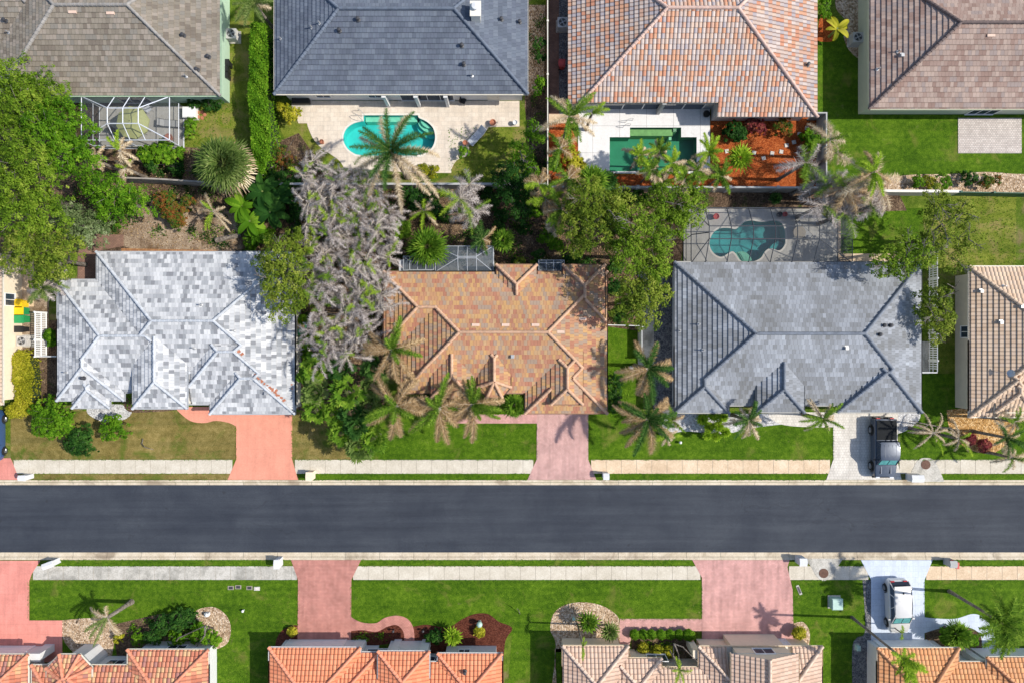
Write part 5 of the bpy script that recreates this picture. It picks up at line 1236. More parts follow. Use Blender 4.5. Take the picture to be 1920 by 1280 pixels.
# stepping stones in the orange mulch
for k, (px, py) in enumerate(((1363,284),(1414,287),(1432,297),(1448,288),(1465,285),(1475,273),(1489,267),(1499,252),(1513,241))):
    x, y, _ = P(px, py, .08); b = MB(); a = random.Random(k).uniform(-.3, .3); b.box(x-.17, x+.17, y-.17, y+.17, .02, .085, rz=a); b.box(x-.15, x+.15, y-.15, y+.15, .085, .095, rz=a)
    tag(b.build('stepping_stone', M['stone']), ['pale square stepping stone farthest left, by the white deck', 'pale square stepping stone second from left beside the spiky yellow palm', 'lowest pale square stepping stone in the orange mulch', 'fourth pale square stepping stone from the left', 'middle pale square stepping stone of the curved line', 'pale square stepping stone where the line starts to climb', 'pale square stepping stone third from the top end', 'pale square stepping stone second from the top end', 'topmost pale square stepping stone near the grey wall'][k], 'stepping stone', 'stepping stones in the orange mulch')
for k, (px, py) in enumerate(((372,212),(379,211),(372,220),(380,222),(384,216))):
    x, y, _ = P(px, py); b = MB(); b.lathe((x, y, 0), [(.17, .01), (.17, .06), (.14, .075), (0, .08)], 8); tag(b.build('stepping_stone', M['terra_pot']), ['upper left small orange round stone by the screen cage', 'upper right small orange round stone by the screen cage', 'lower left small orange round stone by the screen cage', 'lower middle small orange round stone by the screen cage', 'rightmost small orange round stone by the screen cage'][k], 'stepping stone', 'orange stones by the cage')
# lawn ornaments
def ball(name, px, py, z, r_, mat, label, cat):
    x, y, _ = P(px, py, z); b = MB(); b.lathe((x, y, 0), [(r_*.5, 0), (r_*.35, z-r_), (r_*.4, z-r_)]+[(r_*math.cos(t), z+r_*math.sin(t)) for t in [math.radians(-65+k*15) for k in range(11)]]+[(.001, z+r_)], 16)
    tag(b.build(name, mat, smooth=True), label, cat)
ball('garden_globe', 899, 1170, .7, .26, M['utility'], 'pale green round garden globe in the red mulch bed', 'garden globe')
ball('garden_light', 793, 1183, .5, .12, M['dark_metal'], 'small dark garden light at the end of the winding path', 'garden light'); ball('garden_light', 737, 1183, .5, .12, M['dark_metal'], 'small dark garden light in the mulch island by the red driveway', 'garden light')
ball('garden_light', 1076, 1160, .5, .16, M['utility'], 'round pale light beside the tan rocks and cycad', 'garden light'); ball('garden_globe', 455, 1145, .3, .12, M['white'], 'small white ball light on the lower lawn', 'garden light')
ball('garden_globe', 1276, 829, .3, .13, M['white'], 'white ball light on the grass left of the lime cycads', 'garden light'); ball('garden_light', 1183, 690, .6, .22, M['frame_grey'], 'grey globe light among the fronds left of the grey gravel', 'garden light')
x, y, _ = P(386, 1153, .5); b = MB(); b.box(x-.18, x+.18, y-.15, y+.15, 0, .45); b.lathe((x, y, .45), [(.2, 0), (.05, .2)], 4); tag(b.build('garden_lantern', M['wall_white']), 'small white lantern block on the lower left rock bed', 'garden lantern')

# ------------------------------------------------------------------ patio furniture
def parasol(px, py, z, r_, label):
    x, y, _ = P(px, py, z); root = empty('patio_umbrella', (x, y, 0), .2, label, 'umbrella')
    b = MB(); n = 8
    ring = [(r_*math.cos(2*math.pi*k/n), r_*math.sin(2*math.pi*k/n), z-.45) for k in range(n)]; mid = [(r_*.5*math.cos(2*math.pi*k/n), r_*.5*math.sin(2*math.pi*k/n), z-.17) for k in range(n)]
    for k in range(n):
        k2 = (k+1) % n; b.face([ring[k], ring[k2], mid[k2], mid[k]]); b.face([mid[k], mid[k2], (0, 0, z)]); b.face([ring[k2], ring[k], (ring[k][0], ring[k][1], z-.62), (ring[k2][0], ring[k2][1], z-.62)])
    b.build('canopy', M['umbrella'], root, world=False); p_ = MB(); p_.tube([(0, 0, .05), (0, 0, z+.08)], .025, 6); p_.lathe((0, 0, .03), [(.3, 0), (.28, .1), (.05, .14)], 14); p_.build('pole', M['dark_metal'], root, world=False)
parasol(243, 227, 2.35, 1.45, 'lime green octagonal patio umbrella inside the white framed cage')
def lounger(px, py, rz, label, fr='white', cu='wall_grey'):
    x, y, _ = P(px, py, .35); root = empty('sun_lounger', (x, y, .045), rz, label, 'sun lounger'); b = MB()
    for s_ in (-1, 1):
        b.tube([(s_*.31, -.9, .3), (s_*.31, .45, .3)], .025, 5)
        b.tube([(s_*.31, .45, .3), (s_*.31, .95, .62)], .025, 5)
        for yy in (-.75, .3): b.tube([(s_*.31, yy, 0), (s_*.31, yy, .3)], .025, 5)
    b.tube([(-.31, -.9, .3), (.31, -.9, .3)], .025, 5); b.tube([(-.31, .95, .62), (.31, .95, .62)], .025, 5)
    b.build('frame', M[fr], root, world=False); c = MB()
    for y0, y1 in ((-.88, -.2), (-.18, .44)): c.box(-.28, .28, y0, y1, .31, .37)
    c.face([(-.28, .45, .35), (.28, .45, .35), (.28, .94, .67), (-.28, .94, .67)]); c.face([(-.28, .94, .62), (.28, .94, .62), (.28, .45, .30), (-.28, .45, .30)])
    c.build('cushion', M[cu], root, world=False)
lounger(894, 256, -.75, 'white sun lounger with grey cushion on the travertine patio', 'white', 'frame_grey')
lounger(1506, 433, .8, 'dark mesh lounger on the pale deck inside the dark framed cage', 'dark_metal', 'wall_grey')
lounger(318, 232, 1.5, 'grey lounger inside the white framed cage near the box', 'dark_metal', 'wall_grey')
def table(px, py, r_, label, mat='dark_metal', z0=.045):
    x, y, _ = P(px, py, .72); root = empty('patio_table', (x, y, z0), .2, label, 'table'); b = MB(); b.lathe((0, 0, .68), [(0.001, 0), (r_, 0), (r_, .035), (0.001, .036)], 20); b.build('table_top', M[mat], root, world=False)
    for k in range(4): t = k*math.pi/2+.7; l = MB(); l.tube([(r_*.75*math.cos(t), r_*.75*math.sin(t), 0), (r_*.6*math.cos(t), r_*.6*math.sin(t), .68)], .025, 5); l.build('leg', M[mat], root, world=False)
def chair(px, py, rz, label, mat='dark_metal', group=None):
    x, y, _ = P(px, py, .45); root = empty('patio_chair', (x, y, .045), rz, label, 'chair', group); b = MB(); b.box(-.24, .24, -.24, .24, .42, .47); b.build('seat', M[mat], root, world=False)
    b = MB(); b.box(-.24, .24, .21, .26, .47, .92); b.build('backrest', M[mat], root, world=False)
    for sx in (-1, 1):
        for sy in (-1, 1): b = MB(); b.tube([(sx*.21, sy*.21, 0), (sx*.21, sy*.21, .42)], .018, 4); b.build('leg', M[mat], root, world=False)
table(240, 232, .6, 'round table under the lime green umbrella'); chair(278, 205, 2.2, 'white slatted chair by the umbrella in the white framed cage', 'frame_white')
chair(272, 245, -.8, 'dark chair to the right of the lime green umbrella'); chair(212, 246, .9, 'dark chair to the left of the lime green umbrella')
table(1499, 436, .55, 'low wooden table beside the mesh lounger in the dark framed cage', 'brown' if 'brown' in M else 'gap')
chair(868, 190, 1.2, 'black patio chair under the slate roof edge', 'black')
def pot(px, py, r_, mat, label, h=.45):
    x, y, _ = P(px, py, h); b = MB(); b.lathe((x, y, .04), [(r_*.65, 0), (r_, h*.85), (r_*1.1, h*.86), (r_*1.1, h), (r_*.9, h), (r_*.85, h*.8), (0.001, h*.8)], 16); return tag(b.build('plant_pot', mat), label, 'plant pot')
pot(316, 258, .32, M['terra_pot'], 'terracotta pot in the corner of the white framed cage'); pot(966, 230, .2, M['wall_white'], 'white round pot at the right end of the travertine patio')
pot(924, 230, .26, M['terra_pot'], 'terracotta pot of spiky red plant on the travertine patio'); pot(1325, 214, .28, M['black'], 'black pot at the corner of the white deck')
pot(1343, 406, .25, M['red'], 'red pot on the deck under the oak and dark cage'); pot(1472, 402, .2, M['red'], 'red pot at the back wall of the dark framed cage'); pot(1462, 402, .22, M['black'], 'black pot beside the red one in the dark framed cage')
pot(593, 262, .18, M['gap'], 'small dark pot at the left edge of the travertine patio'); pot(603, 266, .18, M['terra_pot'], 'small clay pot at the left edge of the travertine patio'); pot(872, 268, .2, M['terra_pot'], 'clay pot beside the white sun lounger')
# log in the sandy bed
p0, p1 = P(405, 451, .3), P(452, 441, .3); b = MB(); b.tube([p0, ((p0[0]+p1[0])/2, (p0[1]+p1[1])/2+.02, .31), p1], [.24, .22, .21], 12); tag(b.build('fallen_trunk', M['trunk']), 'grey cut palm trunk lying behind the patchwork roofed house', 'trunk')

# ------------------------------------------------------------------ vegetation
RNG = np.random.default_rng(5)
def unit(v): return v/np.maximum(np.linalg.norm(v, axis=-1, keepdims=True), 1e-9)
def leaf_quads(C, N, size, rng, aspect=.55, spread=.9):
    """rhomb leaves at centres C facing roughly N"""
    n = len(C); N = unit(N+rng.normal(0, spread, (n, 3))*.6)
    A = unit(np.cross(N, rng.normal(0, 1, (n, 3)))); B = np.cross(N, A)
    l = (size*rng.uniform(.6, 1.3, n))[:, None]; w_ = l*aspect
    V = np.stack([C-A*l*.5, C+B*w_*.5+N*l*.06, C+A*l*.5, C-B*w_*.5+N*l*.06], 1)
    return V.reshape(-1, 3)
def crown(lobes, rng, leaf=.26, dens=60, clump_r=.42, hfac=.62, gap=.12):
    """lobes: (x, y, z centre, radius). leaves sit in clumps scattered over and inside each lobe"""
    Vs = []; ts = []
    for (x, y, z, r) in lobes:
        nc = max(6, int(dens*.16*r*r/(clump_r*.6)**2)) ; u = unit(rng.normal(0, 1, (nc, 3))); u[:, 2] = np.abs(u[:, 2])*1.0-.25
        u = unit(u); rad = r*(rng.uniform(.45, 1.0, nc)**.45)[:, None]*rng.uniform(.86, 1.1, (nc, 1))
        cc = np.array([x, y, z])+u*rad*np.array([1, 1, hfac]); keep = rng.random(nc) > gap; cc = cc[keep]; u = u[keep]
        cr = clump_r*rng.uniform(.6, 1.35, len(cc)); ct = rng.normal(.5, .2, len(cc))+rng.normal(0, .13)
        m = np.maximum(8, (dens*.5*(cr/clump_r)**2).astype(int)); idx = np.repeat(np.arange(len(cc)), m)
        d = unit(rng.normal(0, 1, (len(idx), 3))); d[:, 2] = np.abs(d[:, 2])*.9-.12
        C = cc[idx]+d*(cr[idx]*rng.uniform(.35, 1, len(idx)))[:, None]*np.array([1, 1, .75])
        Vs.append(leaf_quads(C, d+u[idx]*.5+np.array([0, 0, .5]), leaf, rng)); ts.append(np.clip(ct[idx]+rng.normal(0, .17, len(idx)), 0, 1))
    return np.concatenate(Vs), np.concatenate(ts)
def canopy(lobes, rng, leaf, dens, cr, gap):
    gap = gap-.16
    ph = rng.uniform(0, 6.28, 8)
    def nz(x, y, f, k): return np.sin(x*f+ph[k]+1.3*np.sin(y*f*.7+ph[k+1]))*np.sin(y*f*1.1+ph[k+2]+1.1*np.sin(x*f*.6+ph[k+3]))
    CC = []; UU = []
    for (x, y, z, r) in lobes:
        n = int(17*math.pi*r*r/(cr/.42)**1.6); a = rng.uniform(0, 6.283, n)
        edge = 1+.16*np.sin(a*3+ph[0])+.12*np.sin(a*7+ph[1])+.10*np.sin(a*13+ph[2]); q = np.sqrt(rng.uniform(0, 1, n))*edge
        X = x+q*r*np.cos(a); Y = y+q*r*np.sin(a)
        hh = nz(X, Y, 2.3, 0)*.34+nz(X, Y, 5.1, 3)*.20
        Z = z+r*.42*(1-np.minimum(q, 1.15)**2.2)+hh*min(1, r*.6)-rng.exponential(.28, n)*min(1, r*.7)
        keep = (nz(X, Y, 3.3, 4)+.55*nz(X, Y, 8.0, 2)+rng.normal(0, .35, n)) > (-1.15+gap*2.1+.55*np.maximum(0, q-.75))
        CC.append(np.column_stack([X, Y, Z])[keep]); U = np.column_stack([np.cos(a)*q*.8, np.sin(a)*q*.8, np.ones(n)]); UU.append(unit(U)[keep])
    CC = np.concatenate(CC); UU = np.concatenate(UU); nc = len(CC)
    rad = cr*rng.uniform(.30, 1.0, nc); ct = np.clip(rng.normal(.47, .17, nc)+.16*nz(CC[:, 0], CC[:, 1], 1.1, 1)+.10*nz(CC[:, 0], CC[:, 1], 4.1, 2), 0, 1)
    m = np.maximum(8, (dens*.62*(rad/cr)**1.6).astype(int)); idx = np.repeat(np.arange(nc), m)
    d = unit(rng.normal(0, 1, (len(idx), 3))+UU[idx]*.6); C = CC[idx]+d*(rad[idx]*rng.uniform(.2, 1.1, len(idx)))[:, None]*np.array([1, 1, .7])
    return leaf_quads(C, d+UU[idx]*.7+np.array([0, 0, .4]), leaf, rng, .5), np.clip(ct[idx]+rng.normal(0, .11, len(idx)), 0, 1)
def limbs(mb, base, lobes, rng, r0=.16, up=.45):
    bx, by = base; h0 = min(l[2] for l in lobes)*up
    fork = Vector((bx, by, h0)); mb.tube([(bx, by, -.05), (bx+.03, by, h0*.5), fork], [r0*1.35, r0, r0*.9], 8)
    for (x, y, z, r) in lobes:
        e = Vector((x, y, z+r*.1)); m = fork.lerp(e, .5)+Vector((rng.normal(0, .15), rng.normal(0, .15), .15)); mb.tube([fork, m, e], [r0*.6, r0*.42, r0*.2], 6)
        for k in range(5):
            t = rng.uniform(0, 6.28); q = e+Vector((math.cos(t)*r*.8, math.sin(t)*r*.8, rng.uniform(0, .5)*r)); s_ = m.lerp(e, .6); mb.tube([s_, s_.lerp(q, .55)+Vector((0, 0, .12)), q], [r0*.25, r0*.15, r0*.05], 4)
def tree(name, label, lobes_px, leafm, cat='tree', group=None, leaf=.26, dens=60, cr=.42, gap=.12, r0=.16, base=None, seed=0, bark='bark', bare=0):
    """lobes_px: (px, py, radius in photo pixels, height of the lobe's middle)"""
    rng = np.random.default_rng(seed+int(lobes_px[0][0]*7+lobes_px[0][1]))
    lobes = []
    for px, py, r, z in lobes_px:
        x, y, _ = P(px, py, z); lobes.append((x, y, z, r*S*(H-z)/H))
    bx = sum(l[0] for l in lobes)/len(lobes); by = sum(l[1] for l in lobes)/len(lobes)
    if base: bx, by = P2(*base)
    root = empty(name, (bx, by, 0), 0, label, cat, group)
    V, t = canopy(lobes, rng, leaf*(.72 if cat == 'tree' else .8), dens, cr*(1 if cat == 'tree' else .75), gap-(0 if cat == 'tree' else .4)) if lobes[0][3] > (.9 if cat == 'tree' else .45) else crown(lobes, rng, leaf, dens, cr*.8, gap=gap); np_mesh('crown', V, 4, L[leafm], t, root)
    mb = MB(); limbs(mb, (bx, by), lobes, rng, r0)
    for k in range(bare):
        l = lobes[k % len(lobes)]; e = Vector((l[0], l[1], l[2]+l[3]*.3)); t0 = rng.uniform(0, 6.28); d = Vector((math.cos(t0), math.sin(t0), .25))
        q = e+d*l[3]*1.0; mb.tube([e, q], [.05, .02], 4)
        for j in range(4): a = e.lerp(q, .35+.15*j); t1 = t0+rng.choice([-1, 1])*rng.uniform(.5, 1); mb.tube([a, a+Vector((math.cos(t1), math.sin(t1), .3))*l[3]*.4], [.025, .01], 4)
    mb.build('trunk', M[bark], root); return root
G_OAK = 'leafy trees around the back gardens'
tree('leafy_tree', 'dense green tree at the left edge beside the taupe roof', [(15,150,42,5.5),(62,165,40,5.5),(30,205,50,6),(95,185,36,5.2),(10,250,45,6)], 'oak', group=G_OAK, seed=1)
tree('leafy_tree', 'dense green tree reaching toward the white framed cage', [(112,225,44,6),(140,255,36,5.4),(80,240,40,6.4),(118,290,42,6),(152,305,30,5)], 'bright', group=G_OAK, seed=2)
tree('leafy_tree', 'broad olive green tree at the left edge above the cream walled house', [(45,300,48,7),(20,350,46,7),(75,345,45,7),(30,405,46,7),(80,400,40,6.5)], 'oak', group=G_OAK, seed=3)
tree('leafy_tree', 'rich green rounded tree between the dead tan palm and the croton shrub', [(210,362,36,4.6),(248,378,30,4.2),(178,345,28,4.6),(205,395,26,4)], 'bright', group=G_OAK, seed=4, dens=70)
tree('leafy_tree', 'pale whitish green tree behind the patchwork roofed house', [(150,425,34,4),(125,405,28,4.2),(178,432,24,3.5)], 'pale', group=G_OAK, seed=5)
tree('leafy_tree', 'olive tree over the fence between cream wall and patchwork roof', [(40,455,36,6.5),(85,470,40,6.5),(120,455,28,6),(112,505,26,6),(70,510,30,5.6),(18,490,20,5.5)], 'olive', group=G_OAK, seed=6)
tree('leafy_tree', 'airy yellow green tree overhanging the right corner of the patchwork roof', [(520,478,36,7),(556,455,26,6.5),(515,525,33,7.2),(548,510,34,7),(530,570,32,6.8),(560,560,24,6.5),(492,492,18,6.5)], 'olive', group=G_OAK, seed=7, gap=.22, bare=4, base=(556,520))
tree('leafy_tree', 'olive oak above the right end of the orange tiled house', [(1100,375,40,7.5),(1140,395,36,7.5),(1080,415,32,7),(1115,430,34,7.5),(1080,460,24,6.5),(1165,375,26,6.5)], 'olive', group=G_OAK, seed=8, bare=2)
tree('leafy_tree', 'big oak between the orange roof and the dark framed pool cage', [(1190,425,38,8),(1225,455,38,8),(1180,475,38,8),(1225,500,32,7.5),(1160,450,26,7)], 'oak', group=G_OAK, seed=9, bare=2)
tree('leafy_tree', 'oak just below the big one over the gap left of the plain grey roof', [(1200,540,40,7.5),(1232,548,28,7),(1178,570,30,7),(1205,590,30,6.8)], 'olive', group=G_OAK, seed=10)
tree('leafy_tree', 'spreading oak touching the top left of the dark framed pool cage', [(1285,385,38,6),(1245,380,34,6.2),(1310,372,22,5.8),(1262,415,32,6),(1225,370,20,5.5)], 'oak', group=G_OAK, seed=11, bare=2)
tree('leafy_tree', 'sparse tree over the path behind the right end of the plain grey roof', [(1755,385,32,5.5),(1800,400,30,5),(1765,430,34,6),(1810,450,30,5),(1745,465,28,6),(1790,490,26,5)], 'olive', group=G_OAK, seed=12, gap=.5, bare=10, dens=45)
tree('leafy_tree', 'dark airy tree overhanging the top right corner of the plain grey roof', [(1690,490,32,6),(1655,498,24,6),(1725,478,28,6.2),(1700,455,26,6)], 'oak', group=G_OAK, seed=13, gap=.3, bare=5, base=(1740,470))
tree('leafy_tree', 'yellow green tree between the plain grey roof and the beige wall', [(1755,560,28,5),(1745,590,26,5),(1768,600,24,4.8),(1758,625,18,4.5),(1775,575,14,5)], 'olive', group=G_OAK, seed=14, gap=.2, bare=8)
tree('leafy_tree', 'thin bare twigged tree under the brown fence right of the patio lawn', [(975,285,24,3.8),(1000,250,20,3.5),(988,315,20,3.6)], 'bright', group=G_OAK, seed=15, gap=.3, bare=3)
tree('leafy_tree', 'dark glossy tree below the travertine patio lawn', [(962,325,26,3.8),(985,345,24,3.8),(955,360,28,3.6),(975,388,26,3.4),(940,335,16,3.2)], 'dark', group=G_OAK, seed=16, dens=70)
G_SH = 'shrubs in the gardens'
def shrub(label, lobes, leafm, leaf=.2, dens=60, cr=.3, gap=.05, seed=0, name='shrub'):
    return tree(name, label, lobes, leafm, 'shrub', G_SH, leaf, dens, cr, gap, .05, seed=seed)
shrub('largest of the three round bushes below the patchwork roof', [(80,770,24,1.7),(108,782,26,1.9),(85,800,24,1.7),(120,800,18,1.6)], 'bright', seed=1)
shrub('middle round bush nearest the upper left sidewalk', [(148,826,27,1.6),(165,815,12,1.3),(135,838,12,1.2)], 'dark', .2, seed=2)
shrub('small bright round bush right of the other two below the patchwork roof', [(208,804,24,1.6),(215,792,12,1.4)], 'bright', seed=3)
shrub('small green bush at the right wall of the white framed cage', [(357,233,11,.9),(355,250,9,.8)], 'bright', seed=4)
shrub('low dark bushes against the wall below the taupe roof', [(362,192,12,.7),(392,194,14,.8),(410,194,10,.8)], 'dark', seed=5)
shrub('leafy bush along the bottom of the white framed cage', [(275,288,18,1.3),(302,285,20,1.4),(330,290,14,1.1)], 'bright', .3, seed=6)
shrub('croton shrub with red and green leaves beside the sandy bed', [(305,375,18,1.2),(322,395,20,1.3),(332,412,16,1.1),(350,378,12,1.0)], 'croton', .24, seed=7)
shrub('yellow green bush at the left corner of the travertine patio', [(545,213,16,1.3),(528,203,10,1.0)], 'yellow', .22, seed=8)
shrub('tangled brown bush below the tall mixed hedge', [(500,268,16,.9),(520,290,18,1.0),(545,305,14,.8)], 'croton', .16, gap=.4, seed=9)
shrub('round bush on the patio edge right of the turquoise pool', [(868,285,10,.9)], 'bright', seed=10)
shrub('leafy bush on gravel at the right wall of the slate roofed house', [(1014,155,12,1.4),(1012,172,10,1.2)], 'bright', seed=11)
shrub('dark tall bush on gravel by the brown fence top', [(1012,80,11,1.4),(1014,105,10,1.2)], 'dark', seed=12)
shrub('first round bush from the left in the tan rock bed', [(1724,341,11,.8)], 'bright', seed=13); shrub('yellowish bush second from the left in the tan rock bed', [(1743,341,10,.8)], 'yellow', seed=14)
shrub('largest green bush in the tan rock bed', [(1769,341,15,1.1)], 'bright', seed=15); shrub('small dark green bush right of the gap in the tan rock bed', [(1818,334,13,.8)], 'dark', seed=16)
shrub('rightmost loose bush in the tan rock bed', [(1850,341,13,.8),(1868,338,9,.7)], 'croton', gap=.3, seed=17)
shrub('dark spiky bush near the grey wall in the orange mulch', [(1377,246,18,1.1),(1388,252,12,1)], 'dark', .3, seed=18); shrub('reddish bush in the middle of the orange mulch bed top', [(1424,240,14,.8)], 'redleaf', gap=.3, seed=19)
shrub('brown twiggy bush right of the reddish one in the orange mulch', [(1470,238,18,.9)], 'croton', gap=.45, seed=20); shrub('small pink leaved plant under the barrel roof edge', [(1408,233,8,.6)], 'redleaf', seed=21)
shrub('glossy bright plant at the end of the stepping stones', [(1522,258,15,1.2),(1525,275,12,1.1)], 'bright', .34, seed=22)
shrub('orange and yellow croton beside the brown fence and white deck', [(1060,268,14,1.0),(1075,300,18,1.2),(1090,320,14,1.0)], 'yellow', .25, seed=23)
shrub('dense green shrubs on the left strip beside the orange roof', [(1152,715,14,1.2),(1155,740,14,1.1),(1150,760,12,1)], 'dark', .2, seed=24)
shrub('low dark shrubs between the grey dead palms and wall', [(505,335,16,1.3),(535,340,20,1.4),(560,345,14,1.2)], 'dark', .2, seed=25)
shrub('shrub mass under the small orange fronded palm', [(770,365,18,1.3),(800,372,20,1.4),(815,395,16,1.2),(780,390,14,1.3)], 'dark', .22, seed=26)
shrub('low hedge plants at the lower edge of the travertine patio', [(795,318,12,.6),(812,322,10,.6)], 'yellow', seed=27)
shrub('dark garden bushes in the bottom left bed', [(300,1172,18,1.0),(330,1165,20,1.1),(350,1158,18,1.0),(285,1195,16,1.0)], 'dark', .2, seed=28)
shrub('bushes below the bare curved branches bottom left', [(330,1195,16,1.0),(372,1188,18,1.0),(395,1195,14,.9),(405,1205,10,.8)], 'bright', .2, gap=.15, seed=29)
shrub('small yellow green bush nearest the salmon barrel roof', [(222,1196,10,.9)], 'yellow', seed=30); shrub('second small bush by the salmon barrel roof', [(258,1196,12,.9)], 'bright', seed=31)
shrub('small plant in the mulch corner left of the red brick driveway', [(547,1183,6,.4)], 'yellow', seed=32); shrub('small yellow plant under the pale garden globe', [(899,1183,7,.4)], 'yellow', seed=33)
shrub('dark grassy plants left of the bright cycad in red mulch', [(818,1192,12,.7),(806,1196,8,.6)], 'dark', .3, seed=34)
shrub('grassy clump on the small rock bed left of the lower lawn', [(1498,1186,9,.7)], 'yellow', seed=35); shrub('small bushes in the bed behind the ball hedge', [(1206,1214,8,.5),(1232,1220,10,.6),(1252,1221,9,.6)], 'yellow', gap=.3, seed=36)
shrub('purple leaved bush in the tan rocks below the beige tiled house', [(1818,822,9,.6),(1845,835,10,.6)], 'redleaf', gap=.2, seed=37)
shrub('tropical bush in dark mulch by the curved pale blue path', [(1775,1192,14,1),(1800,1195,16,1.1),(1822,1200,12,1)], 'bright', .32, seed=38)
shrub('low bushes under the front wall of the orange tiled house', [(880,765,14,.7),(800,745,12,.7),(850,748,12,.7)], 'dark', .22, seed=39)
shrub('green bush at the top between barrel roof and tan rocks', [(1545,12,14,1.3),(1548,28,10,1.1)], 'bright', seed=40)
shrub('small shrub on the dark soil beside the left white picket fence', [(94,628,8,1.0),(98,640,6,.8)], 'bright', .26, seed=41)
shrub('green shrubs filling the gap under the oak above the orange roof', [(1075,490,16,1.2),(1050,505,14,1.0),(1100,500,14,1.1),(1010,480,12,.9)], 'dark', .22, gap=.2, seed=50)
shrub('low green shrubs behind the fallen grey trunk', [(470,455,14,1.0),(495,440,16,1.2)], 'bright', .24, gap=.1, seed=51)
shrub('bushy undergrowth left of the dead grey palms', [(555,400,16,1.0),(545,372,14,1.0),(560,430,12,.9)], 'dark', .24, gap=.2, seed=52)
shrub('green undergrowth between bins and dead grey palms', [(575,640,14,1.2),(580,672,14,1.3),(570,600,10,1.0)], 'bright', .24, gap=.1, seed=53)
shrub('dark undergrowth under the spreading oak by the wall', [(1175,372,14,1.1),(1200,368,14,1.0),(1150,365,12,1.0)], 'dark', .24, gap=.1, seed=54)
shrub('dark shrubs in the shaded strip left of the path and grey gravel', [(1160,590,14,1.1),(1150,540,14,1.2),(1155,500,14,1.2)], 'dark', .24, gap=.1, seed=55)
shrub('green bushes under the cabbage palm and wall', [(285,310,14,.9),(330,315,14,.9),(372,322,12,.8)], 'dark', .24, gap=.15, seed=56)
shrub('loose bush in the shade right of the small dark cage', [(1000,500,12,.7),(975,492,10,.7)], 'olive', .2, gap=.3, seed=57)
ballh = None
for k, px in enumerate((1191, 1207, 1222.5, 1240.6, 1257.5, 1275, 1292)):
    r_ = 9 if k == 6 else 7.6
    x, y, _ = P(px, 1190, .7)
    if ballh is None:
        ballh = tree('ball_shrub', 'x', [(px, 1190, 7.2, .55)], 'bright', 'shrub', 'row of clipped round bushes', .1, 110, .2, 0, .04)
        o = ballh
    else: o = copy_tree(ballh)
    o.location = (x, y, 0); o.scale = (r_/7.6,)*3
    o['label'] = ['leftmost small clipped ball bush by the pink path', 'second clipped ball bush from the left by the pink path', 'third clipped ball bush from the left by the pink path', 'middle clipped ball bush of the seven by the pink path', 'fifth clipped ball bush from the left by the pink path', 'sixth clipped ball bush, beside the largest, by the pink path', 'largest clipped ball bush, nearest the pink driveway'][k]
def hedge(name, label, pts, z, leafm, leaf=.16, n=9000, mix=None):
    """clipped hedge: leaves over the top and sides of a footprint given as photo pixels at height z"""
    rng = np.random.default_rng(len(pts)*31+int(z*100)); w_ = np.array([P2(*p, z) for p in pts]); x0, y0 = w_.min(0); x1, y1 = w_.max(0)
    q = rng.uniform([x0, y0], [x1, y1], (n*3, 2)); ins = np.zeros(len(q), bool); m = len(w_)
    for i in range(m):
        a, b = w_[i], w_[(i+1) % m]
        c = ((a[1] > q[:, 1]) != (b[1] > q[:, 1])); t = (b[0]-a[0])*(q[:, 1]-a[1])/((b[1]-a[1]) or 1e-9)+a[0]; ins ^= c & (q[:, 0] < t)
    q = q[ins][:n]; bumps = .16*np.sin(q[:, 0]*2.3+1)*np.sin(q[:, 1]*1.7)+.1*np.sin(q[:, 0]*5+q[:, 1]*4.1)
    top = np.column_stack([q, z+bumps+rng.normal(0, .07, len(q))])
    side = []
    for i in range(m):
        a, b = w_[i], w_[(i+1) % m]; k = int(np.hypot(*(b-a))*z*42); t = rng.random((k, 1)); p = a+(b-a)*t+rng.normal(0, .09, (k, 2)); side.append(np.column_stack([p, rng.uniform(.05, z, k)]))
    C = np.concatenate([top]+side); root = empty(name, (float(w_[:, 0].mean()), float(w_[:, 1].mean()), 0), 0, label, 'hedge')
    big = .5+.35*np.sin(C[:, 1]*.9+C[:, 0]*1.3)*np.sin(C[:, 0]*2.1-C[:, 1]*.6)
    np_mesh('foliage', leaf_quads(C, np.tile([0, 0, 1.], (len(C), 1)), leaf, rng), 4, L[leafm], np.clip(big*.6+rng.normal(.2, .2, len(C)), 0, 1), root)
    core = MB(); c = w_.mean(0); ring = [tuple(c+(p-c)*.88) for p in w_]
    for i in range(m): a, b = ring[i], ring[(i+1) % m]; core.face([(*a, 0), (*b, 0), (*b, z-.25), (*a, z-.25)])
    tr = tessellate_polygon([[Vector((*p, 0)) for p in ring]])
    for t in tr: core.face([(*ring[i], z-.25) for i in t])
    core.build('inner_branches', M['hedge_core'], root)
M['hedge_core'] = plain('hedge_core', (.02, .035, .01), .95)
hedge('clipped_hedge', 'bright yellow green clipped hedge along the cream wall at left', [(22,662),(38,656),(56,662),(60,700),(62,762),(52,774),(20,784),(10,775),(12,763),(28,752),(26,700)], 1.3, 'yellow', .17, 7000)
hedge('clipped_hedge', 'tall mixed green hedge between taupe and slate roofed houses', [(470,45),(498,45),(503,120),(500,180),(508,240),(505,300),(490,330),(474,300),(470,240),(466,180)], 2.3, 'bright', .2, 14000)

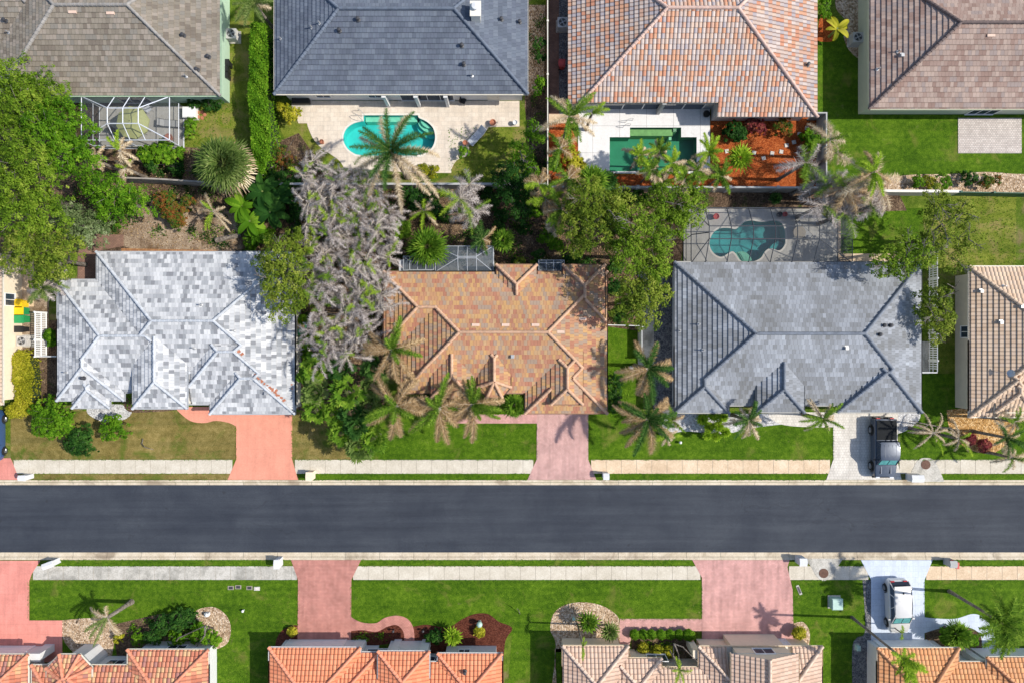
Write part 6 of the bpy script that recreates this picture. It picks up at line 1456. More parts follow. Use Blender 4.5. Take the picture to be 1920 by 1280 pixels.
# ---- palms
def frond(rng, az, ln, el, droop, wl, dens, curl=0, side=1.1, hang=.0, w_=.05, layers=3):
    """one feather frond; returns leaflet triangles and midrib points, starting at the origin"""
    n = int(dens*ln); t = (np.arange(n)+.5)/n*.93+.07
    m = 24; ss = np.linspace(0, 1, m); pitch = el-droop*ss**1.15; yaw = az+curl*ss**1.5; ds = ln/(m-1)
    pts = np.concatenate([[[0, 0, 0]], np.cumsum(np.column_stack([np.cos(pitch)*np.cos(yaw), np.cos(pitch)*np.sin(yaw), np.sin(pitch)])[:-1]*ds, 0)])
    pos = np.column_stack([np.interp(t, ss, pts[:, k]) for k in range(3)]); tan = unit(np.column_stack([np.interp(t, ss, np.gradient(pts[:, k])) for k in range(3)]))
    sd = unit(np.cross(tan, [0, 0, 1.])); up = np.cross(sd, tan)
    V = []; T = []
    for s_ in (-1, 1):
        for layer in range(layers):
            k = len(t); roll = rng.normal((.75, -.25, .25)[layer]-hang, .4, k); fw = rng.normal(.8, .28, k)
            ll = wl*np.sin(np.pi*(t*.86+.13))**.55*rng.uniform(.5, 1.25, k)
            d = unit(tan*fw[:, None]+(sd*s_*np.cos(roll)[:, None]+up*np.sin(roll)[:, None])*side)
            e = pos+d*ll[:, None]+np.array([0, 0, -1])*(ll*(.12+.35*hang)*rng.uniform(.4, 1.4, k))[:, None]
            wv = tan*w_
            V.append(np.stack([pos-wv*.5, pos+wv*.5, e], 1).reshape(-1, 3)); T.append(np.clip(rng.normal(.5, .26, k)+.3*(t-.5)+(.12 if layer == 0 else -.08), 0, 1))
    return np.concatenate(V), np.concatenate(T), pts
def feather_palm(label, px, py, R, h, fronds, mats=('palm', 'dead_brown'), wl=.5, dens=17, trunk=.15, lean=(0, 0), seed=0, name='feather_palm', group='feather leaved palms', hang=(.1, .4), ribs=True, w_=.045, layers=3, boots=True):
    """fronds: list of (azimuth in degrees, counter clockwise from photo right; length as a share of R; 'g' or 'd') or a number"""
    rng = np.random.default_rng(seed+int(px*3+py*11)); x, y, _ = P(px, py, h); r = R*S*(H-h)/H
    if isinstance(fronds, tuple):
        ng, nd_ = fronds; a0 = rng.uniform(0, 360); lst = []
        tot = ng+nd_; kinds = ['g']*ng+['d']*nd_; rng.shuffle(kinds)
        for k, kk in enumerate(kinds): lst.append((a0+360*k*.382*1.0+rng.uniform(-26, 26), rng.uniform(.5, 1.15), kk))
        fronds = lst
    bx, by = x+lean[0], y+lean[1]
    root = empty(name, (bx, by, 0), 0, label, 'palm', group)
    acc = {'g': [[], []], 'd': [[], []]}; rib = MB()
    for i, (az, sh, kd) in enumerate(fronds):
        ln = r*sh*1.18; dead = kd == 'd'; el = rng.uniform(.55, .9) if not dead else rng.uniform(.05, .4); dr = rng.uniform(1.1, 1.5) if not dead else rng.uniform(1.0, 1.5)
        if kd == 'g' and sh < .6: el = rng.uniform(.9, 1.2); dr = .9; ln *= 1.35
        V, T_, pts = frond(rng, math.radians(az), ln, el, dr, wl*rng.uniform(.85, 1.1), dens, rng.uniform(-.35, .35)*(1.6 if dead else 1), hang=hang[1] if dead else hang[0], w_=w_, layers=layers)
        off = np.array([x, y, h-.15])+(rng.normal(0, .22, 3) if 'clump of dead' in group else 0); acc[kd][0].append(V+off); acc[kd][1].append(T_)
        if ribs: rib.tube([tuple(off+pts[j]) for j in (0, 5, 10, 15, 19)], [.035, .03, .022, .015, .008], 4, mi=1 if dead else 0, cap=False)
    names = {'g': 'green_fronds', 'd': 'dead_fronds'}
    for kd, mt in (('g', mats[0]), ('d', mats[1])):
        if acc[kd][0]:
            o = np_mesh({'g': 'green_crown', 'd': 'dead_crown'}[kd], np.concatenate(acc[kd][0]), 3, L[mt], np.concatenate(acc[kd][1]), root)
    mb = MB(); k = 7; zs = np.linspace(0, h-.1, k)
    mb.tube([(bx+(x-bx)*(z/h)**1.5, by+(y-by)*(z/h)**1.5, z) for z in zs], [trunk*1.35]+[trunk*(1-.25*z/h) for z in zs[1:]], 9); tr = mb.build('trunk', M['trunk'], root)
    if ribs and rib.f: rib.build('midribs', [M['rib_green'], M['rib_dead']], root)
    return root
M['rib_green'] = plain('green_midrib', (.16, .20, .05), .6); M['rib_dead'] = plain('dead_midrib', (.42, .36, .28), .8)
def fan_palm(label, px, py, R, h, n=22, mat='cabbage', seed=0, trunk=.16, dead=0, deadmat='dead_tan', petiole=.55, blades=16, group='fan leaved palms', name='fan_palm', w_=.055):
    rng = np.random.default_rng(seed+int(px*5+py*3)); x, y, _ = P(px, py, h); r = R*S*(H-h)/H
    root = empty(name, (x, y, 0), 0, label, 'palm', group); G = [[], []]; D = [[], []]; pet = MB()
    for i in range(n+dead):
        isd = i >= n; ga = i*2.39996+rng.uniform(-.2, .2); lvl = ((i+.5)/n if not isd else 1.05)
        el = 1.25-1.25*lvl if not isd else -.5; d = np.array([math.cos(ga)*math.cos(el), math.sin(ga)*math.cos(el), math.sin(el)])
        pl = r*petiole*(.55+.45*lvl); c = np.array([x, y, h-.1])+d*pl-np.array([0, 0, .12*r*lvl**2]); fr = r*(1-petiole)*rng.uniform(1.0, 1.25)
        up = unit(np.cross(np.cross(d, [0, 0, 1.])+1e-6, d)); sd = unit(np.cross(d, up)); ang = np.linspace(-1.9, 1.9, blades)+rng.normal(0, .05, blades)
        dd = unit(d*np.cos(ang)[:, None]+sd*np.sin(ang)[:, None]+up*.12); ll = fr*(1-.25*np.abs(ang)/1.9)*rng.uniform(.85, 1.1, blades)
        mid = c+dd*(ll*.6)[:, None]; tip = c+dd*ll[:, None]-np.array([0, 0, 1.])*(ll*(.16 if not isd else .45))[:, None]
        pr = unit(np.cross(dd, up))*(w_*1.1)
        tgt = D if isd else G; base = rng.normal(.5, .16)
        V = np.concatenate([np.stack([np.repeat(c[None], blades, 0), mid-pr, mid+pr], 1), np.stack([mid-pr, tip, mid+pr], 1)]).reshape(-1, 3)
        tgt[0].append(V); tgt[1].append(np.clip(base+rng.normal(0, .14, blades*2), 0, 1))
        pet.tube([(x, y, h-.15), tuple(c)], [.02, .012], 4, cap=False)
    np_mesh('green_crown', np.concatenate(G[0]), 3, L[mat], np.concatenate(G[1]), root)
    if D[0]: np_mesh('dead_crown', np.concatenate(D[0]), 3, L[deadmat], np.concatenate(D[1]), root)
    mb = MB(); mb.tube([(x, y, 0), (x, y, h-.1)], [trunk*1.2, trunk], 9); mb.build('trunk', M['trunk'], root); pet.build('leaf_stalks', M['rib_green'], root)
    return root
# star shaped palms in the gardens
feather_palm('large star shaped palm arching over the turquoise pool', 732, 283, 92, 8.5, [(95,.55,'g'),(60,.85,'g'),(115,.8,'d'),(75,.95,'d'),(20,.9,'g'),(8,1.0,'d'),(350,.75,'g'),(325,1.25,'d'),(308,1.1,'d'),(285,1.2,'d'),(262,.8,'g'),(240,.7,'g'),(232,1.0,'d'),(205,.9,'d'),(180,.75,'g'),(160,.85,'d'),(140,.7,'g'),(150,.5,'g'),(30,.5,'g'),(270,.5,'g'),(335,.55,'g'),(215,.5,'g')], ('palm_dark', 'dead_tan'), wl=.55, trunk=.2)
feather_palm('green palm beside the white deck and brown fence top', 1068, 218, 56, 8.0, [(48,1.1,'g'),(35,.95,'g'),(150,.9,'g'),(120,.9,'d'),(110,.7,'d'),(200,1.0,'d'),(268,1.0,'g'),(330,1.1,'d'),(345,.9,'d'),(300,.9,'g'),(20,.85,'g'),(255,.85,'g'),(100,.4,'g')], ('palm', 'dead_tan'), wl=.42)
feather_palm('lone green palm plume against the white deck and barrel roof', 1110, 212, 26, 4.5, [(10,1.2,'g'),(30,1.1,'g'),(200,.6,'g'),(350,.8,'g')], ('palm_lime', 'dead_tan'), wl=.35)
sp = [('brown and green palm on the fence corner below the orange mulch strip', 1050, 278, 40, 6.5, (4, 6), 'dead_brown'), ('palm with lime tuft left of the fence end', 1012, 345, 34, 6.2, (3, 6), 'dead_brown'),
      ('brown fronded palm right of the fence end', 1066, 335, 42, 6.6, (4, 7), 'dead_brown'), ('yellowing palm tuft beside the dark glossy tree', 1022, 372, 34, 5.6, (4, 5), 'dead_brown'), ('drooping brown palm nearest the olive oak', 1052, 392, 40, 6, (4, 8), 'dead_brown'), ('small palm with hanging dead skirt above the orange roof oak', 1040, 420, 26, 5, (4, 5), 'dead_tan')]
for i, (lb, px, py, R_, h_, fr_, dm) in enumerate(sp): feather_palm(lb, px, py, R_, h_, fr_, ('palm_lime' if i % 2 else 'palm', dm), wl=.44, seed=i, dens=20)
feather_palm('grey dead fronded palm left of the dark glossy tree', 862, 372, 44, 5.6, (3, 13), ('palm_lime', 'dead_grey'), wl=.5, dens=16, w_=.035, layers=2, hang=(.1, .4)); feather_palm('grey dead fronded palm cut by the stucco wall top', 880, 345, 36, 5.0, (1, 11), ('palm', 'dead_grey'), wl=.45, dens=16, w_=.035, layers=2, hang=(.1, .4))
feather_palm('grey dead fronded palm nearest the small dark cage', 880, 400, 38, 5.0, (3, 11), ('palm', 'dead_grey'), wl=.48, dens=16, w_=.035, layers=2, hang=(.1, .4))
feather_palm('small palm with orange drooping fronds in the shaded back bed', 795, 395, 32, 3.6, [(90,.5,'g'),(265,1.1,'g'),(215,1.0,'g'),(140,.9,'d'),(60,.9,'d'),(310,1.1,'d'),(325,.9,'g'),(200,.9,'d'),(30,.7,'d')], ('palm_lime', 'dead_tan'), wl=.3)
feather_palm('tan dead palm over the bottom of the white framed cage', 222, 282, 34, 4.2, [(95,1.1,'g'),(130,.9,'g'),(80,.8,'d'),(50,.8,'d'),(340,.9,'d'),(300,.9,'d'),(270,.7,'d')], ('palm_lime', 'dead_tan'), wl=.3, w_=.07)
feather_palm('tan dead palm between the green trees near the cage', 178, 300, 30, 4.0, (0, 8), ('palm', 'dead_tan'), wl=.3, w_=.07); feather_palm('small tan dead palm above the stucco wall end', 233, 315, 26, 3.4, (2, 7), ('palm_lime', 'dead_tan'), wl=.28)
feather_palm('windblown tan and green palm above the cut grey trunk', 398, 396, 36, 2.6, [(112,1.2,'d'),(150,1.0,'d'),(170,.9,'d'),(248,1.0,'g'),(262,.9,'g'),(315,1.2,'d'),(330,1.0,'d'),(130,.5,'g'),(20,.6,'d')], ('palm_lime', 'dead_tan'), wl=.26)
feather_palm('grey green palm over the fence between cream wall and patchwork roof', 78, 540, 42, 5.0, (6, 8), ('cabbage', 'dead_grey'), wl=.4, seed=3, hang=(.3, .7)); feather_palm('grey fronded palm touching the left corner of the patchwork roof', 100, 520, 34, 4.6, (3, 7), ('cabbage', 'dead_grey'), wl=.34, seed=4)
# the dead clump between the houses
rg = random.Random(11); clump = [(572,312),(600,300),(660,315),(700,340),(728,385),(738,440),(735,500),(722,545),(705,600),(690,640),(655,672),(618,690),(590,650),(578,600),(585,560),(575,500),(568,440),(570,390),(568,345)]
def inside(px, py, poly):
    c = False
    for i in range(len(poly)):
        (ax, ay), (bx, by) = poly[i], poly[i-1]
        if (ay > py) != (by > py) and px < (bx-ax)*(py-ay)/(by-ay)+ax: c = not c
    return c
pts_g = []; tries = 0
while len(pts_g) < 62 and tries < 9000:
    tries += 1; q = (rg.uniform(565, 740), rg.uniform(300, 690))
    if inside(*q, clump) and all(math.hypot(q[0]-a, q[1]-b) > 23 for a, b in pts_g): pts_g.append(q)
for i, (px, py) in enumerate(sorted(pts_g, key=lambda q: q[1])):
    n = 15; fr = [(rg.uniform(0, 360), rg.choice((.35, .5, .7, .95, 1.25)), 'd') for k in range(n)]+[(rg.uniform(0, 360), rg.uniform(.35, .8), 'g') for k in range(rg.choice((1, 2, 3, 5)))]
    feather_palm('grey dead feather palm in the dense clump between patchwork and orange roofs', px, py, 31, 5.4+rg.uniform(0, 1.9), fr, ('palm' if i % 2 else 'palm_lime', 'dead_grey'), wl=.33, seed=i, dens=21, hang=(.1, .35), group='dense clump of dead grey palms', ribs=i % 2 == 0, w_=.030, layers=2, trunk=.1)
# front garden star palms
front = [('star palm overlapping the left roof edge of the orange tiled house', 735, 655, 60, 6.5, [(68,1.0,'g'),(78,.85,'d'),(15,.95,'d'),(352,.95,'g'),(305,1.2,'d'),(275,1.0,'d'),(262,1.0,'d'),(240,1.15,'d'),(188,.9,'d'),(172,1.1,'d'),(150,.95,'d'),(90,.4,'g'),(110,.35,'g'),(300,.4,'g'),(60,.5,'g')]),
         ('brown star palm left of the front gablets of the orange tiled house', 742, 762, 62, 6.0, [(140,1.15,'d'),(125,1.0,'d'),(75,1.1,'d'),(60,1.0,'d'),(5,1.15,'d'),(350,1.1,'d'),(18,.9,'d'),(325,.6,'g'),(265,1.1,'d'),(278,.95,'d'),(208,1.0,'g'),(195,.9,'g'),(218,1.0,'d'),(270,.4,'g'),(120,.4,'g')]),
         ('star palm with lime heart in the middle of the front palms', 822, 765, 60, 5.8, [(78,1.1,'g'),(65,1.0,'d'),(20,1.0,'d'),(335,1.1,'d'),(318,.9,'d'),(282,1.25,'d'),(270,1.2,'d'),(215,1.3,'d'),(222,1.1,'g'),(170,1.0,'d'),(185,.9,'d'),(90,.4,'g'),(140,.45,'g'),(250,.5,'g')]),
         ('star palm in front of the small turret roof', 886, 758, 56, 5.6, [(85,.9,'g'),(100,.8,'g'),(130,.95,'d'),(115,.9,'d'),(12,1.05,'d'),(350,.9,'g'),(330,1.0,'g'),(275,1.25,'d'),(262,1.1,'d'),(215,1.1,'d'),(230,.9,'d'),(175,.9,'d'),(300,.5,'g'),(60,.5,'g')]),
         ('neat six armed palm over the grey gravel left of the plain grey roof', 1216, 690, 54, 6.2, [(78,.9,'g'),(72,.95,'d'),(118,1.0,'d'),(125,.8,'g'),(8,1.0,'d'),(2,.8,'g'),(320,.85,'g'),(330,.9,'d'),(278,1.15,'g'),(272,1.1,'d'),(245,1.0,'d'),(205,.95,'d'),(188,1.05,'d'),(90,.35,'g')]),
         ('wide brown palm at the lower left corner of the plain grey roof', 1215, 785, 58, 5.2, [(140,1.0,'d'),(150,.9,'g'),(95,.8,'g'),(30,1.0,'d'),(42,1.0,'d'),(8,.9,'g'),(350,.8,'g'),(318,.9,'g'),(322,1.05,'d'),(285,1.1,'d'),(245,1.2,'g'),(232,1.15,'d'),(215,1.0,'d'),(170,1.1,'d'),(180,.8,'d'),(60,.4,'g')])]
for i, (lb, px, py, R_, h_, fr_) in enumerate(front): feather_palm(lb, px, py, R_, h_, fr_, ('palm' if i < 4 else 'palm_dark', 'dead_brown'), wl=.50, dens=28, w_=.042, seed=i, trunk=.17, hang=(.1, .2))
feather_palm('green and brown palm beside the wide brown one near white gravel', 1262, 788, 30, 3.6, (6, 6), ('palm', 'dead_brown'), wl=.3); feather_palm('small dead palm on the lawn below the white gravel', 1250, 818, 26, 2.4, (2, 7), ('palm_lime', 'dead_tan'), wl=.26)
feather_palm('shaggy brown skirted palm in front of the middle grey gable', 1405, 788, 40, 4.4, (7, 11), ('palm_dark', 'dead_tan'), wl=.36, dens=20, hang=(.2, .6)); feather_palm('green and tan palm left of the cream driveway', 1545, 785, 40, 4.2, (9, 7), ('palm', 'dead_tan'), wl=.32, dens=20, hang=(.2, .6))
for i, (px, py, s_) in enumerate(((1317,785,16),(1338,776,17),(1356,782,13),(1330,800,14),(1348,798,15),(1326,816,12),(1343,818,13),(1361,810,13))):
    fan_palm('lime green cycad rosette in the cluster on white gravel', px, py, s_*.92, 1.0+.25*(i % 3), 20, 'palm_lime', seed=i, trunk=.1, petiole=.25, blades=9, group='lime cycad rosettes', name='cycad', w_=.05)
fan_palm('bright green fan palm beside the front entry of the orange tiled house', 964, 759, 27, 2.4, 24, 'palm', seed=1, trunk=.1, petiole=.4)
fan_palm('large pale green cabbage palm below the hedge yard', 420, 308, 60, 4.2, 60, 'cabbage', seed=2, dead=8, petiole=.45, blades=20, w_=.05)
fan_palm('clump palm beside the pale panel left of the small dark cage', 802, 463, 44, 3.2, 40, 'palm', seed=3, trunk=.1, petiole=.4); fan_palm('round green palm at the top right of the small dark cage', 943, 451, 26, 2.6, 26, 'palm', seed=4, trunk=.1, petiole=.35)
lush = [(590,690,34,4.0),(640,690,34,4.2),(590,735,34,4.0),(575,705,24,3.4),(650,735,42,4.6),(700,690,32,3.8),(700,725,34,4.0),(622,775,26,3.6),(592,768,34,3.8),(660,772,34,4.0),(690,760,30,3.6)]
for i, (px, py, R_, h_) in enumerate(lush): fan_palm('lush green fan palm in the thicket left of the orange tiled house', px, py, R_, h_, 15+i % 4, ['palm', 'palm_dark', 'cabbage', 'palm'][i % 4], seed=i*7, petiole=.62, trunk=.12, blades=11, group='thicket of green fan palms', w_=.085)
for i, (px, py, R_, h_, lb) in enumerate(((640,812,32,3.6,'left green palm of the group overhanging the sidewalk'), (700,822,34,3.8,'right pale green palm of the group near the lawn'), (672,838,36,3.6,'pale fan palm overhanging the upper sidewalk'), (668,800,30,4.2,'dark fan palm between thicket and sidewalk group'))): fan_palm(lb, px, py, R_, h_, 20, 'cabbage' if i == 2 else 'palm_dark' if i == 3 else 'palm', seed=i+40, petiole=.58, trunk=.12, blades=12, w_=.07)
# row over the green pool and the orange mulch
row = [(1200,290,30,4.6,'leftmost palm over the dark green pool'), (1222,318,32,4.6,'second palm over the dark green pool with tan tufts'), (1238,282,26,4.4,'upright palm tufts over the middle of the dark green pool'), (1262,305,34,4.8,'dense brown and green palm over the dark green pool'), (1285,335,32,4.4,'low palm on the wall at the right end of the dark green pool'),
       (1310,320,30,4.4,'palm over the right edge of the white deck'), (1330,285,30,4.2,'dark tipped palm between white deck and orange mulch'), (1352,330,34,4.2,'bright green palm hanging over the wall by the orange mulch'), (1240,340,26,4.0,'small palm leaning on the stucco wall below the dark green pool')]
for i, (px, py, R_, h_, lb) in enumerate(row): feather_palm(lb, px, py, R_, h_, (8, 8) if i not in (7, 6) else (12, 3), ('palm_lime' if i % 3 == 0 else 'palm', 'dead_tan'), wl=.33, dens=22, seed=i+3, trunk=.08)
fan_palm('spiky yellow green palm standing in the orange mulch', 1388, 297, 30, 2.4, 26, 'palm_lime', seed=9, trunk=.1, petiole=.3, blades=10); fan_palm('small dark palm in the strip above the dark framed cage', 1455, 372, 14, .9, 18, 'palm_dark', seed=10, trunk=.06, petiole=.3, blades=9)
fan_palm('green palms massed on the wall left of the olive oak', 1110, 340, 36, 3.6, 30, 'palm', seed=11, trunk=.1, petiole=.4); fan_palm('low green palm below the white deck corner', 1140, 338, 22, 2.4, 20, 'palm_dark', seed=12, trunk=.1, petiole=.4)
# right grey cluster
rc = [(1558,262,44,5.4,(2,9),'dead_tan','tan palm hanging over the corner of the orange mulch wall'), (1572,285,30,4.6,(3,6),'dead_tan','small tan palm on the lawn side of the mulch wall'), (1512,305,46,6.0,(6,7),'dead_grey','long stemmed palm at the lower right of the orange mulch'),
      (1560,345,44,5.4,(1,11),'dead_grey','grey palm behind the top right of the dark framed cage'), (1545,385,42,5.4,(1,11),'dead_grey','grey palm over the right corner of the dark framed cage'), (1590,355,46,6.0,(2,11),'dead_brown','brown grey palm in the middle of the right palm cluster'),
      (1585,400,42,5.0,(2,11),'dead_grey','grey palm hanging over the small lawn right of the cage'), (1640,340,62,7.4,(0,14),'dead_tan','tall palm with tan skirt at the right of the palm cluster'), (1635,385,44,5.6,(2,10),'dead_grey','grey white palm lowest in the right palm cluster'), (1530,340,34,5.0,(3,8),'dead_grey','grey palm between the mulch wall and the long stemmed palm')]
for i, (px, py, R_, h_, fr_, dm, lb) in enumerate(rc): feather_palm(lb, px, py, R_, h_, fr_, ('palm', dm), wl=.55, dens=16, w_=.038, layers=2, seed=i+60, hang=(.1, .3))
feather_palm('lime hearted palm standing above the right palm cluster', 1640, 322, 40, 7.9, [(72,.9,'g'),(95,.7,'g'),(260,1.15,'g'),(275,1.2,'g'),(250,.9,'g'),(290,.8,'g'),(140,.8,'g'),(160,.9,'g'),(100,1.1,'d'),(330,1.1,'d'),(210,1.1,'d')], ('palm_lime', 'dead_brown'), wl=.36, dens=22)
# lower right and street side palms
feather_palm('half dead palm with bare stems right of the pickup truck', 1752, 812, 38, 3.6, (1, 8), ('palm_lime', 'dead_tan'), wl=.22, seed=5); feather_palm('half dead palm on tan rocks below the beige tiled house', 1800, 822, 34, 3.2, (2, 7), ('palm_lime', 'dead_tan'), wl=.24, seed=6)
feather_palm('dark green palm at the right edge below the beige tiled house', 1888, 820, 42, 4.2, (8, 5), ('palm_dark', 'dead_tan'), wl=.34, seed=7); feather_palm('tan palm leaning over the sidewalk at the right edge', 1900, 858, 30, 3.4, (2, 8), ('palm', 'dead_tan'), wl=.3, seed=8); feather_palm('green tan palm at the right corner of the beige barrel roof', 1905, 790, 30, 3.8, (5, 5), ('palm', 'dead_tan'), wl=.3, seed=9)
feather_palm('tall leaning palm with drooping green crown at the lower right', 1880, 1168, 54, 8.2, [(70,1.0,'g'),(45,.9,'g'),(225,1.0,'g'),(290,.9,'g'),(320,.9,'g'),(180,.9,'g'),(140,.9,'g'),(110,.6,'g'),(270,.7,'g'),(100,1.15,'g'),(85,1.0,'g'),(120,.9,'g'),(60,.8,'g'),(20,.9,'g'),(340,.9,'g'),(255,1.1,'g'),(240,1.0,'g'),(275,.95,'g'),(200,.9,'g'),(160,.7,'g'),(300,.8,'g')], ('palm', 'dead_tan'), wl=.55, w_=.06, dens=20, trunk=.14, lean=(1.1, -.5))
feather_palm('tall palm leaning over the orange tan roof bottom right', 1693, 1234, 38, 8.0, [(300,1.3,'g'),(280,1.0,'g'),(325,.9,'g'),(250,.8,'g'),(200,.6,'g'),(290,1.3,'g'),(270,1.1,'g'),(330,1.2,'g'),(345,1.0,'g'),(150,.7,'g'),(100,.5,'g'),(20,.6,'g'),(310,.9,'g')], ('palm_lime', 'dead_tan'), w_=.06, wl=.42, trunk=.12); feather_palm('small frond tuft in front of the silver car', 1693, 1188, 14, 2.2, [(90,1.1,'g'),(260,.8,'g'),(120,.6,'g')], ('palm_lime', 'dead_tan'), wl=.25, trunk=.06)
fan_palm('tropical fan palm in dark mulch by the pale blue path', 1795, 1190, 32, 1.8, 28, 'palm', seed=21, trunk=.1, petiole=.35)
fan_palm('bright spiky cycad at the left in the tan rock bed', 1103, 1166, 25, 1.6, 24, 'palm', seed=22, trunk=.1, petiole=.3, blades=9, name='cycad'); fan_palm('yellow green cycad right of the bright one in tan rocks', 1143, 1184, 22, 1.5, 22, 'cabbage', seed=23, trunk=.1, petiole=.3, blades=9, name='cycad')
feather_palm('narrow lime palm tuft over the pinkish beige roof edge', 1093, 1212, 22, 4.6, [(265,1.1,'g'),(90,.8,'g'),(280,.8,'g'),(60,.5,'g')], ('palm_lime', 'dead_tan'), wl=.22, trunk=.09)
fan_palm('bright star shaped cycad in the red mulch bed', 849, 1192, 22, 1.2, 24, 'palm_lime', seed=24, trunk=.1, petiole=.3, blades=9, name='cycad')
feather_palm('leaning half dead palm with tan skirt in the lower left bed', 200, 1158, 48, 3.6, [(160,.9,'d'),(175,.7,'d'),(205,.9,'g'),(215,1.0,'d'),(225,.9,'g'),(245,.9,'d'),(260,1.0,'g'),(285,.9,'d'),(300,.8,'d'),(190,.8,'d'),(110,.4,'d')], ('cabbage', 'dead_tan'), wl=.34, trunk=.2, lean=(.1, 0), hang=(.5, .7))
feather_palm('green palm at the top edge between taupe roof and hedge', 476, 6, 42, 4.4, (12, 2), ('cabbage', 'dead_tan'), wl=.42, seed=2); 
feather_palm('wilting palm above the pinkish beige front wall with bare stems', 1275, 1256, 24, 4.5, (6, 3), ('palm_lime', 'dead_tan'), wl=.24, seed=3, trunk=.07)
# bare bent stems
def bare(label, paths, r=.05, mat='bark'):
    root = None; mb = MB()
    for pth in paths: mb.tube([P(a, b, c) for a, b, c in pth], [r]+[r*.7]*(len(pth)-2)+[r*.4], 6)
    o = mb.build('bare_plant', M[mat]); tag(o, label, 'plant'); return o
bare('bare bent grey stems over the bottom left bushes', [[(320,1215,.1),(335,1195,1.8),(385,1172,2.6)],[(385,1172,2.6),(384,1190,2.2),(368,1212,1.0)]], .09)
bare('bare bent stems above the pinkish beige front bed', [[(1275,1245,.2),(1262,1228,2.4),(1264,1206,3.2),(1280,1212,3.3),(1308,1240,3.5)],[(1264,1206,3.2),(1272,1225,3),(1274,1250,4)]], .08)
bare('leafless twig cluster in the bed below the tall hedge', [[(530,300,.1),(530+dx, 300+dy, 1.1),(530+dx*1.7, 300+dy*1.5, 1.5)] for dx, dy in ((-22,-18),(-8,-28),(12,-25),(24,-8),(20,12),(0,20),(-20,14),(-28,0),(5,-12))], .035)
bare('fallen forked twig lying on the dry front lawn', [[(265,830,.1),(272,838,.5),(288,842,.1)],[(268,822,.2),(266,832,.1)]], .05)
bare('small forked twig standing on the lower middle lawn', [[(975,1150,.1),(972,1142,.9)],[(973,1144,.6),(969,1140,1.0)]], .04)
bare('leaning bare trunk right of the pickup truck', [[(1790,805,.1),(1740,795,1.6),(1705,788,2.8)],[(1740,795,1.6),(1728,806,2.4)]], .07)
bare('pale dead branches between the twiggy tree and beige wall', [[(1780,560,.5),(1790,540,3),(1800,525,3.6)],[(1790,540,3),(1776,532,3.4)],[(1780,560,.5),(1770,545,3.2)],[(1785,550,2),(1798,545,3.4)]], .045)
bare('white dead branches over the path right of the plain grey roof', [[(1745,500,.3),(1735,480,3.4),(1710,490,4)],[(1735,480,3.4),(1750,455,4)],[(1740,490,2),(1755,480,3.8)]], .05)

# banana plants with paddle leaves
def banana(label, px, py, h, R, n, mat='bright', seed=0):
    rng = np.random.default_rng(seed); x, y, _ = P(px, py, h); r = R*S; root = empty('banana_plant', (x, y, 0), 0, label, 'plant', 'banana plants'); V = []; T_ = []
    for i in range(n):
        a = i*2.4+rng.uniform(-.3, .3); el = rng.uniform(.5, 1.0); ln = r*rng.uniform(.8, 1.15); w0 = ln*.17; prev = None; tt = rng.uniform(.25, .9)
        for k in range(9):
            t = k/8; pit = el-1.6*t; p = np.array([x, y, h*.7]) if k == 0 else p+np.array([math.cos(pit)*math.cos(a), math.cos(pit)*math.sin(a), math.sin(pit)])*ln/8
            w1 = w0*math.sin(math.pi*min(1, t*.93+.07))**.6*(1 if t > .12 else .15); s_ = np.array([-math.sin(a), math.cos(a), 0])
            cur = (p+s_*w1+[0, 0, .06], p, p-s_*w1+[0, 0, .06])
            if prev is not None:
                V += [prev[0], cur[0], cur[1], prev[1], prev[1], cur[1], cur[2], prev[2]]; T_ += [tt, tt-.08]
            prev = cur
    np_mesh('paddle_leaf', np.array(V), 4, L[mat], T_, root); mb = MB(); mb.tube([(x, y, 0), (x, y, h*.75)], [.12, .08], 8); mb.build('trunk', M['rib_green'], root)
for i, (px, py, h_, R_, lb) in enumerate(((448,385,2.6,34,'banana plant with bright paddle leaves left of the dark clump'), (462,412,2.8,36,'banana plant nearest the cut grey trunk'), (485,355,3.2,40,'dark banana plant under the stucco wall'), (500,395,3.0,38,'banana plant at the middle of the dark clump'), (515,365,2.8,34,'banana plant beside the dead grey palms'), (475,435,2.2,26,'low banana plant behind the patchwork roof'))): banana(lb, px, py, h_, R_, 11, 'bright' if i in (0, 1, 5) else 'dark', i)
banana('banana plant in the orange mulch beside the tan rocks at top right', 1576, 48, 2.2, 26, 9, 'yellow', 9)

# ground cover and leaf litter in the beds: nobody could count it
def cover(name, label, polys, n, leaf, leafm, z=.12, zr=.12, seed=0, clumps=0):
    rng = np.random.default_rng(seed); out = []
    for poly in polys:
        w_ = np.array([P2(*p) for p in poly]); x0, y0 = w_.min(0); x1, y1 = w_.max(0); k = int(n*(x1-x0)*(y1-y0))
        q = rng.uniform([x0, y0], [x1, y1], (k, 2))
        if clumps:
            cc = rng.uniform([x0, y0], [x1, y1], (max(2, int(clumps*(x1-x0)*(y1-y0))), 2)); q = cc[rng.integers(0, len(cc), k)]+rng.normal(0, .28, (k, 2))
        ins = np.zeros(k, bool); m = len(w_)
        for i in range(m):
            a, b = w_[i], w_[(i+1) % m]; c = ((a[1] > q[:, 1]) != (b[1] > q[:, 1])); t = (b[0]-a[0])*(q[:, 1]-a[1])/((b[1]-a[1]) or 1e-9)+a[0]; ins ^= c & (q[:, 0] < t)
        out.append(q[ins])
    q = np.concatenate(out); C = np.column_stack([q, z+rng.uniform(-zr, zr, len(q))*.9+.02])
    o = np_mesh(name, leaf_quads(C, np.tile([0, 0, 1.], (len(C), 1)), leaf, rng), 4, L[leafm], np.clip(rng.normal(.45, .25, len(C)), 0, 1)); tag(o, label, kind='stuff')
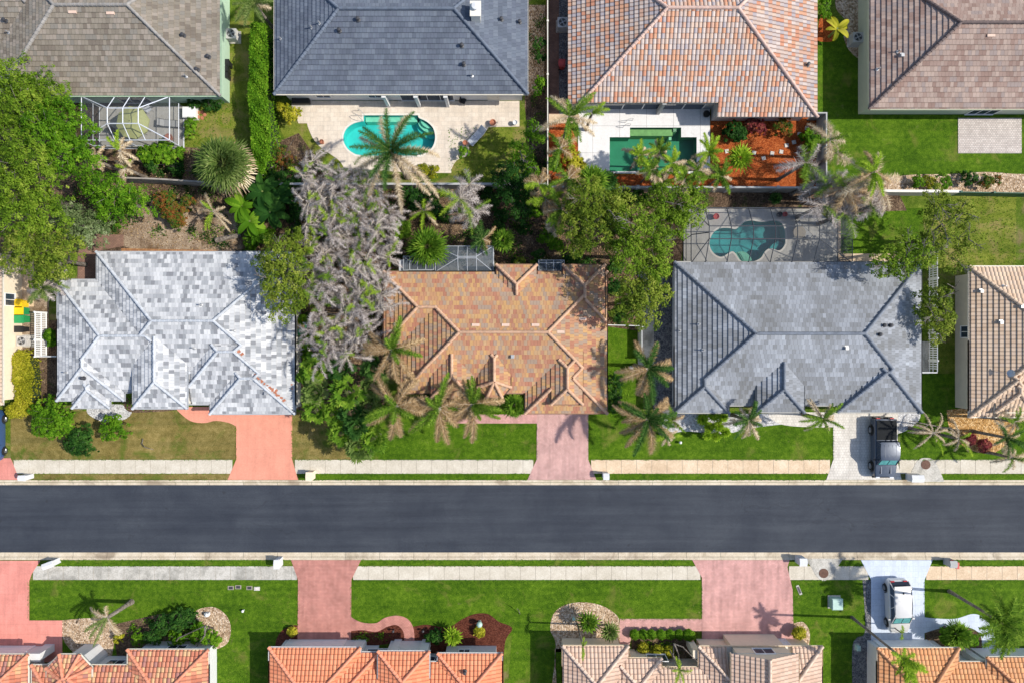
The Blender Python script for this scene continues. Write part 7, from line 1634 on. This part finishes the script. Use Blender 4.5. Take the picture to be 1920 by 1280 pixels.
soilp = [[(556,350),(1160,356),(1160,500),(556,500)],[(140,345),(556,350),(556,470),(300,470),(240,440),(140,440)],[(556,480),(720,505),(720,770),(556,765)],[(1140,500),(1262,500),(1262,560),(1195,612),(1140,610)],[(478,290),(600,290),(640,345),(480,345)],[(250,275),(400,285),(470,330),(250,335)],[(990,20),(1026,20),(1026,340),(1000,340)]]
cover('fallen_leaves', 'brown fallen leaves on the shaded soil beds', soilp, 26, .13, 'dead_brown', .05, .03, 1)
cover('ground_cover', 'low green plants growing through the soil beds', soilp, 30, .16, 'dark', .15, .12, 2, clumps=.35)
cover('ground_cover', 'bright weeds scattered in the soil beds', soilp, 12, .14, 'bright', .15, .12, 3, clumps=.25)
cover('bed_plants', 'small bedding plants along the front walls', [[(225,742),(345,742),(345,768),(300,772),(240,770)],[(705,740),(980,745),(980,776),(860,776),(705,790)],[(1186,1200),(1300,1200),(1300,1232),(1186,1232)],[(250,1160),(390,1150),(400,1212),(220,1222)],[(660,1182),(755,1180),(757,1198),(660,1200)]], 46, .16, 'bright', .18, .14, 4, clumps=1.0)
cover('grass_tufts', 'longer grass tufts in the side and back lawns', [[(1745,370),(1905,370),(1905,600),(1745,700)],[(345,185),(470,185),(470,300),(345,300)],[(840,240),(990,240),(960,335),(840,330)],[(1138,690),(1200,690),(1200,780),(1138,780)]], 26, .12, 'bright', .04, .03, 5)

# grass creeping over the edges of the paving
edges = []
def es(x0, y0, x1, y1, h=1.3):
    if abs(x1-x0) > abs(y1-y0): edges.append([(x0, y0-h), (x1, y0-h), (x1, y1+h), (x0, y1+h)])
    else: edges.append([(x0-h, y0), (x0+h, y0), (x1+h, y1), (x1-h, y1)])
for a, b, c in ((26,436,861),(553,1000,861),(1108,1556,861),(1690,1930,861),(60,425,887.5),(562,992,887.5),(1116,1550,887.5),(1768,1930,888),(100,508,1060),(676,1300,1060),(1572,1618,1060),(1746,1930,1060),(60,556,1087),(662,1314,1087),(1484,1626,1087),(1738,1930,1087),(60,425,898.5),(562,988,898.5),(1120,1548,898.5),(100,545,1049),(680,1298,1049),(1162,1316,1160),(1750,1920,1049)): es(a, c, b, c)
for x, y0, y1 in ((443,800,861),(548,785,861),(1007,793,861),(1103,780,861),(1562,800,861),(1684,812,861),(54,1090,1160),(559,1090,1170),(658,1090,1152),(1316,1090,1158),(1487,1090,1165),(1733,1090,1156)): es(x, y0, x, y1)
cover('edge_grass', 'short grass creeping over the edges of the paving', edges, 150, .085, 'bright', .055, .012, 9)
cover('loose_leaves', 'small dry leaves blown along the kerbs and drives', [[(0,895),(1920,895),(1920,909),(0,909)],[(0,1036),(1920,1036),(1920,1049),(0,1049)],[(443,775),(548,775),(548,860),(443,860)],[(1562,775),(1640,775),(1640,860),(1562,860)],[(1562,1050),(1300,1050),(1300,1180),(1486,1180)]], 1.3, .07, 'dead_brown', .062, .004, 10)
feather_palm('dark green palm in the shaded bed between the orange fronded palm and the round one', 905, 448, 30, 3.0, (9, 3), ('palm_dark', 'dead_brown'), wl=.36)
fan_palm('small fan palm under the edge of the dead grey palms near the orange roof', 752, 430, 26, 2.2, 20, 'palm', seed=71, trunk=.09, petiole=.5)
shrub('loose green shrubs at the foot of the stucco wall behind the small dark cage', [(830,400,12,.9),(925,378,14,1.0),(940,405,12,.8)], 'dark', .22, gap=.2, seed=61)
shrub('bright shrubs crowding the fence corner left of the olive oak', [(1035,310,14,1.4),(1000,395,14,1.2),(1025,445,14,1.2),(1045,460,12,1.0)], 'bright', .24, gap=.1, seed=62)
shrub('low shrubs at the foot of the stucco wall under the dark glossy tree', [(915,360,12,.9),(935,425,12,.8),(985,430,12,.8)], 'dark', .22, gap=.2, seed=63)
